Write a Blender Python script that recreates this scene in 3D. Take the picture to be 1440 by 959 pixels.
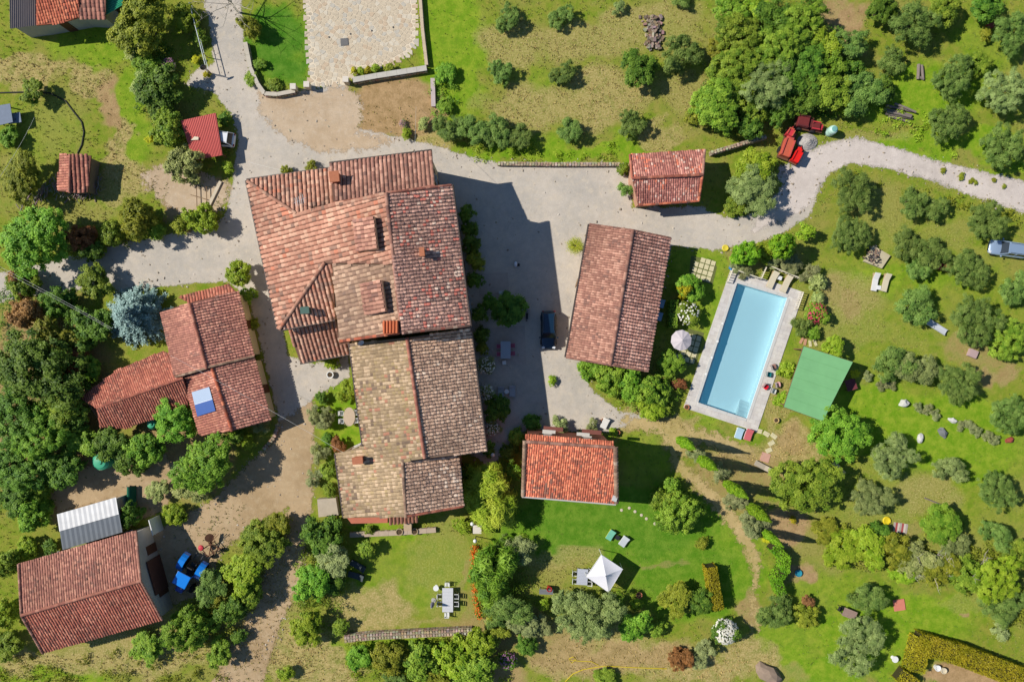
import bpy, bmesh, math, random
import numpy as np
from mathutils import Vector, Matrix

SC = bpy.context.scene
for o in list(bpy.data.objects):
    bpy.data.objects.remove(o)

# ------------------------------------------------------------------ camera, sky, sun, exposure
CAM_H = 82.0          # drone height above the yard, metres
PPM = 12.0            # photograph pixels per metre on the ground
cam_data = bpy.data.cameras.new('camera')
cam_data.sensor_width = 36.0
cam_data.lens = 36.0 * CAM_H / 120.0
cam_data.clip_start = 0.5
cam_data.clip_end = 9000
cam = bpy.data.objects.new('camera', cam_data)
SC.collection.objects.link(cam)
cam.location = (0, 0, CAM_H)
SC.camera = cam

SUN_EL = math.radians(42.0)
SUN_TO = Vector((0.98 * math.cos(SUN_EL), -0.2 * math.cos(SUN_EL), -math.sin(SUN_EL))).normalized()
world = bpy.data.worlds.new('World')
SC.world = world
world.use_nodes = True
wn = world.node_tree.nodes
sky = wn.new('ShaderNodeTexSky')
sky.sky_type = 'NISHITA'
sky.sun_disc = False
sky.sun_elevation = SUN_EL
sky.sun_rotation = math.atan2(-SUN_TO.x, -SUN_TO.y)
sky.air_density = 1.0
sky.dust_density = 0.0
sky.ozone_density = 4.0
wn['Background'].inputs['Strength'].default_value = 0.08
world.node_tree.links.new(sky.outputs[0], wn['Background'].inputs['Color'])

sun_d = bpy.data.lights.new('sun', 'SUN')
sun_d.energy = 4.5
sun_d.angle = math.radians(0.53)
sun_d.color = (1.0, 0.95, 0.87)
sun = bpy.data.objects.new('sun', sun_d)
SC.collection.objects.link(sun)
sun.rotation_euler = SUN_TO.to_track_quat('-Z', 'Y').to_euler()
sun.location = (-60, 12, 60)

SC.view_settings.view_transform = 'Standard'
SC.view_settings.look = 'None'
SC.view_settings.exposure = 0.25
SC.view_settings.gamma = 1.0
SC.view_settings.use_curve_mapping = False
SC.render.engine = 'CYCLES'
SC.cycles.use_denoising = True
SC.cycles.max_bounces = 8
SC.cycles.diffuse_bounces = 3
SC.cycles.glossy_bounces = 3
SC.cycles.transmission_bounces = 4
SC.cycles.transparent_max_bounces = 8
SC.cycles.caustics_reflective = False
SC.cycles.caustics_refractive = False

# ------------------------------------------------------------------ helpers
COL = SC.collection
RNG = random.Random(7)

def W(px, py, z=0.0):
    """the point that stands z metres above the ground, read off the survey photograph"""
    k = (1 - z / CAM_H) / PPM
    return Vector(((px - 720) * k, (479.5 - py) * k, z))

def lin(c):
    c = c / 255.0
    return c / 12.92 if c <= 0.04045 else ((c + 0.055) / 1.055) ** 2.4

def C(r, g, b, k=0.86):
    return (lin(r) * k, lin(g) * k, lin(b) * k)

def link(o, parent=None):
    COL.objects.link(o)
    if parent is not None:
        o.parent = parent
    return o

def thing(name, label, cat, loc=(0, 0, 0), rz=0.0, group=None):
    o = bpy.data.objects.new(name, None)
    o.empty_display_size = 0.2
    o.location = loc
    o.rotation_euler = (0, 0, rz)
    tag(o, label, cat, group)
    return link(o)

def tag(o, label=None, cat=None, group=None, kind=None):
    if label: o['label'] = label
    if cat: o['category'] = cat
    if group: o['group'] = group
    if kind: o['kind'] = kind
    return o

class MB:
    """collects verts, faces and vertex colours of one mesh"""
    def __init__(self):
        self.v, self.f, self.c = [], [], []
    def add(self, vs, fs, col=(1, 1, 1)):
        n = len(self.v)
        self.v += [tuple(p) for p in vs]
        self.f += [tuple(i + n for i in f) for f in fs]
        self.c += [tuple(col) + (1,)] * len(vs)
        return self
    def box(self, c, s, rz=0.0, col=(1, 1, 1), M=None):
        hx, hy, hz = s[0] / 2, s[1] / 2, s[2] / 2
        ca, sa = math.cos(rz), math.sin(rz)
        vs = []
        for x, y, z in ((-1,-1,-1),(1,-1,-1),(1,1,-1),(-1,1,-1),(-1,-1,1),(1,-1,1),(1,1,1),(-1,1,1)):
            p = Vector((x*hx, y*hy, z*hz))
            if M: p = M @ p
            vs.append((c[0] + p.x*ca - p.y*sa, c[1] + p.x*sa + p.y*ca, c[2] + p.z))
        return self.add(vs, ((3,2,1,0),(4,5,6,7),(0,1,5,4),(1,2,6,5),(2,3,7,6),(3,0,4,7)), col)
    def prism(self, pts, z0, z1, col=(1, 1, 1)):
        n = len(pts)
        a = sum(pts[i][0]*pts[(i+1)%n][1] - pts[(i+1)%n][0]*pts[i][1] for i in range(n))
        if a < 0: pts = pts[::-1]
        vs = [(p[0], p[1], z0) for p in pts] + [(p[0], p[1], z1) for p in pts]
        fs = [tuple(range(n-1, -1, -1)), tuple(range(n, 2*n))]
        fs += [(i, (i+1) % n, n + (i+1) % n, n + i) for i in range(n)]
        return self.add(vs, fs, col)
    def slab(self, top, th, col=(1, 1, 1)):
        n = len(top)
        a = sum(top[i][0]*top[(i+1)%n][1] - top[(i+1)%n][0]*top[i][1] for i in range(n))
        if a < 0: top = top[::-1]
        vs = [tuple(p) for p in top] + [(p[0], p[1], p[2]-th) for p in top]
        fs = [tuple(range(n)), tuple(range(2*n-1, n-1, -1))]
        fs += [((i+1) % n, i, n + i, n + (i+1) % n) for i in range(n)]
        return self.add(vs, fs, col)
    def lathe(self, prof, c=(0, 0, 0), n=12, col=(1, 1, 1), cap=True):
        vs, fs = [], []
        for r, z in prof:
            for k in range(n):
                a = 2*math.pi*k/n
                vs.append((c[0]+r*math.cos(a), c[1]+r*math.sin(a), c[2]+z))
        for i in range(len(prof)-1):
            for k in range(n):
                fs.append((i*n+k, i*n+(k+1)%n, (i+1)*n+(k+1)%n, (i+1)*n+k))
        if cap:
            fs.append(tuple(range(n-1, -1, -1)))
            fs.append(tuple((len(prof)-1)*n+k for k in range(n)))
        return self.add(vs, fs, col)
    def tube(self, pts, rad, n=6, col=(1, 1, 1)):
        pts = [Vector(p) for p in pts]
        if not isinstance(rad, (list, tuple)): rad = [rad]*len(pts)
        vs, fs = [], []
        for i, p in enumerate(pts):
            d = (pts[min(i+1, len(pts)-1)] - pts[max(i-1, 0)]).normalized()
            a = Vector((0, 0, 1)) if abs(d.z) < 0.9 else Vector((1, 0, 0))
            u = d.cross(a).normalized(); w = d.cross(u)
            for k in range(n):
                t = 2*math.pi*k/n
                vs.append(p + (u*math.cos(t) + w*math.sin(t))*rad[i])
        for i in range(len(pts)-1):
            for k in range(n):
                fs.append((i*n+k, (i+1)*n+k, (i+1)*n+(k+1)%n, i*n+(k+1)%n))
        fs.append(tuple(range(n))); fs.append(tuple((len(pts)-1)*n+k for k in range(n-1, -1, -1)))
        return self.add(vs, fs, col)
    def build(self, name, mat, parent=None, smooth=False, bevel=0.0):
        me = bpy.data.meshes.new(name)
        me.from_pydata(self.v, [], self.f)
        at = me.color_attributes.new('Col', 'FLOAT_COLOR', 'POINT')
        at.data.foreach_set('color', np.array(self.c, dtype=np.float32).ravel())
        if bevel:
            bm = bmesh.new(); bm.from_mesh(me)
            bmesh.ops.bevel(bm, geom=bm.edges[:], offset=bevel, segments=2, affect='EDGES', profile=0.6)
            bm.to_mesh(me); bm.free()
        if smooth:
            me.polygons.foreach_set('use_smooth', [True]*len(me.polygons))
        me.materials.append(mat)
        me.update()
        return link(bpy.data.objects.new(name, me), parent)

def np_mesh(name, verts, faces, mat, cols=None, attrs=None, smooth=False):
    """mesh from numpy arrays; faces is (M,k)"""
    me = bpy.data.meshes.new(name)
    verts = np.asarray(verts, dtype=np.float32); faces = np.asarray(faces, dtype=np.int32)
    k = faces.shape[1]; m = len(faces)
    me.vertices.add(len(verts)); me.vertices.foreach_set('co', verts.ravel())
    me.loops.add(m*k); me.loops.foreach_set('vertex_index', faces.ravel())
    me.polygons.add(m)
    me.polygons.foreach_set('loop_start', np.arange(0, m*k, k, dtype=np.int32))
    me.polygons.foreach_set('loop_total', np.full(m, k, dtype=np.int32))
    if smooth: me.polygons.foreach_set('use_smooth', np.ones(m, dtype=bool))
    me.update(calc_edges=True)
    if cols is not None:
        at = me.color_attributes.new('Col', 'FLOAT_COLOR', 'POINT')
        c = np.ones((len(verts), 4), dtype=np.float32); c[:, :3] = cols
        at.data.foreach_set('color', c.ravel())
    for nm, arr in (attrs or {}).items():
        a = me.attributes.new(nm, 'FLOAT', 'POINT'); a.data.foreach_set('value', np.asarray(arr, dtype=np.float32))
    if mat: me.materials.append(mat)
    return me

def sdf(P, poly):
    """signed distance, positive inside; P (N,2)"""
    poly = np.asarray(poly, dtype=float); n = len(poly)
    d = np.full(len(P), 1e9); ins = np.zeros(len(P), dtype=bool)
    for i in range(n):
        a = poly[i]; b = poly[(i+1) % n]; e = b - a
        w = P - a
        t = np.clip((w @ e) / max(e @ e, 1e-9), 0, 1)
        q = w - t[:, None]*e
        d = np.minimum(d, (q*q).sum(1))
        cnd = (a[1] > P[:, 1]) != (b[1] > P[:, 1])
        with np.errstate(divide='ignore', invalid='ignore'):
            xi = (b[0]-a[0])*(P[:, 1]-a[1])/(b[1]-a[1]) + a[0]
        ins ^= cnd & (P[:, 0] < xi)
    d = np.sqrt(d)
    return np.where(ins, d, -d)

def vnoise(x, y, seed=0):
    """smooth value noise 0..1 on arrays"""
    r = np.random.RandomState(seed).rand(256, 256)
    xi = np.floor(x).astype(int); yi = np.floor(y).astype(int)
    fx = x - xi; fy = y - yi
    fx = fx*fx*(3-2*fx); fy = fy*fy*(3-2*fy)
    g = lambda a, b: r[a % 256, b % 256]
    return (g(xi, yi)*(1-fx)+g(xi+1, yi)*fx)*(1-fy) + (g(xi, yi+1)*(1-fx)+g(xi+1, yi+1)*fx)*fy

# ------------------------------------------------------------------ materials
class NT:
    def __init__(self, name):
        self.m = bpy.data.materials.new(name); self.m.use_nodes = True
        self.t = self.m.node_tree; self.n = self.t.nodes; self.l = self.t.links
        self.b = self.n['Principled BSDF']; self.out = self.n['Material Output']
    def node(self, typ, **kw):
        nd = self.n.new(typ)
        for k, v in kw.items(): setattr(nd, k, v)
        return nd
    def set(self, sock, v):
        if hasattr(v, 'is_output') or isinstance(v, bpy.types.NodeSocket): self.l.new(v, sock)
        else: sock.default_value = v
    def math(self, op, a, b=0.0, c=None, clamp=False):
        nd = self.node('ShaderNodeMath', operation=op, use_clamp=clamp)
        self.set(nd.inputs[0], a); self.set(nd.inputs[1], b)
        if c is not None: self.set(nd.inputs[2], c)
        return nd.outputs[0]
    def noise(self, scale, detail=4, rough=0.6, vec=None, dist=0.0):
        nd = self.node('ShaderNodeTexNoise')
        nd.inputs['Scale'].default_value = scale; nd.inputs['Detail'].default_value = detail
        nd.inputs['Roughness'].default_value = rough; nd.inputs['Distortion'].default_value = dist
        if vec is not None: self.l.new(vec, nd.inputs['Vector'])
        return nd.outputs['Fac']
    def mix(self, f, a, b, typ='MIX'):
        nd = self.node('ShaderNodeMix', data_type='RGBA', blend_type=typ)
        self.set(nd.inputs['Factor'], f)
        for s, v in ((nd.inputs[6], a), (nd.inputs[7], b)):
            self.set(s, (*v, 1) if isinstance(v, tuple) and len(v) == 3 else v)
        return nd.outputs[2]
    def ramp(self, f, lo, hi):
        nd = self.node('ShaderNodeMapRange', clamp=True)
        nd.interpolation_type = 'SMOOTHSTEP'
        self.set(nd.inputs[0], f); self.set(nd.inputs[1], lo); self.set(nd.inputs[2], hi)
        return nd.outputs[0]
    def pos(self):
        return self.node('ShaderNodeNewGeometry').outputs['Position']
    def obj(self):
        return self.node('ShaderNodeTexCoord').outputs['Object']
    def attr(self, nm, out='Fac'):
        nd = self.node('ShaderNodeAttribute'); nd.attribute_name = nm
        return nd.outputs[out]
    def bump(self, h, strength=0.4, dist=0.05):
        nd = self.node('ShaderNodeBump')
        nd.inputs['Strength'].default_value = strength; nd.inputs['Distance'].default_value = dist
        self.l.new(h, nd.inputs['Height']); self.l.new(nd.outputs[0], self.b.inputs['Normal'])

MATS = {}
def mat(name, col=(0.5, 0.5, 0.5), rough=0.7, var=0.25, scale=4.0, metal=0.0, spec=0.3, vcol=False, bump=0.15, fine=30.0):
    """plain surface with blotches, fine grain and a little relief"""
    if name in MATS: return MATS[name]
    t = NT(name); p = t.obj()
    a = t.noise(scale, 5, 0.65, p); b = t.noise(fine, 3, 0.6, p)
    base = t.attr('Col', 'Color') if vcol else (*col, 1)
    k = t.math('ADD', t.math('MULTIPLY', a, var*1.5), t.math('ADD', t.math('MULTIPLY', b, var*0.7), 1.0 - var*1.1))
    c = t.mix(1.0, base, t.node('ShaderNodeCombineColor').outputs[0], 'MULTIPLY')
    cc = c.node.inputs[7].links[0].from_node
    for i in range(3): t.l.new(k, cc.inputs[i])
    t.l.new(c, t.b.inputs['Base Color'])
    t.b.inputs['Roughness'].default_value = rough
    t.b.inputs['Metallic'].default_value = metal
    t.b.inputs['Specular IOR Level'].default_value = spec
    if bump: t.bump(b, bump, 0.02)
    MATS[name] = t.m
    return t.m

def leaf_mat(name, c1, c2, trans=0.28, vary=0.35):
    """leaves: two tones per leaf, shifted a little from plant to plant"""
    if name in MATS: return MATS[name]
    t = NT(name)
    f = t.attr('lv')
    c1, c2 = [(x[0]*1.28, x[1]*1.25, x[2]*.82) if x[1] > x[2]*1.35 else tuple(v*1.2 for v in x) for x in (c1, c2)]
    info = t.node('ShaderNodeObjectInfo').outputs['Random']
    c = t.mix(f, c1, c2)
    hs = t.node('ShaderNodeHueSaturation')
    t.l.new(c, hs.inputs['Color'])
    t.set(hs.inputs['Hue'], t.math('ADD', t.math('MULTIPLY', info, 0.026), 0.484))
    t.set(hs.inputs['Value'], t.math('ADD', t.math('MULTIPLY', info, vary), 1.0 - vary/2))
    t.l.new(hs.outputs[0], t.b.inputs['Base Color'])
    t.b.inputs['Roughness'].default_value = 0.55
    t.b.inputs['Specular IOR Level'].default_value = 0.25
    tr = t.node('ShaderNodeBsdfTranslucent')
    t.l.new(t.mix(1.0, hs.outputs[0], (1.0, 1.0, 0.55), 'MULTIPLY'), tr.inputs['Color'])
    ms = t.node('ShaderNodeMixShader'); ms.inputs[0].default_value = trans
    t.l.new(t.b.outputs[0], ms.inputs[1]); t.l.new(tr.outputs[0], ms.inputs[2])
    t.l.new(ms.outputs[0], t.out.inputs['Surface'])
    MATS[name] = t.m
    return t.m

def sheet_mat(name, c1, c2, c3, edge=0.5, scale=0.5, tracks=0.0):
    """loose ground laid over the soil, thinning out towards its ragged edge"""
    t = NT(name); p = t.pos()
    big = t.noise(scale*0.35, 4, 0.6, p); mid = t.noise(scale*2.2, 6, 0.7, p); fine = t.noise(9.0, 4, 0.75, p)
    c = t.mix(t.ramp(big, 0.35, 0.65), c1, c2)
    c = t.mix(t.math('MULTIPLY', t.ramp(mid, 0.45, 0.75), 0.75), c, c3)
    k = t.math('ADD', t.math('MULTIPLY', fine, 0.6), t.math('ADD', t.math('MULTIPLY', t.noise(1.3, 6, .75, p, .6), 0.5), 0.45))
    cc = t.node('ShaderNodeCombineColor')
    for i in range(3): t.l.new(k, cc.inputs[i])
    c = t.mix(1.0, c, cc.outputs[0], 'MULTIPLY')
    t.l.new(c, t.b.inputs['Base Color']); t.b.inputs['Roughness'].default_value = 0.95
    t.b.inputs['Specular IOR Level'].default_value = 0.1
    t.bump(fine, 0.5, 0.03)
    s = t.attr('sd')
    e1 = t.noise(1.1, 6, 0.72, p); e2 = t.noise(5.0, 4, 0.7, p)
    v = t.math('ADD', s, t.math('ADD', t.math('MULTIPLY_ADD', e1, edge*3.2, -edge*1.6), t.math('MULTIPLY_ADD', e2, edge*1.6, -edge*0.8)))
    al = t.ramp(v, -edge*0.15, edge*0.35)
    tr = t.node('ShaderNodeBsdfTransparent'); ms = t.node('ShaderNodeMixShader')
    t.l.new(al, ms.inputs[0]); t.l.new(tr.outputs[0], ms.inputs[1]); t.l.new(t.b.outputs[0], ms.inputs[2])
    t.l.new(ms.outputs[0], t.out.inputs['Surface'])
    return t.m

# ------------------------------------------------------------------ ground
WATER = [(1036,398),(1107,419),(1050,589),(981,566)]
DECK = [(1028,377),(1130,411),(1064,607),(961,573)]
def wpoly(pts, z=0.0): return [tuple(W(x, y, z)[:2]) for x, y in pts]

# patches of the soil: (x, y, rx, ry, kind, strength) g lush grass, y straw, d bare earth
SOIL = [
 (720,60,50,40,'y',0.58),(760,150,70,34,'y',0.62),(850,140,60,40,'y',0.66),(830,60,70,30,'y',0.55),(930,190,40,20,'y',0.62),(680,150,30,20,'y',0.39),(960,130,40,30,'y',0.47),(890,25,60,24,'y',0.55),(770,110,24,20,'g',.4),(740,200,60,14,'g',.5),(640,60,45,120,'g',.7),(620,130,30,60,'g',.6),(780,215,150,12,'g',.9),(930,40,60,40,'y',0.47),(890,200,30,22,'g',.6),
 (1030,60,40,60,'y',.4),(1195,35,30,40,'d',.7),(1180,10,30,25,'d',.6),(1160,80,50,60,'g',.3),(1290,130,90,35,'g',.8),(1390,70,40,60,'g',.5),
 (1230,190,60,12,'y',.4),(1330,205,120,20,'g',.9),(1420,240,60,10,'g',.6),
 (560,150,55,48,'d',.85),(540,175,70,20,'y',.5),(600,190,30,20,'y',.7),
 (395,60,45,60,'c',1.0),(395,60,45,60,'g',1.0),
 (40,100,75,16,'y',.8),(20,115,60,14,'y',.7),(130,110,20,25,'y',.75),(150,150,18,40,'d',.7),(170,200,18,35,'y',.8),(185,250,30,25,'y',.7),(170,265,40,20,'y',.6),
 (60,180,55,45,'g',.35),(130,60,60,30,'g',.6),(185,140,25,50,'g',.6),(195,200,20,35,'g',.6),(150,275,60,16,'g',.4),(60,200,60,70,'y',.25),
 (110,300,60,20,'y',.4),(20,260,40,60,'y',.3),
 (270,290,40,40,'d',.9),(240,255,30,25,'d',.7),
 (60,560,110,140,'d',.6),(130,690,70,60,'d',.8),(250,650,80,60,'d',.7),(60,930,90,20,'y',.7),(200,920,120,30,'y',.7),(230,880,90,25,'d',.45),(60,950,110,14,'g',.6),
 (350,870,40,60,'y',.75),(420,910,50,45,'y',.85),(460,940,60,20,'y',.8),(400,800,30,60,'y',.6),
 (480,600,30,60,'g',.9),(470,560,30,30,'g',.6),(545,740,70,8,'g',.8),
 (575,800,100,60,'g',.45),(520,855,55,38,'y',.75),(620,800,40,70,'y',.35),(652,820,10,60,'d',.4),(590,770,25,25,'y',.3),(560,880,100,8,'y',.5),
 (560,920,110,22,'g',.6),(640,930,80,30,'g',.5),(680,950,60,20,'d',.6),
 (870,740,160,55,'g',1.0),(860,735,150,60,'c',.75),(960,800,90,60,'c',.6),(990,830,70,50,'c',.4),(980,800,90,70,'g',.95),(760,730,40,40,'g',.8),(800,785,60,24,'y',.5),(815,778,30,14,'d',.2),(760,800,40,30,'y',.3),(940,790,40,6,'d',.4),(915,650,40,40,'g',.5),
 (700,880,60,50,'d',.5),(780,900,60,40,'d',.5),(870,925,120,25,'y',.85),(870,925,110,20,'d',.5),(990,945,80,20,'y',.9),(850,900,70,20,'y',.6),(1050,930,40,30,'y',.8),(1105,945,30,16,'d',.4),
 (905,590,70,16,'y',.9),(920,600,40,20,'g',.4),(1010,610,60,10,'g',.5),(985,590,40,14,'g',.6),
 (1115,635,40,34,'y',.95),(1112,625,24,20,'d',.5),(1060,640,70,25,'y',.6),(1040,670,60,50,'d',.5),(1100,740,45,25,'d',.7),(1090,560,20,60,'y',.55),
 (1000,770,40,60,'g',.4),(1060,860,16,40,'d',.55),(1120,810,20,16,'d',.7),
 (1190,420,60,40,'y',0.49),(1195,425,22,16,'d',0.42),(1170,405,26,16,'d',0.35),(1200,470,70,30,'y',0.35),(1240,385,40,20,'g',.6),(1290,395,90,14,'g',.6),
 (1270,470,50,20,'y',0.28),(1360,495,50,22,'d',0.49),(1410,525,34,20,'d',0.56),(1250,300,40,60,'y',0.35),(1335,330,50,30,'y',0.32),(1230,260,30,20,'y',0.21),(1310,260,120,16,'y',0.24),
 (1300,600,150,50,'g',.9),(1240,580,60,40,'g',.8),(1380,640,70,40,'g',.7),(1420,620,50,60,'g',.5),(1300,690,50,30,'y',0.49),(1270,745,45,22,'d',0.39),(1370,740,60,50,'g',.35),(1240,720,60,40,'y',0.35),(1230,690,40,50,'y',0.28),
 (1180,760,80,40,'y',0.32),(1180,850,90,60,'g',.5),(1250,880,110,50,'g',.8),(1320,860,70,30,'g',.6),(1370,850,60,16,'y',0.35),(1330,770,60,30,'y',0.35),(1100,900,60,40,'g',.6),(1160,940,90,25,'g',.8),(1365,870,8,8,'d',0.63),
 (1370,955,60,22,'d',1.0),(1350,945,40,16,'d',0.56),(970,380,40,40,'g',.5),(1000,430,30,60,'g',.6),(960,500,30,40,'g',.3),(1110,470,30,60,'g',.4),(1060,365,60,14,'d',.4),
 (690,480,50,150,'d',.4),(1290,440,160,180,'g',.35),(1300,700,150,80,'g',.35),
]
def soil_weights(X, Y):
    """X, Y in survey pixels -> three weights"""
    wx = X + (vnoise(X/26, Y/26, 1)-.5)*34 + (vnoise(X/7, Y/7, 2)-.5)*12
    wy = Y + (vnoise(X/26, Y/26, 3)-.5)*34 + (vnoise(X/7, Y/7, 4)-.5)*12
    w = {'c': np.zeros_like(X), 'g': np.zeros_like(X), 'y': np.zeros_like(X), 'd': np.zeros_like(X)}
    for cx, cy, rx, ry, k, s in SOIL:
        q = ((wx-cx)/rx)**2 + ((wy-cy)/ry)**2
        w[k] = np.maximum(w[k], s*np.clip(1.55 - q, 0, 1)**0.8)
    return w

def ground_mat():
    t = NT('soil_and_grass'); p = t.pos()
    n1 = t.noise(0.16, 5, 0.6, p); n2 = t.noise(0.9, 6, 0.7, p); n3 = t.noise(5.0, 5, 0.75, p); n4 = t.noise(14.0, 3, 0.7, p)
    g, y, d = t.attr('g'), t.attr('y'), t.attr('d')
    base = t.mix(t.ramp(n2, 0.32, 0.68), C(120,144,40), C(152,152,64))
    base = t.mix(t.math('MULTIPLY', t.ramp(n1, 0.45, 0.65), 0.5), base, C(160,148,84))
    lush = t.mix(t.ramp(n2, 0.35, 0.68), C(112,152,30), C(150,170,52))
    lush = t.mix(t.math('MULTIPLY', t.attr('c'), .9), lush, t.mix(t.ramp(n2, 0.35, 0.68), C(70,122,32), C(98,142,48)))
    dry = t.mix(t.ramp(n2, 0.38, 0.66), C(184,164,104), C(138,140,66))
    dry = t.mix(t.ramp(n3, 0.45, 0.7), dry, C(200,180,128))
    dirt = t.mix(t.ramp(n2, 0.35, 0.65), C(190,158,116), C(164,136,94))
    j = t.math('MULTIPLY_ADD', n3, 0.7, -0.35)
    j2 = t.math('ADD', j, t.math('MULTIPLY_ADD', n2, 0.9, -0.45))
    f = lambda w: t.ramp(t.math('ADD', w, t.math('MULTIPLY', j2, t.math('ADD', t.math('MULTIPLY', w, 1.0), 0.1))), 0.12, 0.78)
    c = t.mix(f(g), base, lush)
    c = t.mix(f(y), c, dry)
    c = t.mix(f(d), c, dirt)
    k = t.math('ADD', t.math('ADD', t.math('MULTIPLY', n3, 0.75), t.math('MULTIPLY', n4, 0.5)), 0.38)
    cc = t.node('ShaderNodeCombineColor')
    for i in range(3): t.l.new(k, cc.inputs[i])
    t.l.new(t.mix(1.0, c, cc.outputs[0], 'MULTIPLY'), t.b.inputs['Base Color'])
    t.b.inputs['Roughness'].default_value = 1.0; t.b.inputs['Specular IOR Level'].default_value = 0.05
    t.bump(t.math('ADD', n3, n4), 0.6, 0.08)
    return t.m

cell = 0.25
xs = np.concatenate([[-4000,-1200,-420,-180,-110], np.arange(-76, 76.01, cell), [110,180,420,1200,4000]])
ys = np.concatenate([[-4000,-1200,-420,-180,-90], np.arange(-54, 54.01, cell), [90,180,420,1200,4000]])
GX, GY = np.meshgrid(xs, ys)
PX, PY = GX*PPM + 720, 479.5 - GY*PPM
sw = soil_weights(PX.ravel(), PY.ravel())
nx, ny = len(xs), len(ys)
idx = np.arange(nx*ny).reshape(ny, nx)
F = np.stack([idx[:-1, :-1].ravel(), idx[:-1, 1:].ravel(), idx[1:, 1:].ravel(), idx[1:, :-1].ravel()], 1)
fc = (np.stack([GX.ravel(), GY.ravel()], 1)[F]).mean(1)
F = F[sdf(fc, wpoly(WATER)) < -0.45]
gz = np.zeros(nx*ny)
gme = np_mesh('ground', np.stack([GX.ravel(), GY.ravel(), gz], 1), F, ground_mat(), attrs=sw)
ground = tag(link(bpy.data.objects.new('ground', gme)), kind='structure')

def sheet(name, poly, z, m, grow=1.0, cl=0.3):
    pw = np.array(wpoly(poly))
    x0, y0 = pw.min(0)-grow; x1, y1 = pw.max(0)+grow
    x0 = max(x0, -76); x1 = min(x1, 76); y0 = max(y0, -54); y1 = min(y1, 54)
    ax, ay = np.arange(x0, x1+cl, cl), np.arange(y0, y1+cl, cl)
    gx, gy = np.meshgrid(ax, ay)
    P = np.stack([gx.ravel(), gy.ravel()], 1); d = sdf(P, pw)
    ii = np.arange(len(P)).reshape(len(ay), len(ax))
    f = np.stack([ii[:-1, :-1].ravel(), ii[:-1, 1:].ravel(), ii[1:, 1:].ravel(), ii[1:, :-1].ravel()], 1)
    f = f[d[f].max(1) > -grow]
    u, inv = np.unique(f, return_inverse=True)
    me = np_mesh(name, np.concatenate([P[u], np.full((len(u), 1), z)], 1), inv.reshape(-1, 4), m, attrs={'sd': d[u]})
    return tag(link(bpy.data.objects.new(name, me)), kind='structure')

GRAVEL = [(283,-10),(338,-10),(344,60),(352,105),(368,128),(400,130),(440,126),(485,116),(505,150),(500,180),(560,192),(612,205),(660,219),(700,229),(800,229),(872,229),(885,250),(890,292),(985,290),(1010,303),(1040,306),(1085,292),(1108,265),(1106,238),(1130,214),(1170,198),(1205,193),(1260,207),(1320,226),(1380,240),(1460,259),(1460,306),(1380,282),(1320,259),(1250,238),(1195,231),(1165,245),(1152,270),(1138,305),(1095,332),(1050,346),(1000,352),(945,345),(930,400),(905,510),(820,510),(830,545),(870,578),(925,584),(920,594),(880,600),(850,608),(735,606),(705,640),(690,662),(665,640),(640,420),(560,330),(420,300),(390,420),(405,500),(440,512),(490,500),(492,530),(440,560),(437,605),(395,605),(375,520),(350,420),(320,396),(240,402),(180,410),(110,410),(60,415),(-10,427),(-10,386),(40,376),(130,350),(240,330),(300,320),(318,300),(326,262),(330,230),(335,190),(325,160),(300,130),(262,120),(275,98),(300,90),(295,40)]
gravel_m = sheet_mat('gravel', C(204,193,178), C(188,180,168), C(210,196,174), 0.45, 0.5)
sheet('gravel_road', GRAVEL, 0.006, gravel_m)
sand_m = sheet_mat('sandy_earth', C(200,178,150), C(190,166,136), C(206,188,164), 1.1, 0.6)
sheet('sandy_verge', [(362,132),(440,130),(490,118),(512,150),(505,185),(560,196),(520,212),(450,215),(400,195),(365,160)], 0.011, sand_m, 2.0)
sheet('sandy_yard', [(212,237),(245,225),(300,250),(326,258),(312,300),(262,306),(235,290),(195,252)], 0.011, sand_m, 1.6)
dirt_m = sheet_mat('pale_dirt', C(190,164,128), C(174,148,112), C(198,176,142), 0.7, 0.5)
TRACK = [(395,592),(442,560),(441,700),(432,760),(425,810),(395,880),(368,970),(292,970),(330,900),(365,830),(385,760),(405,715),(350,740),(310,780),(290,835),(240,850),(205,750),(255,728),(300,700),(345,655),(385,620)]
sheet('dirt_track', TRACK, 0.011, dirt_m, 1.4)
sheet('dirt_yard', [(95,660),(170,645),(230,640),(265,660),(230,720),(190,735),(165,700),(80,722),(70,700)], 0.011, dirt_m, 1.2)
path_m = sheet_mat('trodden_earth', C(192,168,118), C(176,158,98), C(202,182,132), 1.2, 0.8)
sheet('garden_path', [(872,584),(940,588),(990,604),(1062,628),(1050,646),(985,626),(958,645),(1008,692),(1055,745),(1072,790),(1062,830),(1072,880),(1062,888),(1053,850),(1058,800),(1033,752),(990,702),(948,662),(930,612),(880,602)], 0.011, path_m, 2.2)
sheet('gravel_lane', [(1100,262),(1108,238),(1130,216),(1170,200),(1205,195),(1260,208),(1320,228),(1380,242),(1460,261),(1460,304),(1380,280),(1320,257),(1250,237),(1195,230),(1165,244),(1152,268),(1130,296),(1085,318),(1050,330)], .011, sheet_mat('pale_lane_gravel', C(214,202,192), C(202,190,180), C(220,208,196), 0.7, 0.5), 1.2)
sheet('gravel_bank', [(1095,235),(1110,228),(1118,242),(1102,262),(1092,252)], 0.016, sheet_mat('white_stones', C(214,206,198), C(190,178,168), C(150,130,110), 0.5, 1.5), 1.0)

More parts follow.
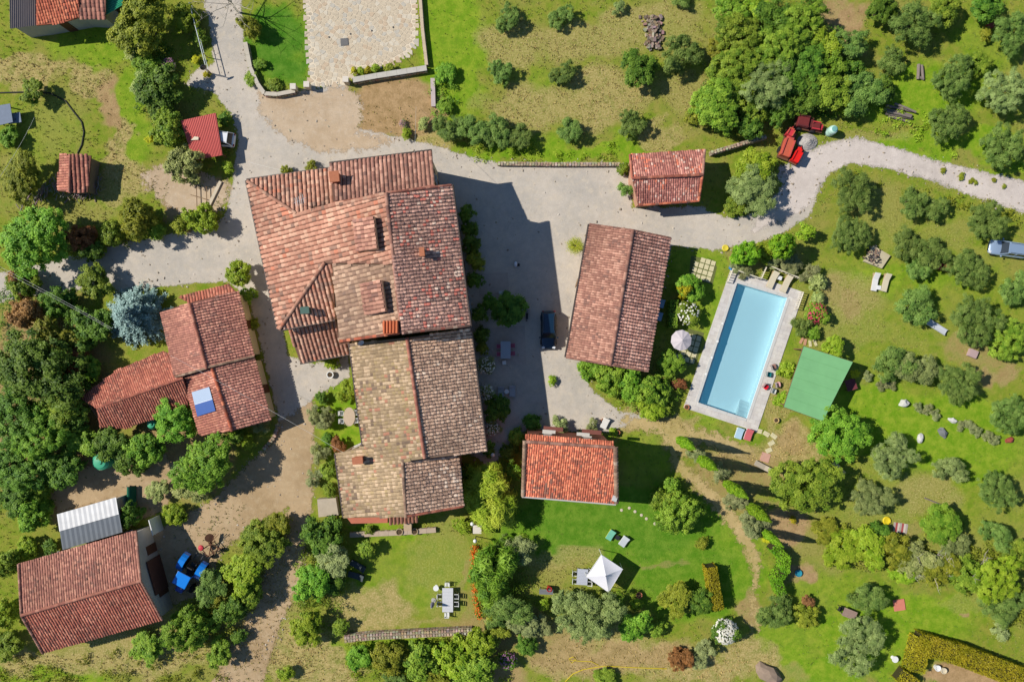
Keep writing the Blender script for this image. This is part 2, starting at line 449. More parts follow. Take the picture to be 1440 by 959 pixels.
# ------------------------------------------------------------------ pool
dk, wt = DECK, WATER
deck = MB()
do, wi = [W(*p) for p in dk], [W(*p) for p in wt]
for i in range(4):
    j = (i+1) % 4
    for (za, zb, a, b, c_, d_) in ((0.09, 0.09, do[i], do[j], wi[j], wi[i]),):
        deck.add([(a.x, a.y, .09), (b.x, b.y, .09), (c_.x, c_.y, .09), (d_.x, d_.y, .09)], [(3, 2, 1, 0)])
    deck.add([(do[i].x, do[i].y, .09), (do[j].x, do[j].y, .09), (do[j].x, do[j].y, -.2), (do[i].x, do[i].y, -.2)], [(0, 1, 2, 3)])
def deck_mat():
    t = NT('pale_deck_stone'); p = t.obj()
    mp = t.node('ShaderNodeMapping'); mp.inputs['Rotation'].default_value = (0, 0, math.radians(17)); t.l.new(p, mp.inputs[0])
    n1 = t.noise(0.9, 5, 0.65, p); n2 = t.noise(12, 4, 0.7, p)
    c = t.mix(t.ramp(n1, .35, .65), C(224,218,208), C(208,202,196))
    br = t.node('ShaderNodeTexBrick'); t.l.new(mp.outputs[0], br.inputs['Vector'])
    br.inputs['Scale'].default_value = 1.0; br.inputs['Brick Width'].default_value = .8; br.inputs['Row Height'].default_value = .5
    br.inputs['Mortar Size'].default_value = .014; br.inputs['Color1'].default_value = (1, 1, 1, 1); br.inputs['Color2'].default_value = (.9, .88, .86, 1); br.inputs['Mortar'].default_value = (.7, .68, .65, 1)
    c = t.mix(1.0, c, br.outputs['Color'], 'MULTIPLY')
    t.l.new(t.mix(t.math('MULTIPLY', t.ramp(n2, .5, .75), .35), c, C(160,150,140)), t.b.inputs['Base Color'])
    t.b.inputs['Roughness'].default_value = .8; t.bump(n2, .2, .01)
    return t.m
tag(deck.build('pool_deck', deck_mat()), kind='structure')
pool = thing('swimming_pool', 'long rectangular light blue swimming pool with stone deck around it', 'swimming pool')
DEPTH = 1.15
pl_m = mat('pool_liner', C(240,250,255, .98), .5, .05, .6, bump=0, fine=6)
b = MB()
for i in range(4):
    j = (i+1) % 4
    b.add([(wi[i].x, wi[i].y, .088), (wi[j].x, wi[j].y, .088), (wi[j].x, wi[j].y, -DEPTH), (wi[i].x, wi[i].y, -DEPTH)], [(3, 2, 1, 0)])
b.build('basin_wall', pl_m, pool)
MB().add([(p.x, p.y, -DEPTH) for p in wi], [(3, 2, 1, 0)]).build('basin_floor', pl_m, pool)
st = MB()
br_, bl_, tr_ = wi[2], wi[3], wi[1]
ex, ey = (bl_-br_).normalized(), (tr_-br_).normalized()
for k in range(4):
    a = br_ + ex*.02 + ey*.02; s1, s2 = 1.1 - .0*k, 1.9 - .42*k
    q = [a, a+ex*s1, a+ex*s1+ey*s2, a+ey*s2]
    MB().prism([(v.x, v.y) for v in q], -DEPTH+.005+.2*k, -DEPTH+.2*(k+1), (1, 1, 1)).build('step', mat('white_step', C(230,238,242), .5, .06, 2), pool)
# coping stones round the water
for i in range(4):
    j = (i+1) % 4
    d = wi[j]-wi[i]; n = int(d.length/1.2); u = d.normalized(); w = Vector((u.y, -u.x, 0))
    if (wi[i]-sum(wi, Vector())/4).dot(w) < 0: w = -w
    for k in range(n):
        a = wi[i] + d*(k/n) + u*.012; e = wi[i] + d*((k+1)/n) - u*.012
        q = [a - w*.03, e - w*.03, e + w*.3, a + w*.3]
        MB().prism([(v.x, v.y) for v in q], .091, .125+RNG.random()*.004).build('coping_stone', mat('coping', C(206,204,198), .8, .2, 2), pool)
t = NT('pool_water')
tr = t.node('ShaderNodeBsdfTransparent'); tr.inputs[0].default_value = (.82, .985, 1.0, 1)
gl = t.node('ShaderNodeBsdfGlossy'); gl.inputs['Roughness'].default_value = .03
fr = t.node('ShaderNodeFresnel'); fr.inputs['IOR'].default_value = 1.33
bp = t.node('ShaderNodeBump'); bp.inputs['Strength'].default_value = .25; bp.inputs['Distance'].default_value = .05
t.l.new(t.noise(2.5, 3, .5, t.obj()), bp.inputs['Height']); t.l.new(bp.outputs[0], gl.inputs['Normal'])
ms = t.node('ShaderNodeMixShader'); 
df = t.node('ShaderNodeBsdfDiffuse'); df.inputs['Color'].default_value = (0.0, .46, .72, 1)
mb = t.node('ShaderNodeMixShader'); mb.inputs[0].default_value = .12; t.l.new(tr.outputs[0], mb.inputs[1]); t.l.new(df.outputs[0], mb.inputs[2])
t.l.new(fr.outputs[0], ms.inputs[0]); t.l.new(mb.outputs[0], ms.inputs[1]); t.l.new(gl.outputs[0], ms.inputs[2])
t.l.new(ms.outputs[0], t.out.inputs['Surface'])
MB().add([(p.x, p.y, -.08) for p in wi], [(3, 2, 1, 0)]).build('water_surface', t.m, pool)
cap_m = mat('white_plastic', C(236,236,232), .45, .08, 4)
for k, (x, y) in enumerate(((1016,455),(1009,480),(1001,503),(993,526))):
    p = W(x, y, .1)
    o = MB().lathe([(.16,0),(.17,.02),(.1,.05),(0.01,.055)], (0, 0, 0), 12).build('skimmer_lid', cap_m)
    o.location = (p.x, p.y, .092)
    tag(o, 'white round lid in the pool deck, %s from the house end' % ['first', 'second', 'third', 'last'][k], 'lid', 'round lids along the pool deck')

# ------------------------------------------------------------------ crazy paving drive
def clip(poly, a, b):
    """keep the side of poly nearer to a than b"""
    m = (a+b)/2; n = b-a; out = []
    for i in range(len(poly)):
        p, q = poly[i], poly[(i+1) % len(poly)]
        dp, dq = (p-m) @ n, (q-m) @ n
        if dp <= 0: out.append(p)
        if dp*dq < 0: out.append(p + (q-p)*dp/(dp-dq))
    return out
DRIVE = [(428,-25),(585,-25),(584,62),(570,78),(545,90),(500,100),(484,118),(437,123)]
dw = np.array(wpoly(DRIVE))
rs = np.random.RandomState(4)
seeds = []
lo, hi = dw.min(0), dw.max(0)
cand = lo + rs.rand(9000, 2)*(hi-lo)
cand = cand[sdf(cand, dw) > .12]
arr = np.full((640, 2), 1e6)
for p in cand:
    if len(seeds) == 640: break
    if (((arr-p)**2).sum(1) > .38**2).all(): arr[len(seeds)] = p; seeds.append(p)
drive = MB().prism(wpoly(DRIVE), -.1, .012).build('paved_drive', mat('lime_mortar', C(228,212,186), .95, .2, 1.0, fine=12))
tag(drive, kind='structure')
stone_m = [mat('paving_stone_%s' % n_, c, .85, .35, 2.5, fine=14) for n_, c in (('buff', C(204,188,162)), ('grey', C(194,186,170)), ('tan', C(200,178,150)), ('pale', C(212,200,178)))]
S_ = np.array(seeds)
CELLS = []
for i, p in enumerate(S_):
    o = np.argsort(((S_-p)**2).sum(1))[1:16]
    poly = [p + np.array(q) for q in ((-.8,-.8),(.8,-.8),(.8,.8),(-.8,.8))]
    for k in o: poly = clip(poly, p, S_[k])
    poly = [p + (q-p)*(1 - .04/max(np.linalg.norm(q-p), .1)) for q in poly]
    if min(sdf(np.array(poly), dw)) < 0: poly = [p + (q-p)*.7 for q in poly]
    ar_ = abs(sum(poly[q][0]*poly[q-1][1]-poly[q-1][0]*poly[q][1] for q in range(len(poly))))/2
    inview = 1 if p[1] < 39.9 else 0
    CELLS.append((inview*10+ar_, [tuple(q) for q in poly], .028 + rs.rand()*.014, rs.choice(4, p=[.4,.2,.15,.25])))
CELLS.sort(key=lambda c: -c[0])
for k, (ar_, poly, hh, ci) in enumerate(CELLS[:300]): MB().prism(poly, .0125, hh).build('paving_stone', stone_m[ci], drive)
rest = MB()
for ar_, poly, hh, ci in CELLS[300:]: rest.prism(poly, .0125, hh)
if rest.v: tag(rest.build('small_paving_stones', stone_m[0], drive), kind='stuff')
dark_m = mat('dark_steel', C(70,72,76), .5, .2, 5)
o = MB().box((0,0,.02), (.92,.86,.03), .08).box((0,0,.04), (.8,.74,.02), .08).build('manhole_cover', mat('cover_grey', C(112,110,108), .7, .2, 5))
o.location = W(484.5, 59.5, .045); o.location.z = .04
tag(o, 'square grey cover set in the crazy paving', 'cover')
for k, (x, y) in enumerate(((463,53),(493,48.5),(523,44),(553,39))):
    o = MB().lathe([(.1,0),(.1,.03),(.07,.05),(.01,.05)], n=10).build('ground_light', dark_m)
    o.location = W(x, y); o.location.z = .042
    tag(o, 'dark round ground light in the crazy paving, %s counted from the lawn' % ['first', 'second', 'third', 'fourth'][k], 'light', 'ground lights across the paving')

# ------------------------------------------------------------------ roofs and buildings
class Plane:
    def __init__(self, e0, e1, r):
        self.o, b, c = W(*e0), W(*e1), W(*r)
        self.u = (b-self.o).normalized()
        self.n = self.u.cross(c-self.o).normalized()
        if self.n.z < 0: self.n = -self.n
        self.v = self.n.cross(self.u)
        if self.v.dot(c-self.o) < 0: self.v = -self.v
    def at(self, px, py, lift=0.0):
        g = W(px, py, 0); o = self.o + self.n*lift
        a = self.n.dot(g-o); k = self.n.x*(-g.x/CAM_H) + self.n.y*(-g.y/CAM_H) + self.n.z
        return W(px, py, -a/k)
    def z(self, px, py): return self.at(px, py).z

tile_m = mat('fired_clay_tile', rough=.85, var=.4, scale=7, vcol=True, fine=22, bump=.25, spec=.15)
PAL = {  # (colour, weight) of the single tiles
 'pink': [(C(194,140,114),4),(C(180,124,100),3),(C(206,158,130),2),(C(152,116,98),1.2),(C(198,122,92),.8)],
 'old':   [(C(150,112,96),4),(C(132,98,86),3),(C(172,130,110),2.4),(C(168,92,76),1.4),(C(190,160,138),1),(C(112,88,78),1.5)],
 'moss':  [(C(176,150,114),4),(C(160,136,104),3),(C(194,166,132),2.5),(C(166,142,100),1.6),(C(184,126,98),1),(C(132,110,90),1.2)],
 'worn':  [(C(160,128,104),4),(C(142,112,92),3),(C(178,146,120),2.4),(C(132,106,90),1.2),(C(188,164,140),.6)],
 'orange': [(C(204,108,74),4),(C(186,94,66),3),(C(222,128,88),2.4),(C(156,88,68),2),(C(136,92,76),1)],
 'red': [(C(182,104,80),4),(C(166,92,74),3),(C(196,122,96),2.2),(C(146,90,74),1.8)],
 'redold': [(C(164,108,90),4),(C(148,96,82),3),(C(180,124,102),2.4),(C(132,92,80),1.4)],
 'brown': [(C(172,122,102),4),(C(154,106,90),3),(C(190,140,118),2.4),(C(136,98,86),1.6)],
 'fleck': [(C(168,104,90),4),(C(150,90,80),3),(C(188,128,110),2),(C(196,160,142),.7),(C(200,108,80),.8)],
 'brick': [(C(180,114,92),4),(C(164,100,84),3),(C(196,132,108),2)],
}
for _k in PAL:
    PAL[_k] = [(tuple(v*.88+.12*(sum(col)/3)*(1.12, 1.0, .9)[q] for q, v in enumerate(col)), w) for col, w in PAL[_k]]
def add_tiles(pl, poly, pitch, row, pal, parent, seed, light=1.0):
    relief = {'orange': .32, 'fleck': .32, 'pink': .55, 'red': .36, 'redold': .36, 'worn': .42, 'moss': .42}.get(pal, .45); wide = 1.1 if pal in ('orange', 'fleck') else 1.0; vr = {'pink': .12, 'brown': .14, 'worn': .14, 'fleck': .14, 'moss': .16}.get(pal, .2)
    """every barrel tile of one slope, laid in columns from the eaves up"""
    rs = np.random.RandomState(seed)
    P2 = np.array([((p-pl.o).dot(pl.u), (p-pl.o).dot(pl.v)) for p in poly])
    lo, hi = P2.min(0), P2.max(0)
    us = np.arange(lo[0]+pitch*.4, hi[0], pitch); vs = np.arange(lo[1]+row*.35, hi[1], row)
    U, V = np.meshgrid(us, vs); col = np.repeat(np.arange(len(us))[None], len(vs), 0).ravel()
    U, V = U.ravel(), V.ravel()
    keep = sdf(np.stack([U, V], 1), P2) > row*.12
    U, V, col = U[keep], V[keep], col[keep]; N = len(U)
    if N == 0: return
    pn, pv = vnoise(U/1.4, V/1.4, seed), vnoise(U/4+9, V/4, seed+1)
    cols = np.array([c for c, w in PAL[pal]]); wts = np.array([w for c, w in PAL[pal]]); cum = np.cumsum(wts)/wts.sum()
    q = np.clip(rs.rand(N)*.75 + (pn-.5)*.55 + .125, 0, .9999)
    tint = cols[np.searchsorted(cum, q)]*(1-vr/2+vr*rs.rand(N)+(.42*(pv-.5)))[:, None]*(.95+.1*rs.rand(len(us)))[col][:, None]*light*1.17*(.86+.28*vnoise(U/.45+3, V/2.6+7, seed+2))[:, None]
    a = np.linspace(0, math.pi, 5)
    r0, r1 = pitch*.43*wide, pitch*.37*wide
    tu = np.concatenate([np.cos(a)*r0, np.cos(a)*r1]); tn = np.concatenate([np.sin(a)*r0*relief+.022, np.sin(a)*r1*relief])
    tv = np.concatenate([np.full(5, -row*.56), np.full(5, row*.56)])
    jit = 1.6 if pal in ('old', 'worn', 'moss', 'fleck', 'orange') else 1.0
    ju, jv, jn, ja = (rs.rand(N)-.5)*.05*pitch*2*jit, (rs.rand(N)-.5)*.1*row*2, (rs.rand(N)-.5)*.03*jit-.05*vnoise(U/2.2, V/2.2, seed+4), (rs.rand(N)-.5)*.1*jit+.35*jit*(rs.rand(N)-.5)*(rs.rand(N) > .96)
    uu = U[:, None]+ju[:, None]+tu[None]+tv[None]*ja[:, None]; vv = V[:, None]+jv[:, None]+tv[None]; nn = tn[None]+jn[:, None]+.04
    X = np.array(pl.o)[None, None]+uu[..., None]*np.array(pl.u)+vv[..., None]*np.array(pl.v)+nn[..., None]*np.array(pl.n)
    base = np.arange(N)[:, None, None]*10
    flip = pl.u.cross(pl.v).z < 0
    fq = np.array([[i, i+5, i+6, i+1] for i in range(4)] + [[0, 1, 2, 3], [0, 3, 4, 4]][:0])
    cap = np.array([[0, 1, 2, 4], [2, 3, 4, 4]])[:1]*0 + np.array([[0, 1, 3, 4]])
    f = np.concatenate([fq, cap])
    if flip: f = f[:, ::-1]
    me = np_mesh('roof_tiles', X.reshape(-1, 3), (base+f[None]).reshape(-1, 4), tile_m, np.repeat(tint, 10, 0))
    return tag(link(bpy.data.objects.new('roof_tiles', me), parent), kind='stuff')

SEED = [10]
def slope(house, pl, px, pitch=.42, row=.4, pal='old', th=.16, name='roof', light=1.0):  # light scales the tile colour, raised most on slopes turned from the sun
    """one roof slope: the slab with its pan tiles and the barrel tiles on it"""
    SEED[0] += 3
    poly = [pl.at(*p) for p in px]
    pan = PAL[pal][0][0]
    m = mat('pan_tiles_'+pal, tuple(c*(.72 if pal in ('old', 'worn', 'redold', 'orange', 'fleck', 'red', 'moss') else .42) for c in pan), .95, .5, 3, bump=.3, fine=12)
    s = MB().slab(poly, th).build(name, m, house)
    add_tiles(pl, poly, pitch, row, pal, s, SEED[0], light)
    return s

def ridge(house, a, b, pal='pink', r=.17, name='ridge_tiles'):
    """a row of half round tiles along a ridge, hip or verge"""
    a, b = Vector(a), Vector(b); d = b-a; n = max(2, int(d.length/.42)); rs = random.Random(int(a.x*100))
    u = d.normalized(); w = u.cross(Vector((0, 0, 1))).normalized(); up = w.cross(u)
    m = MB()
    for k in range(n):
        p0 = a+d*(k/n); p1 = a+d*((k+1.12)/n)
        c = rs.choices([x for x, _ in PAL[pal]], [y for _, y in PAL[pal]])[0]; j = rs.uniform(.85, 1.12)
        vs = []
        for p, rr, h in ((p0, r*1.08, .03), (p1, r*.92, 0)):
            for i in range(6):
                t_ = math.pi*i/5
                vs.append(p+w*math.cos(t_)*rr+up*(math.sin(t_)*rr*.85+h))
        m.add(vs, [(i, i+1, i+7, i+6) for i in range(5)]+[(5, 4, 3, 2, 1, 0)], tuple(x*j for x in c))
    return tag(m.build(name, tile_m, house), kind='stuff')

def gutter(house, pl, a, b, m=None):
    o = -pl.v.copy(); o.z = 0; o = o.normalized()*.1 + Vector((0, 0, .0))
    return MB().tube([pl.at(*a)+o, pl.at(*b)+o], .11, 6).build('gutter', m or mat('gutter_metal', C(96,84,78), .5, .2, 4, metal=.4), house)

plaster = lambda nm, c: mat('plaster_'+nm, c, .9, .3, .8, fine=9, bump=.3)
glass_m = mat('window_glass', (.02, .03, .04), .08, .1, 2, spec=.6, bump=0)
shut_m = mat('shutter_paint', C(96,62,44), .6, .25, 6)
sill_m = mat('sill_stone', C(206,200,190), .8, .2, 4)

def walls(house, outline, m, inset=.3, win=(), base=-.2):
    """outline of (px, py, z top); walls stand under the roof edge"""
    P = [W(*p) for p in outline]; cx = sum((p.x for p in P))/len(P); cy = sum((p.y for p in P))/len(P)
    n = len(P); ar = sum(P[i].x*P[(i+1) % n].y-P[(i+1) % n].x*P[i].y for i in range(n))
    if ar < 0: P = P[::-1]
    Q = []
    for i in range(n):
        a, b, c = P[i-1], P[i], P[(i+1) % n]
        d1 = Vector((b.x-a.x, b.y-a.y, 0)); d2 = Vector((c.x-b.x, c.y-b.y, 0))
        d1 = d1.normalized() if d1.length > .02 else d2.normalized()
        d2 = d2.normalized() if d2.length > .02 else d1
        nn = Vector((-d1.y-d2.y, d1.x+d2.x, 0))
        nn = nn.normalized() if nn.length > .2 else Vector((-d1.y, d1.x, 0))
        k = inset/max(.5, abs(nn.dot(Vector((-d1.y, d1.x, 0)))))
        Q.append(Vector((b.x, b.y, 0))+nn*k+Vector((0, 0, b.z-.14)))
    mb = MB()
    for i in range(n):
        a, b = Q[i], Q[(i+1) % n]
        mb.add([(a.x, a.y, base), (b.x, b.y, base), b, a], [(0, 1, 2, 3)])
    wall = mb.build('wall', m, house)
    for i in range(n):
        a, b = Q[i], Q[(i+1) % n]; d = Vector((b.x-a.x, b.y-a.y, 0)); L = d.length
        if L < 3.2: continue
        u = d/L; out = Vector((u.y, -u.x, 0)); top = min(a.z, b.z); rz = math.atan2(u.y, u.x)
        k = max(1, int(L/3.6)); lev = [1.5]+([4.3] if top > 5.4 else [])+([7.0] if top > 8.2 else [])
        for zc in lev:
            if zc+.7 > top: continue
            for q in range(k):
                p = a+u*(L*(q+.5)/k); p = Vector((p.x, p.y, zc))
                if zc < 2 and q == k//2:
                    c = p+out*.03; c.z = 1.0
                    dr = MB().box(c, (1.0, .08, 2.1), rz).build('door', shut_m, house)
                    MB().box(c+out*.07+u*.36, (.05, .06, .16), rz).build('handle', mat('brass', C(180,150,90), .4, .1, 3, metal=.8), dr)
                    continue
                w = MB().box(p+out*.02, (.96, .07, 1.25), rz).build('window', sill_m, house)
                MB().box(p+out*.05, (.8, .03, 1.08), rz).build('pane', glass_m, w)
                for s in (-1, 1):
                    MB().box(p+out*.045+u*(s*.72), (.44, .05, 1.2), rz).build('shutter', shut_m, w)
                MB().box(p+out*.09+Vector((0, 0, -.68)), (1.1, .18, .07), rz).build('sill', sill_m, w)
    return wall

def chimney(house, pl, x, y, s=(.7, .6), h=.9, m=None, rz=0.1, cap=True, capm=None):
    p = pl.at(x, y); b = MB().box((p.x, p.y, p.z+h/2-.25), (s[0], s[1], h+.5), rz)
    c = b.build('chimney', m or mat('chimney_brick', C(196,116,80), .9, .4, 5), house)
    if cap:
        for sx in (-1, 1):
            MB().box((p.x+sx*s[0]*.36*math.cos(rz), p.y+sx*s[0]*.36*math.sin(rz), p.z+h+.1), (s[0]*.2, s[1], .2), rz).build('chimney_pier', m or MATS['chimney_brick'], c)
        MB().box((p.x, p.y, p.z+h+.26), (s[0]*1.25, s[1]*1.25, .1), rz).build('chimney_cap', capm or mat('cap_tile', C(184,116,84), .9, .4, 5), c)
    return c

# --- the farmhouse, five roofs grown together
fh = thing('farmhouse', 'large rambling farmhouse with many joined terracotta roofs in the centre', 'house', W(530, 470))
fh.location = (0, 0, 0)
pC = Plane((347,254,7.2),(391,463,7.2),(543,272,10.9))
pD = Plane((635,260,9.6),(661,459,9.6),(543,272,10.9))
hipN = (416,300,pC.z(416,300)); hipS = (456,370,pC.z(456,370))
pB = Plane((347,254,7.2),(468,237,7.2),hipN)
pA = Plane((463.5,230.5,7.8),(607.5,212.5,7.8),(610.5,261,9.1))
pE = Plane((392,464,7.2),(471,449,7.2),hipS)
pH = Plane((422.5,510,4.4),(492.5,497,4.4),(405,463,5.8))
pF1 = Plane((661,462,6.9),(683,635,6.9),(572,475,8.3))
pF0 = Plane((492,483,7.0),(511,627,7.0),(572,475,8.3))
pG0 = Plane((472,638,6.0),(484,727,6.0),(566,648,7.4))
pG1 = Plane((645,643,6.1),(652,712,6.1),(566,648,7.4))
slope(fh, pC, [(347,254),(416,300),(470,286),(543,271.5),(552,345),(555,372),(467,370),(456,370),(391,463)], .48, .42, 'pink')
slope(fh, pC, [(467,371),(555,373),(565,468),(477,481)], .45, .4, 'worn', light=1.12)
slope(fh, pD, [(543,271.5),(635,260),(661,459),(565,469)], .37, .32, 'old', light=1.95)  # tile colour raised on this east slope to offset its shade
slope(fh, pB, [(347,254),(468,237),(471,286),(416,300)], .46, .42, 'pink')
slope(fh, pA, [(463.5,230.5),(607.5,212.5),(611,262),(469,286)], .44, .42, 'brown')
slope(fh, pE, [(392,464),(456,370),(467,370),(471.5,449)], .46, .42, 'pink')
slope(fh, pH, [(405,463),(471,450),(479,483),(491,481),(493,497),(422.5,510)], .45, .42, 'pink')
slope(fh, pF1, [(572,475),(661,462),(683.5,635),(597,644.5)], .36, .32, 'worn', light=1.85)  # faces away from the sun: brighter tile colour makes up for the shade
slope(fh, pF0, [(492,483),(572,475),(597,644.5),(566,649),(514,628),(511,627)], .38, .32, 'moss', light=.92)
slope(fh, pG0, [(472,638),(513,627),(566,649),(571,727),(484,727)], .38, .32, 'moss', light=.9)
slope(fh, pG1, [(566,648),(600,640),(645,641),(652,712),(571,727)], .38, .32, 'worn', light=1.85)  # shaded east slope, extra brightness put into its tile colour
R = lambda pl, x, y: pl.at(x, y, .06)
ridge(fh, R(pC,543,271.5), R(pC,565,468), 'brown', .2)
ridge(fh, R(pC,348,255), R(pC,416,300), 'pink', .18); ridge(fh, R(pC,393,463), R(pC,456,370), 'pink', .18)
ridge(fh, R(pF0,572,475), R(pF0,597,644), 'brick', .18); ridge(fh, R(pG0,566,648), R(pG0,571,727), 'worn', .18)
ridge(fh, R(pA,469,286), R(pA,611,261.5), 'brick', .14, 'flashing_tiles'); ridge(fh, R(pC,478,288), R(pC,540,273), 'pink', .2, 'verge_tiles')
ridge(fh, R(pC,478,480), R(pC,562,468), 'orange', .16, 'verge_tiles'); ridge(fh, R(pD,568,468), R(pD,660,458), 'old', .14, 'verge_tiles')
ridge(fh, R(pD,545,271), R(pD,634,260.5), 'brick', .13, 'verge_tiles'); ridge(fh, R(pG1,573,726), R(pG1,651,712), 'red', .13, 'verge_tiles')
for pl, a, b_ in ((pC,(347,254),(391,463)),(pB,(347,254),(468,237)),(pA,(463.5,230.5),(607.5,212.5)),(pD,(635,260),(661,459)),(pF1,(661,462),(683.5,635)),(pF0,(492,483),(511,627)),(pE,(392,464),(471,449)),(pH,(422,510),(493,497)),(pG0,(472,638),(484,727))):
    gutter(fh, pl, a, b_)
ochre = plaster('ochre', C(206,180,140)); stone_w = mat('rubble_wall', C(176,152,122), .95, .5, 2.5, fine=8, bump=.6)
walls(fh, [(347,254,7.2),(391,463,7.2),(471,449,7.2),(471.5,449.5,pC.z(471,449)),(477,481,pC.z(477,481)),(565,469,10.9),(661,459,9.6),(635,260,9.6),(543,272,10.9),(470,286,pC.z(470,286)),(469,285,7.2),(468,237,7.2)], ochre)
walls(fh, [(464,230.5,7.8),(607.5,212.5,7.8),(611,262,9.1),(600,290,9.0),(470,290,9.0)], ochre, .28)
walls(fh, [(405,463,5.8),(422.5,510,4.4),(493,497,4.4),(500,470,5.6),(470,450,5.8)], ochre, .2)
walls(fh, [(492,483,7.0),(511,627,7.0),(566,648,7.8),(597,644.5,8.3),(683.5,635,6.9),(661,462,6.9),(572,475,8.3)], stone_w, .3)
walls(fh, [(472,638,6.0),(484,727,6.0),(571,727,7.4),(652,712,6.1),(645,630,6.1),(560,600,7.0)], stone_w, .3)
a0, a1 = pC.at(467.5,371), pC.at(471.5,449)
MB().add([(a0.x,a0.y,6),(a1.x,a1.y,6),(a1.x,a1.y,a1.z-.1),(a0.x,a0.y,a0.z-.1)], [(0,1,2,3)]).build('wall', ochre, fh)
# raised roof lights with tiled lids
for (x0,y0,x1,y1,x2,y2,x3,y3) in ((497.5,309,526,304,531,350,502,354),(507,399,537,394,543,437,514,443)):
    lift = .15
    top = [pC.at(x0,y0,.35), pC.at(x1,y1,.95), pC.at(x2,y2,.95), pC.at(x3,y3,.35)]
    top[1].z -= .12; top[2].z -= .12
    d = MB(); low = [v-Vector((0,0,1.1)) for v in top]
    for i in range(4):
        j = (i+1) % 4; d.add([low[i], low[j], top[j], top[i]], [(3,2,1,0)])
    dd = d.build('dormer', ochre, fh)
    class PP: pass
    q = Plane.__new__(Plane); q.o = top[0]; q.u = (top[3]-top[0]).normalized(); q.n = q.u.cross(top[1]-top[0]).normalized()
    if q.n.z < 0: q.n = -q.n
    q.v = q.n.cross(q.u)
    if q.v.dot(top[1]-top[0]) < 0: q.v = -q.v
    MB().slab(top, .12).build('dormer_roof', MATS['pan_tiles_brown' if 'pan_tiles_brown' in MATS else 'pan_tiles_old'], dd)
    SEED[0] += 2; add_tiles(q, top, .42, .42, 'brown', dd, SEED[0])
chimney(fh, pA, 474, 252, (.8,.9), .9, rz=.1)
chimney(fh, pD, 595, 356, (.42,.72), .8, mat('chimney_orange', C(190,120,80), .9, .3, 5))
grn = mat('copper_green', C(74,104,92), .6, .3, 4)
chimney(fh, pE, 433, 437, (.75,.6), .9, mat('chimney_dark', C(70,84,76), .7, .3, 4), capm=grn)
ch = chimney(fh, pC, 551, 461, (1.6,1.3), .7, mat('chimney_red', C(186,104,72), .9, .3, 4), cap=False, rz=.12)
p = pC.at(551, 461)
for k in range(5):
    for r_ in range(2):
        MB().tube([(p.x-.64+.32*k, p.y-.55+r_*.62, p.z+.83-r_*.03), (p.x-.62+.32*k, p.y+.1+r_*.62, p.z+.86-r_*.03)], .13, 8).build('cap_tile', mat('bright_tile', C(206,112,72), .85, .25, 4), ch)
chimney(fh, pG0, 506, 645, (.9,.6), .9)
an = MB(); p = pB.at(430, 290)
an.tube([p, p+Vector((0,0,2.0))], .03, 5)
for k in range(5): an.box((p.x-.5+.2*k, p.y+.1*k, p.z+1.9), (.03, .9, .03), .2)
an.tube([p+Vector((-.7,-.1,1.9)), p+Vector((.6,.5,1.9))], .02, 5); an.build('antenna', mat('aluminium', C(210,210,210), .4, .1, 4, metal=.6), fh)
dish = MB().lathe([(.02,0),(.2,.05),(.36,.16)], (0,0,0), 14, cap=False).build('satellite_dish', mat('dish_grey', C(196,200,204), .5, .1, 3), fh)
dish.location = pF0.at(508, 481)+Vector((0,0,.5)); dish.rotation_euler = (.9, .5, .3)
MB().tube([pF0.at(508,481), pF0.at(508,481)+Vector((0,0,.55))], .03, 6).build('dish_mast', MATS['aluminium'], fh)
# low terracotta porch on the south wall
pz = 2.6
MB().slab([W(488,728,pz), W(545,727,pz), W(545,735,pz-.3), W(494,736,pz-.3)], .15).build('porch_roof', mat('terracotta_render', C(206,122,94), .9, .25, 2), fh)
for k in range(8):
    x = 549+k*5.2
    MB().tube([W(x,724,3.0), W(x+.6,737-k*.5,2.5)], .19, 8).build('porch_tile', mat('porch_clay', C(158,108,88), .9, .35, 4), fh)
MB().box(W(574,738,.5), (.9,1.1,1.0)).build('porch_step', mat('step_stone', C(190,166,136), .9, .3, 3), fh)
MB().slab([W(446,702,.9), W(472,700,.9), W(476,724,.9), W(448,727,.9)], .9).build('terrace', mat('terrace_stone', C(186,172,150), .9, .35, 1.5), fh)

# --- barn beside the yard
bn = thing('barn', 'long barn with brown gable roof left of the pool', 'barn')
i0 = Plane((829,315.5,3.5),(796,502.5,3.5),(890,324,4.6)); i1 = Plane((943,335,3.5),(911,522,3.5),(890,324,4.6))
slope(bn, i0, [(829,315.5),(890,324),(858,513),(796,502.5)], .27, .32, 'brown'); slope(bn, i1, [(890,324),(943,335),(911,522),(858,513)], .36, .32, 'brown', light=1.85)  # same palette brightened on the east slope to counter its shade
ridge(bn, R(i0,890,324), R(i0,858,513), 'brown', .2)
for s in ((i0,(829,315.5),(890,324)),(i1,(890,324),(943,335)),(i0,(796,502.5),(858,513)),(i1,(858,513),(911,522))): ridge(bn, R(s[0],*s[1]), R(s[0],*s[2]), 'brown', .12, 'verge_tiles')
walls(bn, [(829,315.5,3.5),(890,324,4.6),(943,335,3.5),(911,522,3.5),(858,513,4.6),(796,502.5,3.5)], stone_w)
gutter(bn, i0, (829,315.5), (796,502.5))
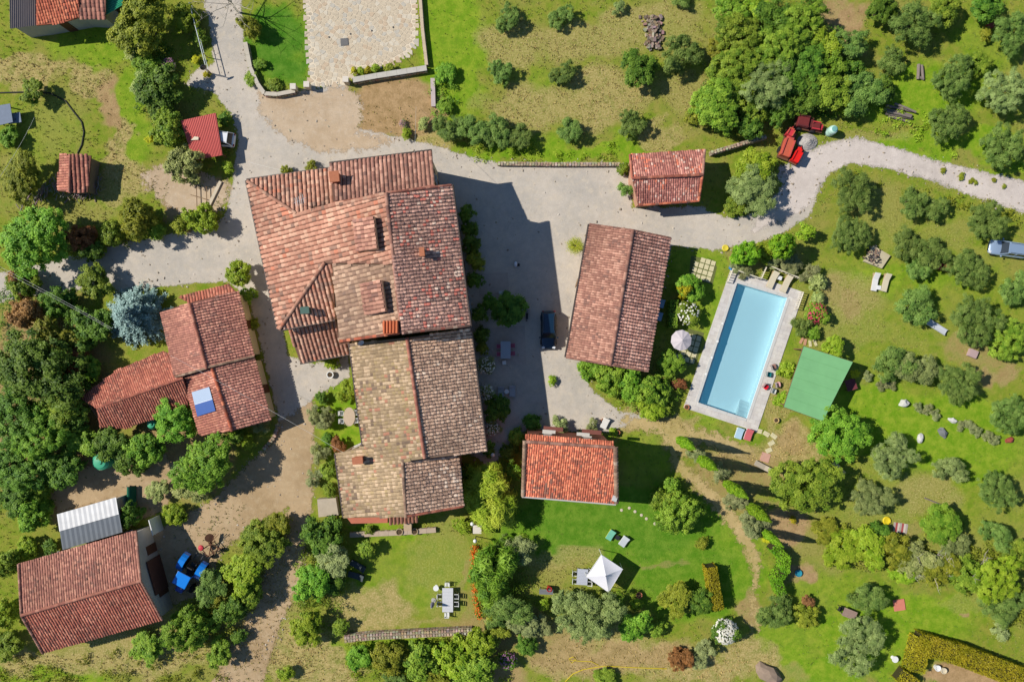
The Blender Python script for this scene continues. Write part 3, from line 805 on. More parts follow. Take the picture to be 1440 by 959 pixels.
# --- little house on the lane
jh = thing('cottage', 'small old roofed cottage standing on the upper lane', 'house')
j0 = Plane((886,217.5,3.1),(991,211,3.1),(889,251,4.3)); j1 = Plane((897.5,289,3.0),(982.5,282.5,3.0),(889,251,4.3))
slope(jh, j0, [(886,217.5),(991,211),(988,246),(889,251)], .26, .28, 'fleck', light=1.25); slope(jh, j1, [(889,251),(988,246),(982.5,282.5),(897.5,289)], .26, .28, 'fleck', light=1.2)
ridge(jh, R(j0,889,251), R(j0,988,246), 'red', .17); ridge(jh, R(j0,991,211), R(j0,988,246), 'brown', .15, 'verge_tiles'); ridge(jh, R(j1,988,246), R(j1,982.5,282.5), 'orange', .15, 'verge_tiles'); ridge(jh, R(j0,886,218), R(j0,889,251), 'red', .15, 'verge_tiles')
ridge(jh, R(j1,899,289), R(j1,982,283), 'orange', .12, 'eaves_tiles')
walls(jh, [(886,217.5,3.1),(991,211,3.1),(988,246,4.3),(982.5,282.5,3.0),(897.5,289,3.0),(889,251,4.3)], plaster('rose', C(196,150,124)), .3)
# --- orange house
kh = thing('guest_house', 'two storey house with a bright orange tiled roof above the lower lawn', 'house')
k0 = Plane((734,697,5.6),(866,708,5.6),(740,621,7.8)); k1 = Plane((739,611,7.3),(862.5,621,7.3),(740,621,7.8))
slope(kh, k0, [(740,621),(864,629),(866,708),(734,697)], .25, .28, 'orange', light=1.3); slope(kh, k1, [(739,611),(862.5,621),(864,629),(740,621)], .25, .28, 'orange', light=1.3)
ridge(kh, R(k0,740,621), R(k0,864,629), 'brown', .17)
for a in ((740,618),): ridge(kh, R(k0,738,619), R(k0,735.5,697), 'worn', .22, 'verge_tiles'); ridge(kh, R(k0,865.5,628), R(k0,867,707), 'worn', .26, 'verge_tiles')
walls(kh, [(739,611,7.3),(862.5,621,7.3),(864,629,7.8),(866,708,5.6),(734,697,5.6),(740,621,7.8)], plaster('terracotta', C(172,104,80)), .25)
gutter(kh, k0, (734,697), (866,708), mat('pale_gutter', C(196,190,182), .5, .15, 4))
for x in (772, 820):
    c = W(x, 610+ (x-772)*.08, 6.0)
    MB().box((c.x, c.y+.25, 6.0), (1.4, .35, .1), -.08).build('window_ledge', sill_m, kh)
for x in (778, 832):
    c = W(x, 605+(x-778)*.08, 2.5); MB().box((c.x, c.y+.15, 2.5), (2.2, .5, .1), -.08).build('porch_canopy', mat('porch_red', C(128,78,68), .8, .35, 3), kh)
p = k0.at(864, 700); MB().box((p.x, p.y, p.z+.1), (.5,.6,.5), -.3).build('roof_vent', mat('vent_grey', C(200,200,196), .6, .2, 4), kh)
# --- house west of the lane
lh = thing('farm_cottage', 'low L shaped red roofed house between spruce and gravel lane', 'house')
la = Plane((226,439,3.4),(246,531,3.4),(266,426,4.0)); lb = Plane((335,409,2.9),(357.5,501,2.9),(266,426,4.0))
lc = Plane((257.5,531,3.0),(281,612.5,3.0),(298,518,3.7)); ld = Plane((358,503,2.7),(381,591,2.7),(298,518,3.7))
slope(lh, la, [(226,439),(266,426),(290,518),(246,531)], .26, .28, 'redold', light=1.15); slope(lh, lb, [(266,426),(335,409),(357.5,501),(290,518)], .32, .32, 'redold', light=1.7)  # second slope turns from the sun, its tile colour lifted to compensate
slope(lh, lc, [(257.5,531),(298,518),(326,606),(281,612.5)], .28, .3, 'brick', light=1.05); slope(lh, ld, [(298,518),(358,503),(381,591),(326,606)], .32, .32, 'redold', light=1.7)  # east slope tiles coloured brighter against their own shade
ridge(lh, R(la,266,426), R(la,290,518), 'brick', .17); ridge(lh, R(lc,298,518), R(lc,326,606), 'orange', .17)
ridge(lh, R(la,247,530), R(la,290,518), 'worn', .14, 'verge_tiles'); ridge(lh, R(lb,291,517), R(lb,357,501), 'worn', .14, 'verge_tiles')
le = Plane((250,418,2.5),(322,400,2.5),(270,430,2.8))
slope(lh, le, [(250,418),(322,400),(332,411),(268,427)], .34, .34, 'red')
lf = Plane((117,560,2.6),(227,494,2.6),(136,574,3.4)); lg = Plane((137,592,2.6),(217,592,2.4),(136,574,3.5))
lf = Plane((112,560,2.6),(236,492,2.6),(257,532,3.7)); lg = Plane((140,603,2.5),(262,572,2.5),(257,532,3.7))
slope(lh, lf, [(112,560),(165,520),(228,494),(238,497),(246,531),(257,532),(136,574)], .25, .26, 'red', light=.95); slope(lh, lg, [(136,574),(257,532),(266,562),(262,574),(175,603),(140,600)], .27, .3, 'red')
ridge(lh, R(lf,136,574), R(lf,257,532), 'red', .15)
pale_pl = plaster('cream', C(214,196,164))
walls(lh, [(226,439,3.4),(266,426,4.0),(335,409,2.9),(357.5,501,2.9),(290,518,4.0),(246,531,3.4)], pale_pl)
walls(lh, [(257.5,531,3.0),(298,518,3.7),(358,503,2.7),(381,591,2.7),(326,606,3.7),(281,612.5,3.0)], pale_pl)
walls(lh, [(112,560,2.6),(165,520,2.6),(236,492,2.6),(257,532,3.7),(262,574,2.5),(175,603,2.5),(136,595,2.5)], pale_pl)
sp = lambda x, y: lc.at(x, y, .16)
q = [sp(269.5,551.5), sp(294,544), sp(303,577.5), sp(277.5,585.5)]
so = MB().slab(q, .08).build('solar_heater', mat('panel_frame', C(190,196,204), .4, .1, 4, metal=.5), lh)
m1 = [q[0].lerp(q[3], .52), q[1].lerp(q[2], .52)]; up = Vector((0,0,.012))
MB().slab([m1[0]+up, m1[1]+up, q[2]+up, q[3]+up], .01).build('collector_glass', mat('solar_blue', C(62,98,168), .25, .08, 2, spec=.5), so)
MB().slab([q[0]+up, q[1]+up, q[1].lerp(q[2], .5)+up, q[0].lerp(q[3], .5)+up], .01).build('reflector', mat('solar_white', C(176,194,216), .3, .06, 2), so)
# --- barn low left
mh = thing('tractor_barn', 'big red roofed farm building at the lower left beside the tractor', 'barn')
m0 = Plane((26,793,3.4),(191.5,746,3.4),(198,816.5,5.0)); m1 = Plane((60,918,3.2),(228,871,3.2),(198,816.5,5.0))
slope(mh, m0, [(26,793),(191.5,746),(198,816.5),(30,865)], .28, .3, 'redold', light=1.15); slope(mh, m1, [(30,865),(198,816.5),(228,871),(60,918)], .3, .3, 'red', light=1.05)
ridge(mh, R(m0,30,865), R(m0,198,816.5), 'brick', .17)
for s in ((m0,(26,793),(30,865)),(m0,(191.5,746),(198,816.5)),(m1,(30,865),(60,918)),(m1,(198,816.5),(228,871))): ridge(mh, R(s[0],*s[1]), R(s[0],*s[2]), 'brown', .13, 'verge_tiles')
walls(mh, [(26,793,3.4),(191.5,746,3.4),(198,816.5,5.0),(228,871,3.2),(60,918,3.2),(30,865,5.0)], plaster('grey', C(178,172,162)), .25)
e0, e1 = W(191.5,746,3.4), W(228,871,3.2); rzE = math.atan2(e1.y-e0.y, e1.x-e0.x)
def on_e(t_, z): 
    p = e0.lerp(e1, t_); n_ = Vector((math.sin(rzE), -math.cos(rzE), 0)); n_ = n_ if n_.x > 0 else -n_
    return Vector((p.x, p.y, z)) - n_*.13
MB().box(on_e(.55, 1.45), (3.9, .12, 2.9), rzE).build('garage_door', mat('rust_door', C(96,62,50), .7, .4, 3), mh)
ws = thing('lean_to_shed', 'lean-to shed with white and grey corrugated sheets behind red farm building', 'shed')
def corr(parent, q0, q1, q2, q3, name, m, n=26, amp=.05, th=.02):
    """corrugated sheet, ribs run from edge q0-q1 to edge q3-q2"""
    vs, fs = [], []
    for k in range(n*4+1):
        t_ = k/(n*4); h = amp*math.sin(t_*n*2*math.pi)
        a = q0.lerp(q1, t_); b_ = q3.lerp(q2, t_)
        vs += [a+Vector((0,0,h)), b_+Vector((0,0,h))]
    fs = [(2*k, 2*k+1, 2*k+3, 2*k+2) for k in range(n*4)]
    if (q1-q0).cross(q3-q0).z > 0: fs = [f[::-1] for f in fs]
    return MB().add(vs, fs).build(name, m, parent)
mid0, mid1 = W(83.5,747,2.75), W(167,723,2.75)
corr(ws, W(80,723,2.9), W(163,699,2.9), mid1, mid0, 'roof_sheet', mat('white_sheet', C(232,230,226), .6, .3, .7), 12, .02)
corr(ws, mid0+Vector((0,0,-.06)), mid1+Vector((0,0,-.06)), W(172,748,2.5), W(88,773,2.5), 'roof_sheet', mat('grey_sheet', C(112,118,124), .6, .25, .8), 12, .02)
walls(ws, [(80,723,2.8),(163,699,2.8),(172,748,2.4),(88,773,2.4)], plaster('grey', (1,1,1)), .2)
MB().box(on_e(.05,1.2)+Vector((1.1,.6,0)), (1.8,.1,2.4), rzE).build('side_panel', mat('white_sheet'), ws)
# --- building at the top left corner
th_ = thing('workshop', 'workshop with grey metal and orange tiled roof at upper left corner', 'building')
corr(th_, W(13,-25,3.2), W(52,-25,3.2), W(51,36,3.2), W(14,41,3.2), 'metal_roof', mat('metal_roof', C(146,136,132), .5, .25, 1.2, metal=.3), 14)
t0 = Plane((51,35,3.3),(110,25,3.3),(51,-30,4.3)); slope(th_, t0, [(51,36),(85,33),(111,25),(111,-30),(51,-30)], .3, .34, 'orange', light=.92)
t1 = Plane((111,27,3.2),(148,27,3.2),(111,-30,4.0)); slope(th_, t1, [(112,26),(148,27),(149,-30),(112,-30)], .5, .42, 'redold', light=1.1)
corr(th_, W(149,22,2.7), W(149,-30,2.7), W(176,-30,2.9), W(172,8,2.9), 'plastic_roof', mat('green_plastic', C(66,168,130), .4, .2, 1.5), 14)
walls(th_, [(14,41,3.1),(51,36,3.1),(111,25,3.1),(148,27,3.1),(149,-40,3.1),(13,-40,3.1)], plaster('grey', (1,1,1)), .3)
# --- small tiled shed and car port
sh = thing('tool_shed', 'tiny red tiled shed with firewood round it on the left meadow', 'shed')
s0 = Plane((82,217,2.1),(81.5,269,2.1),(98,218,2.5)); s1 = Plane((98,270,2.3),(123,270,2.1),(100,218,2.55))
slope(sh, s0, [(83.5,216.5),(98.5,217),(97,270),(81.5,269)], .3, .32, 'brick', light=1.05); slope(sh, s1, [(98.5,217.5),(128,219),(123,270.5),(97,270)], .47, .36, 'brick')
ridge(sh, R(s0,98.5,217), R(s0,97,270), 'brick', .13)
walls(sh, [(83.5,216.5,2.1),(98.5,217,2.5),(128,219,2.1),(123,270.5,2.0),(97,270,2.4),(81.5,269,2.1)], mat('grey_boards', C(130,116,100), .9, .4, 3), .2)
cp = thing('carport', 'small open carport under a red corrugated sheet roof, white car inside', 'carport')
cq = [W(254,170,1.98), W(303,159,1.98), W(312.5,218.5,1.86), W(272,226,1.86)]
corr(cp, cq[0], cq[1], cq[2], cq[3], 'roof_sheet', mat('red_sheet', C(204,98,90), .6, .2, 1.0), 20, .03)
for k, (a, b_) in enumerate(((.06,.06),(.94,.06),(.94,.94),(.06,.94))):
    p = cq[0].lerp(cq[1], a).lerp(cq[3].lerp(cq[2], a), b_); MB().box((p.x, p.y, p.z/2-.04), (.1,.1,p.z-.08)).build('post', mat('post_wood', C(120,92,66), .9, .3, 5), cp)
for s in (0, 1):
    a, b_ = (cq[0], cq[3]) if s == 0 else (cq[1], cq[2]); MB().tube([a-Vector((0,0,.12)), b_-Vector((0,0,.12))], .05, 4).build('beam', MATS['post_wood'], cp)
p = W(275,196,1.95); MB().prism([(p.x-.5,p.y-.15),(p.x+.35,p.y-.1),(p.x+.38,p.y+.22),(p.x-.1,p.y+.28)], 1.95, 2.05).build('roof_patch', mat('patch_cream', C(228,214,186), .7, .1, 4), cp)
# --- green garden pavilion
gp = thing('pavilion', 'garden pavilion with flat pale green canvas roof beside the pool', 'pavilion')
gq = [W(1130,487,3.0), W(1199,509,3.0), W(1157,592,3.0), W(1102,572,3.0)]
vs, fs = [], []
N = 14
for i in range(N+1):
    for j in range(N+1):
        p = gq[0].lerp(gq[1], i/N).lerp(gq[3].lerp(gq[2], i/N), j/N)
        p.z += -.07*math.sin(math.pi*i/N)*math.sin(math.pi*j/N*2)**2 - .05*math.sin(math.pi*j/N) + .05
        vs.append(p)
for i in range(N):
    for j in range(N): fs.append((i*(N+1)+j, i*(N+1)+j+1, (i+1)*(N+1)+j+1, (i+1)*(N+1)+j))
MB().add(vs, fs).build('canopy', mat('green_canvas', C(126,184,124), .8, .2, .7, fine=40), gp, smooth=True)
for k in range(1, 6):
    a, b_ = [gq[i].lerp(gq[j], k/6) for i, j in ((0, 3), (1, 2))]
    pts = []
    for i in range(N+1):
        p = gq[0].lerp(gq[1], i/N).lerp(gq[3].lerp(gq[2], i/N), k/6)
        p.z += -.07*math.sin(math.pi*i/N)*math.sin(math.pi*k/6*2)**2 - .05*math.sin(math.pi*k/6) + .056
        pts.append(p)
    MB().tube(pts, .018, 4).build('seam', MATS['green_canvas'], gp)
for a, b_ in ((.04,.04),(.96,.04),(.96,.96),(.04,.96),(.5,.04),(.5,.96)):
    p = gq[0].lerp(gq[1], a).lerp(gq[3].lerp(gq[2], a), b_); MB().box((p.x,p.y,1.48), (.12,.12,2.96), -.3).build('post', MATS['post_wood'], gp)
for i in range(4):
    a, b_ = gq[i], gq[(i+1) % 4]; MB().tube([a-Vector((0,0,.08)), b_-Vector((0,0,.08))], .05, 4).build('beam', MATS['post_wood'], gp)

# ------------------------------------------------------------------ plants
def leaves_mesh(name, pos, nrm, ll, lw, rs, lv):
    """one rhombic leaf at every position"""
    N = len(pos)
    nrm = nrm/np.linalg.norm(nrm, axis=1, keepdims=True)
    r = rs.randn(N, 3); a = np.cross(nrm, r); a /= np.linalg.norm(a, axis=1, keepdims=True)+1e-9
    b = np.cross(nrm, a)
    L = (ll*(.7+.6*rs.rand(N)))[:, None]/2; Wd = (lw*(.7+.6*rs.rand(N)))[:, None]/2
    v = np.stack([pos-a*L, pos+b*Wd-a*L*.1+nrm*L*.15, pos+a*L, pos-b*Wd-a*L*.1+nrm*L*.15], 1).reshape(-1, 3)
    f = np.arange(4*N).reshape(N, 4)
    return np_mesh(name, v, f, None, attrs={'lv': np.repeat(lv, 4)})

def crown_mesh(seed, R, n, ll, lw, lobes=8, clump=.3, squash=1.0, ragged=.3, loose=False):
    """leaf clumps over overlapping lobes inside a unit-height crown of radius R"""
    rs = np.random.RandomState(seed)
    lc, lr = [], []
    for k in range(lobes):
        a = 2*math.pi*(k+rs.rand()*.7)/lobes; rr = R*(.34+.36*rs.rand()) if k else 0
        lc.append((rr*math.cos(a), rr*math.sin(a), R*(rs.rand()-.42)*.75)); lr.append(R*(.28+.24*rs.rand()))
    lc[0] = (0, 0, R*.2); lr[0] = R*(.4 if loose else .54)
    if loose: lr = [q*.82 for q in lr]; lc = [(q[0]*1.12, q[1]*1.12, q[2]) for q in lc]
    st_ = .82+.36*rs.rand(); lc = [(q[0]*st_, q[1]/st_, q[2]) for q in lc]
    lc, lr = np.array(lc), np.array(lr)
    nc = max(30, int(4.6*(R/clump)**2))
    w = lr**2; pick = rs.choice(lobes, nc, p=w/w.sum())
    d = rs.randn(nc, 3); d[:, 2] += .35; d /= np.linalg.norm(d, axis=1, keepdims=True)
    rad = lr[pick]*(1 - ragged*rs.rand(nc)**2 + .3*rs.rand(nc)*(rs.rand(nc) > .8))
    cc = lc[pick]+d*rad[:, None]
    # deep inside clumps are dropped, they never show
    keep = np.ones(nc, bool)
    for k in range(lobes): keep &= np.linalg.norm(cc-lc[k], axis=1) > lr[k]*.55
    cc, d = cc[keep], d[keep]; nc = len(cc); ctone = rs.rand(nc)
    ci = rs.randint(nc, size=n)
    off = rs.randn(n, 3)*clump*.42*np.array([1, 1, .75])
    pos = cc[ci]+off
    nrm = d[ci]*.55+off/clump*.55+rs.randn(n, 3)*.4+np.array([0, 0, .75])
    pos[:, 2] *= squash
    lv = np.clip(.25+.5*rs.rand(n)+.75*(ctone[ci]-.5), 0, 1)
    return leaves_mesh('crown', pos, nrm, ll, lw, rs, lv)

CROWNS = {}
def crowns(fam, size):
    """three shared shapes for each family and size: returns (reference radius, meshes)"""
    key = (fam, size)
    if key not in CROWNS:
        R, n = {'S': (.85, 2000), 'M': (1.9, 8500), 'L': (3.3, 21000)}[size]
        if fam == 'fine': args = dict(ll=.23, lw=.075, clump=.3, ragged=.6, loose=True); n = int(n*1.25)
        elif fam == 'needle': args = dict(ll=.34, lw=.06, clump=.42, ragged=.6); n = int(n*1.9)
        elif fam == 'spike': args = dict(ll=.75, lw=.09, clump=.6, ragged=.5); n = int(n*.7)
        else: args = dict(ll=.21, lw=.135, clump=.31, ragged=.38); n = int(n*1.3)
        if size == 'S': args['clump'] *= .62; args['ll'] *= .62; args['lw'] *= .66
        if size == 'L': args['clump'] *= 1.25
        CROWNS[key] = (R, [crown_mesh(hash_(key)+k*17, R, n, lobes={'S': 6, 'M': 9, 'L': 14}[size], **args) for k in range(5)])
    return CROWNS[key]
def hash_(k): return sum(ord(c)*(i+3) for i, c in enumerate(''.join(k)))

bark = mat('bark', C(112,98,84), .95, .5, 5, fine=20, bump=.6)
def trunk_mesh(seed):
    """tapered trunk of unit height with limbs reaching into the crown"""
    r = random.Random(seed); m = MB()
    m.tube([(0,0,-.05),(.02,.01,.2),(.03*r.uniform(-1,1),.03,.42),(0,.02,.7)], [.085,.065,.055,.03], 7)
    for k in range(5):
        a = 2*math.pi*(k+r.random()*.6)/5; e = r.uniform(.28,.45); z = r.uniform(.62,.95)
        m.tube([(0,.01,.34+.05*k/5),(e*.45*math.cos(a), e*.45*math.sin(a), .52+.1*r.random()),(e*math.cos(a), e*math.sin(a), z)], [.04,.028,.01], 5)
    o = m.build('trunk', bark); me = o.data; bpy.data.objects.remove(o); return me
TRUNKS = [trunk_mesh(k) for k in range(3)]

LM = {
 'olive': leaf_mat('olive_leaves', C(104,126,80), C(166,182,134)),
 'olived': leaf_mat('olive_leaves_dark', C(80,114,56), C(142,168,100)),
 'green': leaf_mat('green_leaves', C(84,122,36), C(158,182,76)),
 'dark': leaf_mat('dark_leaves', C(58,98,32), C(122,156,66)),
 'bright': leaf_mat('bright_leaves', C(80,130,36), C(146,184,74)),
 'lime': leaf_mat('lime_leaves', C(110,146,30), C(170,190,72)),
 'yellow': leaf_mat('yellow_leaves', C(160,160,20), C(206,200,60)),
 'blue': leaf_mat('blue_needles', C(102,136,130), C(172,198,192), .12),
 'pale': leaf_mat('pale_leaves', C(132,150,96), C(190,200,150)),
 'grey': leaf_mat('grey_leaves', C(126,140,104), C(178,188,150)),
 'lav': leaf_mat('lavender_leaves', C(116,130,98), C(168,172,144)),
 'brown': leaf_mat('dry_leaves', C(136,104,74), C(190,150,112)),
 'rust': leaf_mat('rust_leaves', C(124,88,58), C(172,120,86)),
 'moss': leaf_mat('moss_leaves', C(98,114,32), C(164,168,68)),
 'hedge': leaf_mat('hedge_leaves', C(132,138,20), C(190,180,54)),
 'cyp': leaf_mat('cypress_leaves', C(80,130,22), C(146,184,54)),
 'palm': leaf_mat('palm_leaves', C(128,156,40), C(192,200,86)),
 'white': leaf_mat('white_flowers', C(226,222,206), C(250,246,236)),
 'red': leaf_mat('red_flowers', C(190,50,60), C(226,90,90)),
 'purple': leaf_mat('purple_flowers', C(150,92,130), C(206,150,186)),
 'scarlet': leaf_mat('scarlet_flowers', C(206,72,34), C(230,120,60)),
}
FLOWERS = {}
def flower_mesh(seed, n=90):
    if seed not in FLOWERS:
        rs = np.random.RandomState(seed); d = rs.randn(n, 3); d[:, 2] = np.abs(d[:, 2])+.2
        d /= np.linalg.norm(d, axis=1, keepdims=True)
        FLOWERS[seed] = leaves_mesh('flowers', d*(.9+.14*rs.rand(n))[:, None], d+[0, 0, .6], .17, .16, rs, rs.rand(n))
    return FLOWERS[seed]

PC = [0]
def plant(x, y, r, leaf, label, form='t', fam=None, name=None, cat=None, h=1.0, flower=None, group=None, ry=None):
    """a tree (form t), low crowned olive (o) or shrub (s) whose crown shows at pixel x, y with radius r"""
    PC[0] += 1; k = PC[0]
    Rw = r/PPM
    fam = fam or ('fine' if leaf in ('olive', 'olived', 'grey', 'lav') else 'needle' if leaf == 'blue' else 'leafy')
    hz = {'t': .76, 'o': .64, 's': .74}[form]*h; lift = {'t': .22, 'o': .1, 's': .0}[form]*h
    zc = Rw*(hz*.72+lift)+(.5 if form == 't' else .12)
    Rw *= (1-zc/CAM_H)
    size = 'S' if Rw < 1.25 else 'M' if Rw < 2.6 else 'L'
    R0, ms_ = crowns(fam, size)
    name = name or {'t': 'tree', 'o': 'olive_tree', 's': 'shrub'}[form]
    cat = cat or {'t': 'tree', 'o': 'olive tree', 's': 'bush'}[form]
    c = W(x, y, zc)
    t_ = thing(name, label, cat, (c.x, c.y, 0), (k*2.399) % 6.28, group)
    s = Rw/R0*(.86 if form == 'o' else .96); e = 1+.08*math.sin(k*4.7)
    cr = bpy.data.objects.new('crown', ms_[k % 5]); link(cr, t_)
    cr.location = (0, 0, zc); cr.scale = (s*e, s/e*(ry/r if ry else 1), s*hz)
    cr.material_slots  # noqa
    if not ms_[k % 5].materials: ms_[k % 5].materials.append(None)
    cr.material_slots[0].link = 'OBJECT'; cr.material_slots[0].material = LM[leaf]
    tk = bpy.data.objects.new('trunk', TRUNKS[k % 3]); link(tk, t_)
    th = zc+Rw*hz*.35; tk.scale = (Rw*.95, Rw*.95, th)
    if flower:
        me = flower_mesh(int(k % 2)+10*(r > 19.5), 420 if r > 19.5 else 90); fl = bpy.data.objects.new('flowers', me); link(fl, t_); fl['kind'] = 'stuff'
        if not me.materials: me.materials.append(None)
        fl.material_slots[0].link = 'OBJECT'; fl.material_slots[0].material = LM[flower]
        fl.location = (0, 0, zc); fl.scale = (Rw*.9, Rw*.9, Rw*hz*.9)
    return t_

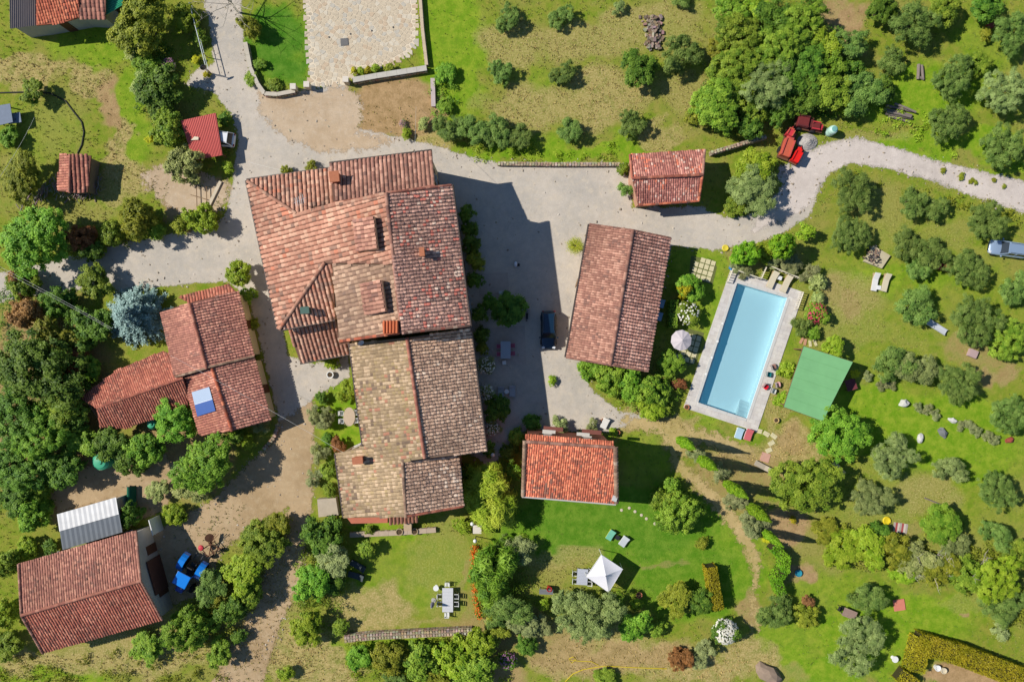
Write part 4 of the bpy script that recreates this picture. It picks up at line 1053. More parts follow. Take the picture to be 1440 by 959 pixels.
GO, GR, GL, GS = 'olive trees of the right hand grove', 'olive trees on the upper meadow', 'lavender along the cypress path', 'shrubs'
PLANTS = [
 # --- upper left
 (198,32,44,'moss','big dark mossy green tree left of the top lane','t',dict(h=.9)),
 (262,26,22,'lime','bright lime green bush at the top beside the lane','s',{}),
 (282,52,13,'green','small green bush between lime bush and white rail','s',{}),
 (205,92,20,'bright','bright green shrub just below the big mossy tree','s',{}),
 (190,75,15,'pale','pale shrub tucked under the mossy tree edge','s',{}),
 (222,122,32,'dark','dark green tree left of the rail fence','t',dict(h=.8)),
 (200,118,18,'pale','pale leaved shrub on the meadow side of the dark tree','s',{}),
 (238,92,11,'grey','grey purple shrub in the shade left of rail','s',dict(flower='purple')),
 (236,180,27,'green','olive green bush touching the left side of the red carport','s',dict(h=1.3)),
 (228,150,22,'dark','dark bush above the carport corner','s',dict(h=1.2)),
 (262,231,27,'pale','pale variegated round bush below the carport','s',dict(h=1.2)),
 (320,237,10,'lime','little lime bush at the lower right of carport','s',{}),
 (316,168,11,'dark','dark clipped shrub at the upper right corner of carport','s',{}),
 (212,196,8,'yellow','small yellow flowering bush in the meadow left of carport','s',{}),
 (291,106,6,'yellow','tiny yellow bush at the foot of the traffic mirror','s',{}),
 (275,84,7,'yellow','tiny yellow bush beside the white rail','s',{}),
 (30,250,34,'moss','dark yellowish tree left of the tiny tiled shed','t',dict(h=.85)),
 (12,192,17,'bright','bright green bush at the left edge beside the ruined shed','s',{}),
 (45,128,18,'green','sparse bush casting shade over the dark arc','t',dict(h=.8)),
 (403,241,9,'moss','left dark bush along the farmhouse north side','s',dict(h=1.2)),
 (438,236,11,'moss','right dark bush along the farmhouse north side','s',dict(h=1.2)),
 # --- hedge along the west lane
 (50,335,50,'bright','very large bright green tree at the left beside the lane','t',dict(h=.95)),
 (118,335,20,'rust','brownish shrub right of the very large bright tree','s',dict(h=1.5)),
 (132,352,17,'dark','dark shrub in the lane hedge','s',dict(h=1.5)),
 (158,330,19,'green','green hedge shrub in the middle of the lane row','s',dict(h=1.5)),
 (196,310,28,'moss','tall bushy shrub, largest of the lane row','s',dict(h=1.4)),
 (220,325,14,'green','small leafy shrub right of the largest lane shrub','s',dict(h=1.3)),
 (252,318,15,'moss','low spreading shrub near the lane junction','s',dict(h=1.2)),
 (285,308,23,'lime','round yellow green bush at the lane junction','s',dict(h=1.4)),
 (335,385,20,'lime','round lime tree beside the farmhouse west wall','t',dict(h=1.0)),
 (350,415,13,'green','small green bush below the round lime tree','s',{}),
 (355,455,10,'moss','little bush against the low house east wall','s',{}),
 # --- around the spruce and the west wood
 (135,398,24,'green','green tree between lane and blue spruce','t',dict(h=.9)),
 (132,455,27,'dark','dark green tree left of the blue spruce','t',dict(h=.9)),
 (34,398,24,'green','yellowish green shrub by the lane at the far left','s',dict(h=1.3)),
 (30,392,15,'brown','dry brown shrub top by the overhead cable','s',dict(h=2.2)),
 (38,440,26,'brown','large dry brown bush at the left','s',dict(h=1.5)),
 (85,428,24,'dark','dark shrub under the overhead cable','s',dict(h=1.4)),
 (78,478,30,'moss','mossy crown behind the dry brown bush','t',dict(h=1.0)),
 (95,505,26,'rust','brownish tree crown left of the spruce yard','t',dict(h=1.0)),
 (55,520,62,'dark','huge dark leafy tree filling the left side','t',dict(h=.85)),
 (95,570,34,'green','leafy tree at the west end of the low red roof','t',dict(h=.95)),
 (20,588,42,'dark','dark tree at left edge below the huge one','t',dict(h=.9)),
 (60,610,38,'bright','fresh green crown in the middle of the left wood','t',dict(h=1.0)),
 (25,655,40,'dark','deep green tree at the left edge of the wood','t',dict(h=.9)),
 (85,660,30,'dark','dark tree beside the dirt yard','t',dict(h=.85)),
 (118,622,24,'green','leafy tree below the low red roof','t',dict(h=.9)),
 (155,625,26,'dark','dark tree left of the green water tank','t',dict(h=.9)),
 (185,650,22,'dark','dark shrub between green tank and pale shrub','s',dict(h=1.3)),
 (205,630,27,'bright','leafy fruit tree below the red roof eaves','t',dict(h=.9)),
 (246,590,34,'bright','bright fruit tree under the solar panel','t',dict(h=.9)),
 (290,655,44,'bright','large round green tree below the solar panel house','t',dict(h=.95)),
 (266,684,25,'pale','pale leaved tree beside the large round one','t',dict(h=.8)),
 (221,690,17,'pale','small pale tree in the dirt yard','t',dict(h=.8)),
 (247,722,18,'lime','lime green bush by the white shed corner','s',{}),
 (184,722,18,'dark','dark conifer bush at the corner of the white sheet roof','s',dict(h=1.4)),
 (48,722,26,'bright','bright shrub left of the white sheet roof','s',dict(h=1.3)),
 (20,700,26,'dark','dark tree left of the bright shrub','t',dict(h=.9)),
 (72,770,13,'dark','dark bush above red farm building corner','s',{}),
 (40,770,18,'lime','lime bush above the red farm building','s',{}),
 (10,790,22,'green','green bush at the left edge beside farm building','s',dict(h=1.3)),
 (8,860,24,'lime','lime bush at the left edge low down','s',dict(h=1.3)),
 (12,905,22,'green','green bush at the lower left corner','s',{}),
 (205,910,24,'green','low green scrub below the red farm building','s',dict(h=.6)),
 (268,885,36,'bright','broad bright bush right below the red farm building','s',dict(h=1.2)),
 (300,822,25,'olived','feathery dark tree covering the tractor side','t',dict(h=.8)),
 (328,855,24,'dark','dark shrub beside the dirt track','s',dict(h=1.3)),
 (310,915,20,'green','round green bush by the dirt track at the bottom','s',dict(h=1.1)),
 (342,805,30,'lime','lime green tree on the dirt track bank','t',dict(h=.8)),
 (352,835,22,'green','green bush on the lower track bank','s',dict(h=1.3)),
 (368,765,34,'green','large bushy tree between the two dirt tracks','t',dict(h=.8)),
 (392,738,20,'moss','thin shrub at the fork of the tracks','t',dict(h=.9)),
 (335,895,14,'dark','dark little bush at the edge of the lower track','s',{}),
 (402,946,13,'lime','small lime bush in the dry grass at the bottom','s',{}),
 (370,600,14,'grey','grey green shrub by the low house south east corner','s',{}),
 (350,622,12,'lime','yellow green shrub below the low house corner','s',{}),
 (330,612,14,'dark','dark shrub in the shade of the low house','s',{}),
 # --- west garden of the farmhouse
 (466,510,13,'lime','lime shrub in the corner under the small tiled roof','s',{}),
 (488,550,16,'lime','round lime bush against farmhouse garden wall','s',{}),
 (452,560,11,'dark','clipped dark bush in the west garden','s',{}),
 (442,580,11,'lav','grey lavender edge of the west garden, upper one','s',{}),
 (455,588,17,'grey','grey green bush left of the oval table','s',{}),
 (460,618,10,'dark','dark clipped ball in the west garden','s',{}),
 (476,626,13,'rust','reddish brown bush beside the lower chimney roof','s',{}),
 (448,640,15,'grey','silvery bush at the gravel edge','s',{}),
 (444,672,14,'lav','lavender bush in the lower west garden','s',{}),
 (460,660,14,'green','small green bush by the farmhouse west wall','s',{}),
 (463,690,12,'green','green bush above the stone terrace','s',{}),
 # --- trees left of the walled lawn
 (455,752,30,'dark','dark oak like tree at the farmhouse lower corner','t',dict(h=.85)),
 (463,782,27,'grey','grey green tree beside the dark loungers','t',dict(h=.85)),
 (440,820,27,'bright','bright green tree left of the walled lawn','t',dict(h=.95)),
 (470,820,18,'dark','dark tree shading the lawn corner','t',dict(h=.9)),
 (432,885,25,'lime','lime tree at the lower left of the walled lawn','t',dict(h=.8)),
 (480,880,14,'green','green bush at the left end of the stone wall','s',{}),
 (513,770,15,'green','small tree above the two dark loungers','t',dict(h=.8)),
 (520,745,8,'green','little plant on the low terrace wall','s',{}),
 # --- below the wall
 (505,925,20,'bright','bright shrub below the left part of stone wall','s',dict(h=.9)),
 (548,925,27,'moss','dark mossy bush below the stone wall','s',dict(h=1.1)),
 (592,930,28,'green','green bush in the middle below the wall','s',dict(h=1.0)),
 (555,952,18,'olived','blue green bush at the bottom under the wall','s',{}),
 (640,925,30,'lime','yellow green bush below the right part of wall','s',dict(h=1.0)),
 (615,952,18,'moss','mossy bush at the very bottom below the wall','s',{}),
 (672,905,24,'lime','lime shrub at the right end of stone wall','s',dict(h=1.3)),
 (668,945,30,'green','leafy tree at the bottom left of the purple bush','t',dict(h=.8)),
 (715,928,14,'dark','purple flowering bush at the bottom','s',dict(flower='purple')),
 (740,905,16,'dark','dark bush in the shade right of purple bush','s',{}),
 # --- right of the walled lawn
 (655,664,12,'bright','climber on the farmhouse corner','s',dict(h=2.0)),
 (652,738,15,'lime','lime bush at the steps of the walled lawn','s',{}),
 (724,662,13,'bright','small bright bush between lime palm and orange house','s',dict(h=1.4)),
 (733,772,24,'grey','greyish tree above the lower lawn','t',dict(h=.8)),
 (712,770,20,'olived','blue green shrub beside the globe lamp','s',dict(h=1.3)),
 (712,860,29,'olived','grey green tree at the lower end of flower border','t',dict(h=.8)),
 (735,875,20,'grey','sparse grey tree right of the flower border','t',dict(h=.8)),
 (830,868,50,'olive','broad silvery olive right below the white gazebo','o',dict(h=1.25)),
 (800,850,26,'olive','olive crown touching the gazebo table','o',dict(h=1.2)),
 (893,878,23,'bright','bright dense tree right of the broad silvery olive','t',dict(h=.9)),
 (896,850,10,'lime','little lime bush near the terracotta pot','s',{}),
 (868,845,14,'green','green bush between the gazebo and silvery olive','s',{}),
 (765,850,9,'lime','small lime bush beside the grey barbecue','s',{}),
 (958,722,34,'green','large clipped green bush by the cypress path','s',dict(h=1.3)),
 (930,702,18,'green','rounded green bush left of the large clipped one','s',dict(h=1.3)),
 (943,685,15,'bright','bright top bush at the shadow edge of orange house','s',dict(h=1.3)),
 (988,764,11,'moss','small mossy ball below the large clipped bush','s',{}),
 (950,842,25,'moss','yellowish tree on the lower lawn','t',dict(h=.7)),
 (984,846,21,'dark','dark tree beside the narrow hedge','t',dict(h=.7)),
 (1019,886,20,'dark','white flowering bush below the narrow hedge','s',dict(flower='white',h=1.3)),
 (958,925,20,'rust','reddish brown bush at the bottom','s',{}),
 (988,920,19,'grey','grey green bush beside reddish brown bush','s',{}),
 (850,955,18,'green','low green scrub at the bottom edge by the yellow hose','s',dict(h=.6)),
 # --- east yard of the farmhouse
 (716,437,27,'dark','round dark tree in the shaded east yard','t',dict(h=.8)),
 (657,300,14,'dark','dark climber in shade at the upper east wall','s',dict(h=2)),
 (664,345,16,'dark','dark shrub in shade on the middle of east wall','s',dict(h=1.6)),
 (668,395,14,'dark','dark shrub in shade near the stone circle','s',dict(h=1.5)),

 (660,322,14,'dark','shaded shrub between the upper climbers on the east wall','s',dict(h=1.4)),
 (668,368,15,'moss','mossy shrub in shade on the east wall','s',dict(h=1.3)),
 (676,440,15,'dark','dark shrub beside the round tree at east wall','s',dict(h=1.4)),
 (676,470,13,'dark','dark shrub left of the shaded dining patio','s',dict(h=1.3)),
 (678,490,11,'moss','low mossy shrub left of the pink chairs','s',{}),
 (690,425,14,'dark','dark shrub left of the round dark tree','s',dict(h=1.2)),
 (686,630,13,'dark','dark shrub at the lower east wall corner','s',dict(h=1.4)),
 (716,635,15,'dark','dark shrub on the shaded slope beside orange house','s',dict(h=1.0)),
 (725,612,13,'green','green shrub at the upper left of orange house','s',dict(h=1.0)),
 (684,514,14,'grey','white flowering shrub at the corner of the dining patio','s',dict(flower='white')),
 (684,552,13,'grey','white flowering shrub left of the pair of grey loungers','s',dict(flower='white')),
 (692,602,12,'grey','white flowering shrub at the lower east wall','s',dict(flower='white')),
 (700,575,20,'dark','round clipped dark bush in the shaded yard','s',dict(h=.9)),
 (748,592,14,'dark','dark shrub at the corner of the orange house','s',{}),
 (776,535,8,'lime','single lime shrub standing on the sunny gravel','s',{}),
 (786,597,15,'grey','grey olive sapling left at the orange house front','s',dict(h=1.2)),
 (831,599,11,'grey','grey olive sapling right at the orange house front','s',dict(h=1.2)),
 (862,608,8,'lime','potted lime bush beside the white chair','s',{}),
 (829,520,20,'bright','bright bush at the left end of barn hedge','s',dict(h=1.1)),
 (858,535,24,'green','second bush of the barn hedge','s',dict(h=1.2)),
 (890,540,26,'bright','middle bush of the barn hedge','s',dict(h=1.2)),
 (918,548,26,'green','large bush of the barn hedge near the pool','s',dict(h=1.2)),
 (912,570,22,'lime','yellow green bush in front of the barn hedge','s',dict(h=.9)),
 (937,572,14,'green','green bush at the pool end of the barn hedge','s',{}),
 (942,512,20,'bright','bright tree between barn corner and parasol','t',dict(h=.8)),
 (955,540,11,'rust','reddish shrub by the pool steps','s',{}),
 # --- pool west border
 (971,403,21,'bright','round green tree left of the pool','t',dict(h=.8)),
 (962,410,12,'yellow','yellow bush in the round green tree','s',dict(h=2.4)),
 (966,440,19,'green','variegated bush above the parasol','s',dict(flower='white')),
 # --- pool north and east border
 (1046,357,19,'cyp','lime conifer at the upper pool corner','t',dict(h=1.4)),
 (1075,355,17,'lime','yellow green hedge bush above the pool loungers','s',dict(h=1.2)),
 (1100,346,20,'cyp','tall lime conifer at the lane bend above pool','t',dict(h=1.9)),
 (1133,326,14,'lime','climbing lime bush by the lane bend','t',dict(h=1.2)),
 (1050,385,12,'lav','lavender bush spilling on to the pool deck','s',{}),
 (1036,374,11,'lav','lavender bush at the blue bucket','s',{}),
 (1090,368,14,'lav','lavender bush behind the pool railing','s',{}),
 (1115,372,17,'lav','large lavender bush behind the deck loungers','s',{}),
 (1136,385,15,'lav','lavender bush right of the pool railing','s',{}),
 (1150,398,14,'pale','silver white bush right of the pool corner','s',{}),
 (1150,420,12,'pale','silver bush below the white one','s',{}),
 (1148,440,17,'green','red flowering bush right of the pool','s',dict(flower='red')),
 (1130,458,15,'olived','blue green bush beside the pool deck','s',{}),
 (1142,468,12,'bright','bright bush above the green pavilion','s',{}),
 (1106,522,14,'lime','vine at the pavilion side near the pool','s',dict(h=1.6)),
 (1102,562,14,'lime','vine at the lower pavilion corner','s',dict(h=1.6)),
 (1172,487,16,'lime','lime tree at the upper pavilion edge','t',dict(h=1.1)),
 (1202,527,8,'yellow','yellow shrub in the pavilion shade','s',{}),
 (1180,610,42,'bright','big glossy green tree below the green pavilion','t',dict(h=.8)),
 # --- upper lane
 (878,268,13,'olived','climbing bush on the cottage left wall','s',dict(h=1.6)),
 (877,238,10,'green','small climber at the cottage upper left corner','s',dict(h=1.6)),
 (1058,268,38,'olive','wide silvery tree beside the lane right of cottage','t',dict(h=.75)),
 (1062,236,28,'lime','lime tree above the wide silvery one','t',dict(h=.8)),
 (1035,290,16,'green','low green bush at the lane edge','s',{}),
 # --- upper meadow olives
 (715,25,21,'olived','olive tree at the top left of the dry meadow','o',dict(group=GR)),
 (790,25,19,'olived','olive tree at the top middle of the dry meadow','o',dict(group=GR)),
 (870,12,13,'olive','smallest olive at the top edge of the meadow','o',dict(group=GR)),
 (960,4,15,'olived','olive cut by the top edge above the stone heap','o',dict(group=GR)),
 (705,103,20,'olived','olive tree left in the second meadow row','o',dict(group=GR)),
 (793,103,20,'olived','olive tree in the middle of the meadow','o',dict(group=GR)),
 (900,98,28,'dark','dark leafy fruit tree beside the stone heap','t',dict(h=.75)),
 (957,77,30,'olived','largest meadow olive, right of stone heap','o',dict(group=GR,h=1.3)),
 (798,185,21,'olived','olive tree in the lower meadow row, left one','o',dict(group=GR)),
 (888,178,23,'olived','olive tree in the lower meadow row above the cottage','o',dict(group=GR)),
 (632,180,24,'olived','first olive of the hedge row above the lane','o',dict(group='olive row above the lane')),
 (664,186,25,'olived','second olive of the hedge row above the lane','o',dict(group='olive row above the lane')),
 (697,186,25,'olived','third olive of the hedge row above the lane','o',dict(group='olive row above the lane')),
 (727,192,22,'olived','last olive of the hedge row above the lane','o',dict(group='olive row above the lane')),
 (627,105,16,'bright','bright brambles along the drive wall','s',dict(h=.7)),
 (626,148,13,'bright','bright brambles beside the stone bench','s',dict(h=.7)),
 (571,188,9,'lime','small lime bush on the bare earth','s',{}),
 (596,174,10,'pale','dry pale bush on the bare earth','s',{}),
 (566,174,6,'grey','lilac flowering plant on the bare earth','s',dict(flower='purple')),
 (498,100,6,'yellow','first yellow plant behind the drive wall','s',{}),
 (508,99,6,'lime','second yellow plant behind the drive wall','s',{}),
 (517,98,6,'yellow','third yellow plant behind the drive wall','s',{}),
 (528,96,7,'lime','fourth yellow plant behind the drive wall','s',{}),
 (547,95,8,'moss','mossy plant at the end of the drive wall','s',{}),
 (352,40,16,'moss','thin bush at the lawn edge of the top lane','s',dict(h=1.5)),
 (355,110,12,'green','low bush inside the curved garden wall','s',dict(h=.6)),
 (385,118,12,'green','low planting along the lower garden wall','s',dict(h=.6)),
 (366,90,10,'bright','low bush at the lane side of the small lawn','s',dict(h=.7)),
 (1060,150,24,'green','leafy bush between silvery tree and left wood end','s',dict(h=1.2)),
 (1110,108,27,'dark','deep green crown in the heart of the wood','t',dict(h=1.0)),
 (1158,62,25,'lime','sunlit bush at the right upper wood edge','s',dict(h=1.3)),
 (1162,98,24,'bright','bright bush in the right half of the wood','s',dict(h=1.4)),
 (1190,102,20,'dark','dark bush between wood and round dark olive','s',dict(h=1.2)),
 (1012,72,20,'moss','mossy bush at the left edge of the wood','s',dict(h=1.2)),
 (1242,128,18,'dark','dark bush above the long log pile','s',dict(h=1.2)),
 (1062,12,22,'lime','lime bush at the top edge of the wood','s',dict(h=1.3)),
 (1060,90,24,'dark','dark crown in the middle left of the wood','t',dict(h=.9)),
 (1105,70,20,'bright','bright crown in the upper middle of wood','t',dict(h=1.1)),
 (1030,135,22,'bright','bright bush in the lower left wood','s',dict(h=1.3)),
 (1112,148,18,'green','green bush above the maroon trailer box','s',dict(h=1.2)),
 (1190,150,18,'lime','lime bush right of the maroon machines','s',dict(h=1.0)),
 (1375,88,18,'green','green bush between the two upper grove olives','s',dict(h=.8)),
 (110,480,22,'dark','dark shrub filling the gap left of spruce','s',dict(h=1.3)),
 (128,520,20,'green','green shrub at the spruce yard edge','s',dict(h=1.3)),
 (105,600,22,'dark','dark shrub below the roof end in the left wood','s',dict(h=1.4)),
 (50,690,22,'green','green shrub at the foot of the left wood','s',dict(h=1.2)),
 (700,880,20,'moss','mossy bush below the flower border','s',dict(h=1.0)),
 (760,880,16,'grey','grey sparse bush left of the silvery olive','s',dict(h=.9)),
 (925,885,14,'green','green bush between bright tree and brown bush','s',{}),
 (1180,180+575,14,'yellow','yellowish scrub at the left of tangled strip','s',dict(h=.7)),
 # --- north east wood
 (1004,150,38,'green','leafy tree at the left end of the wood','t',dict(h=.85)),
 (985,160,20,'moss','yellowish bush at the left foot of the wood','s',dict(h=1.3)),
 (1032,100,36,'green','broad green tree in the left half of the north east wood','t',dict(h=.85)),
 (1040,55,36,'green','green tree in the upper left wood','t',dict(h=.85)),
 (1028,14,24,'green','green bush at the top left of the wood','t',dict(h=.8)),
 (1085,28,30,'dark','dark tree at the top of the wood','t',dict(h=.8)),
 (1130,40,34,'green','green tree at the upper right of the wood','t',dict(h=.85)),
 (1085,75,34,'green','tree in the middle of the wood','t',dict(h=.9)),
 (1080,122,36,'olive','silvery tree in the lower wood','t',dict(h=.9)),
 (1135,95,34,'dark','dark tree in the right half of the wood','t',dict(h=.85)),
 (1135,135,28,'dark','dark tree above the red machinery','t',dict(h=.85)),
 (1172,128,32,'green','leafy tree right of the dark one above the machinery','t',dict(h=.8)),
 (1212,132,30,'olived','dark silvery tree at the right end of wood','t',dict(h=.75)),
 (1052,178,22,'dark','dark bush at the wood foot by the orange machine','s',dict(h=1.3)),
 (1095,160,20,'dark','dark shrub above the rusty machinery','s',dict(h=1.3)),
 (1198,62,28,'olived','round dark olive at the upper path','o',dict(h=1.2)),
 (1240,12,24,'dark','dark tree at the top edge right of the path','t',dict(h=.8)),
 (1285,32,40,'olived','large olive at the top right','o',dict(h=1.2)),
 (1325,15,26,'green','green tree at the top edge right of the large olive','t',dict(h=.8)),
 (1252,90,23,'olived','olive beside the short log pile','o',dict(group=GO)),
 (1342,108,36,'olived','olive left of the far upper right pair','o',dict(group=GO,h=1.1)),
 (1405,130,38,'olive','olive at the right edge in the upper grove','o',dict(group=GO,h=1.1)),
 (1425,45,36,'olived','olive at the right upper corner','o',dict(h=1.1)),
 (1385,8,26,'dark','dark tree cut by the top right edge','t',dict(h=.8)),
 (1386,50,12,'moss','mossy stump bush by the small red box','s',{}),
 (1335,172,34,'olived','olive above the white lane, left of two','o',dict(group=GO,h=1.1)),
 (1405,206,36,'olived','olive above the white lane, right of two','o',dict(group=GO,h=1.1)),
 # --- right grove
 (1202,268,38,'olived','olive inside the lane bend','o',dict(group=GO)),
 (1282,282,25,'olived','left half of the twin olive below the white lane','o',dict(group=GO)),
 (1312,293,21,'olived','right half of the twin olive below the white lane','o',dict(group=GO)),
 (1197,330,33,'olived','olive above the stone slab with ashes','o',dict(group=GO)),
 (1385,310,34,'olived','olive above the silver blue car','o',dict(group=GO)),
 (1275,345,24,'olived','olive left of the red boxes','o',dict(group=GO)),
 (1312,352,28,'olived','olive right above the red boxes','o',dict(group=GO)),
 (1288,378,20,'olived','low olive branch bush below the red boxes','o',{}),
 (1362,380,34,'olived','olive below left of the silver blue car','o',dict(group=GO)),
 (1428,405,27,'olived','olive cut by the right edge below the car','o',dict(group=GO)),
 (1288,432,30,'olived','olive at the upper end of the white slide','o',dict(group=GO)),
 (1368,450,40,'olived','olive at the lower end of the white slide','o',dict(group=GO)),
 (1420,478,34,'green','greener olive at the right edge','o',dict(group=GO)),
 (1256,512,30,'olived','left half of the broad olive right of the pavilion','o',dict(group=GO)),
 (1288,516,30,'olive','right half of the broad olive right of pavilion','o',dict(group=GO)),
 (1348,540,36,'olived','sparse olive above the lavender row','o',dict(group=GO)),
 (1420,582,34,'olived','olive at the right end of the lavender row','o',dict(group=GO)),
 (1255,640,36,'olive','olive right of the big glossy tree','o',dict(group=GO)),
 (1335,660,24,'olive','thin olive in the bright lawn','o',dict(group=GO)),
 (1402,688,34,'olived','ring shaped olive on the right lawn','o',dict(group=GO)),
 (1225,702,33,'olive','olive above the striped blanket','o',dict(group=GO)),
 (1325,737,30,'bright','fresh green tree with a plank leaning at its top','t',dict(h=.6)),
 (1135,682,48,'green','big round green tree between wooden loungers','t',dict(h=.75)),
 (1400,752,24,'olived','olive below the ring shaped one','o',dict(group=GO)),
 (1185,768,30,'lime','low scrub right of the cypress path','s',dict(h=.6)),
 (1218,768,30,'lime','lime scrub below the striped blanket','s',dict(h=.8)),
 (1252,776,30,'moss','mossy scrub right of the lime scrub','s',dict(h=.8)),
 (1288,786,30,'pale','grey scrub in the tangled strip','s',dict(h=.7)),
 (1322,797,30,'moss','mossy scrub in the tangled strip','s',dict(h=.7)),
 (1360,806,28,'green','green scrub at the right of the tangled strip','s',dict(h=.8)),
 (1160,745,20,'moss','small scrub between cypress row and tangled strip','s',dict(h=.6)),
 (1270,805,20,'lime','yellow green scrub below the tangled strip','s',dict(h=.6)),
 (1345,770,22,'olive','grey olive scrub above the tangled strip','s',dict(h=.8)),
 (1235,745,16,'dark','dark scrub touching the striped blanket','s',dict(h=.9)),
 (1405,815,34,'lime','lime tree at the lower right edge','t',dict(h=.7)),
 (1408,848,30,'olived','blue green tree at the lower right edge','t',dict(h=.6)),
 (1432,780,22,'green','green tree at the right edge above the lime one','t',dict(h=.7)),
 (1408,885,15,'grey','dead grey bush above the big hedge','s',dict(h=.8)),
 (1092,858,28,'olived','dense round olive left of the picnic table','o',{}),
 (1135,866,21,'moss','mossy small tree beside the dense round olive','o',{}),
 (1135,845,11,'brown','dry brown bush near the curved hedge','s',{}),
 (1215,842,28,'olived','olive above the picnic table','o',{}),
 (1205,908,44,'olive','wide sparse olive below the picnic table','o',{}),
 (1078,757,7,'yellow','yellow flower clump near the dirt path','s',{}),
 (1115,731,6,'yellow','small yellow flower clump right of the cypresses','s',{}),
 # --- lavender between the cypresses
 (978,640,14,'lav','first lavender bush of the cypress path','s',dict(group=GL)),
 (1010,666,15,'lav','second lavender bush of the cypress path','s',dict(group=GL)),
 (1034,702,19,'lav','third lavender bush of the cypress path','s',dict(group=GL)),
 (1062,738,21,'lav','last lavender bush of the cypress path','s',dict(group=GL)),
]
for i, (x, y, r_) in enumerate(((1326,240,5),(1352,248,6),(1366,254,5),(1372,257,4),(1398,253,4),(1412,262,4))):
    PLANTS.append((x, y, r_, 'moss', '%s weed clump growing on the white lane at the right' % ['first','second','third','fourth','fifth','last'][i], 's', dict(group='weeds on the white lane', h=.4)))
for i, (x, y) in enumerate(((1220,529),(1237,540),(1252,543),(1292,572),(1304,576),(1316,583),(1352,596),(1364,601),(1376,607),(1388,613),(1400,618))):
    PLANTS.append((x, y, 9, 'lav', '%s clump of the low lavender row on the right lawn' % ['first','second','third','fourth','fifth','sixth','seventh','eighth','ninth','tenth','last'][i], 's', dict(group='lavender row on the lawn', h=.8)))
for x, y, r, leaf, label, form, kw in PLANTS:
    nm = {'lav': 'lavender_bush'}.get(leaf) if form == 's' else None
    if 'flower' in kw and form == 's': nm = 'flowering_shrub'
    plant(x, y, r, leaf, label, form, name=nm, **kw)

# blue spruce
def spruce(x, y, r, h, label):
    rs = np.random.RandomState(5); zc = h*.42; c = W(x, y, zc); Rw = r/PPM
    t_ = thing('blue_spruce', label, 'tree', (c.x, c.y, 0))
    pos, nrm, lv, br = [], [], [], MB()
    br.tube([(0,0,-.1),(0,0,h*.5),(0,0,h*.97)], [.22,.14,.02], 8)
    for lev in range(15):
        z = .7+(h-1.0)*lev/14; rad = Rw*(1-.9*(lev/14)**1.3)+.12; nb = int(13-lev*.45)
        for k in range(nb):
            a = 2*math.pi*(k+rs.rand()*.7)/nb+lev; L = rad*(.8+.3*rs.rand()); d = np.array([math.cos(a), math.sin(a), -.12])
            if k % 2 == 0: br.tube([(0,0,z), tuple(np.array([0,0,z])+d*L*.9)], [.04,.01], 4)
            n = int(70+190*L/Rw)
            s = rs.rand(n)**.85*L; wd = .1+.3*(1-s/L*.55)
            p = np.array([0,0,z])+d*s[:, None]+rs.randn(n, 3)*np.stack([wd*.55, wd*.55, wd*.28], 1)
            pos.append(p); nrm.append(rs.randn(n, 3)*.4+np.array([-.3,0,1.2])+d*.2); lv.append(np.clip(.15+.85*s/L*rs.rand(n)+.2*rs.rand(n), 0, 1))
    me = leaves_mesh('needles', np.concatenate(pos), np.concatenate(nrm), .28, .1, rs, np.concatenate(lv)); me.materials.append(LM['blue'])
    link(bpy.data.objects.new('needles', me), t_); br.build('trunk', bark, t_)
spruce(188, 443, 45, 4.9, 'large blue spruce beside the low red roofed house')

# cypresses
def column(rad, h, n, seed):
    rs = np.random.RandomState(seed); u = rs.rand(n); z = u*h; a = rs.rand(n)*6.283
    r = rad*np.clip(np.sin(np.clip(u*1.02+.06, 0, 1)*math.pi)**.55*(1-.25*u), .04, 2)*(.72+.32*rs.rand(n))
    r *= 1+.14*np.sin(a*5+z*2)
    pos = np.stack([r*np.cos(a), r*np.sin(a), z+.15], 1)
    nrm = np.stack([np.cos(a), np.sin(a), np.full(n, .35)], 1)+rs.randn(n, 3)*.35
    return leaves_mesh('crown', pos, nrm, .24, .1, rs, np.clip(rs.rand(n), 0, 1))
CY = [column(.62, 7.6, 4200, 3), column(.66, 7.6, 4200, 8)]
for me in CY: me.materials.append(LM['cyp'])
for i, (x, y, s, lb) in enumerate(((965,624,1.0,'cypress nearest the orange house on the path'),(995,652,1.0,'second cypress counted from the orange house'),(1035,689,1.06,'third cypress counted from the orange house'),(1066,721,1.03,'fourth cypress counted from the orange house'),(1086,757,.85,'last cypress at the start of the curved hedge'))):
    c = W(x, y, 3.9*s); t_ = thing('cypress', lb, 'cypress', (c.x, c.y, 0), i*1.1, 'cypresses along the garden path'); t_.scale = (s, s, s)
    link(bpy.data.objects.new('crown', CY[i % 2]), t_)
    MB().tube([(0,0,-.1),(0,0,3),(0,0,7)], [.13,.09,.02], 6).build('trunk', bark, t_)

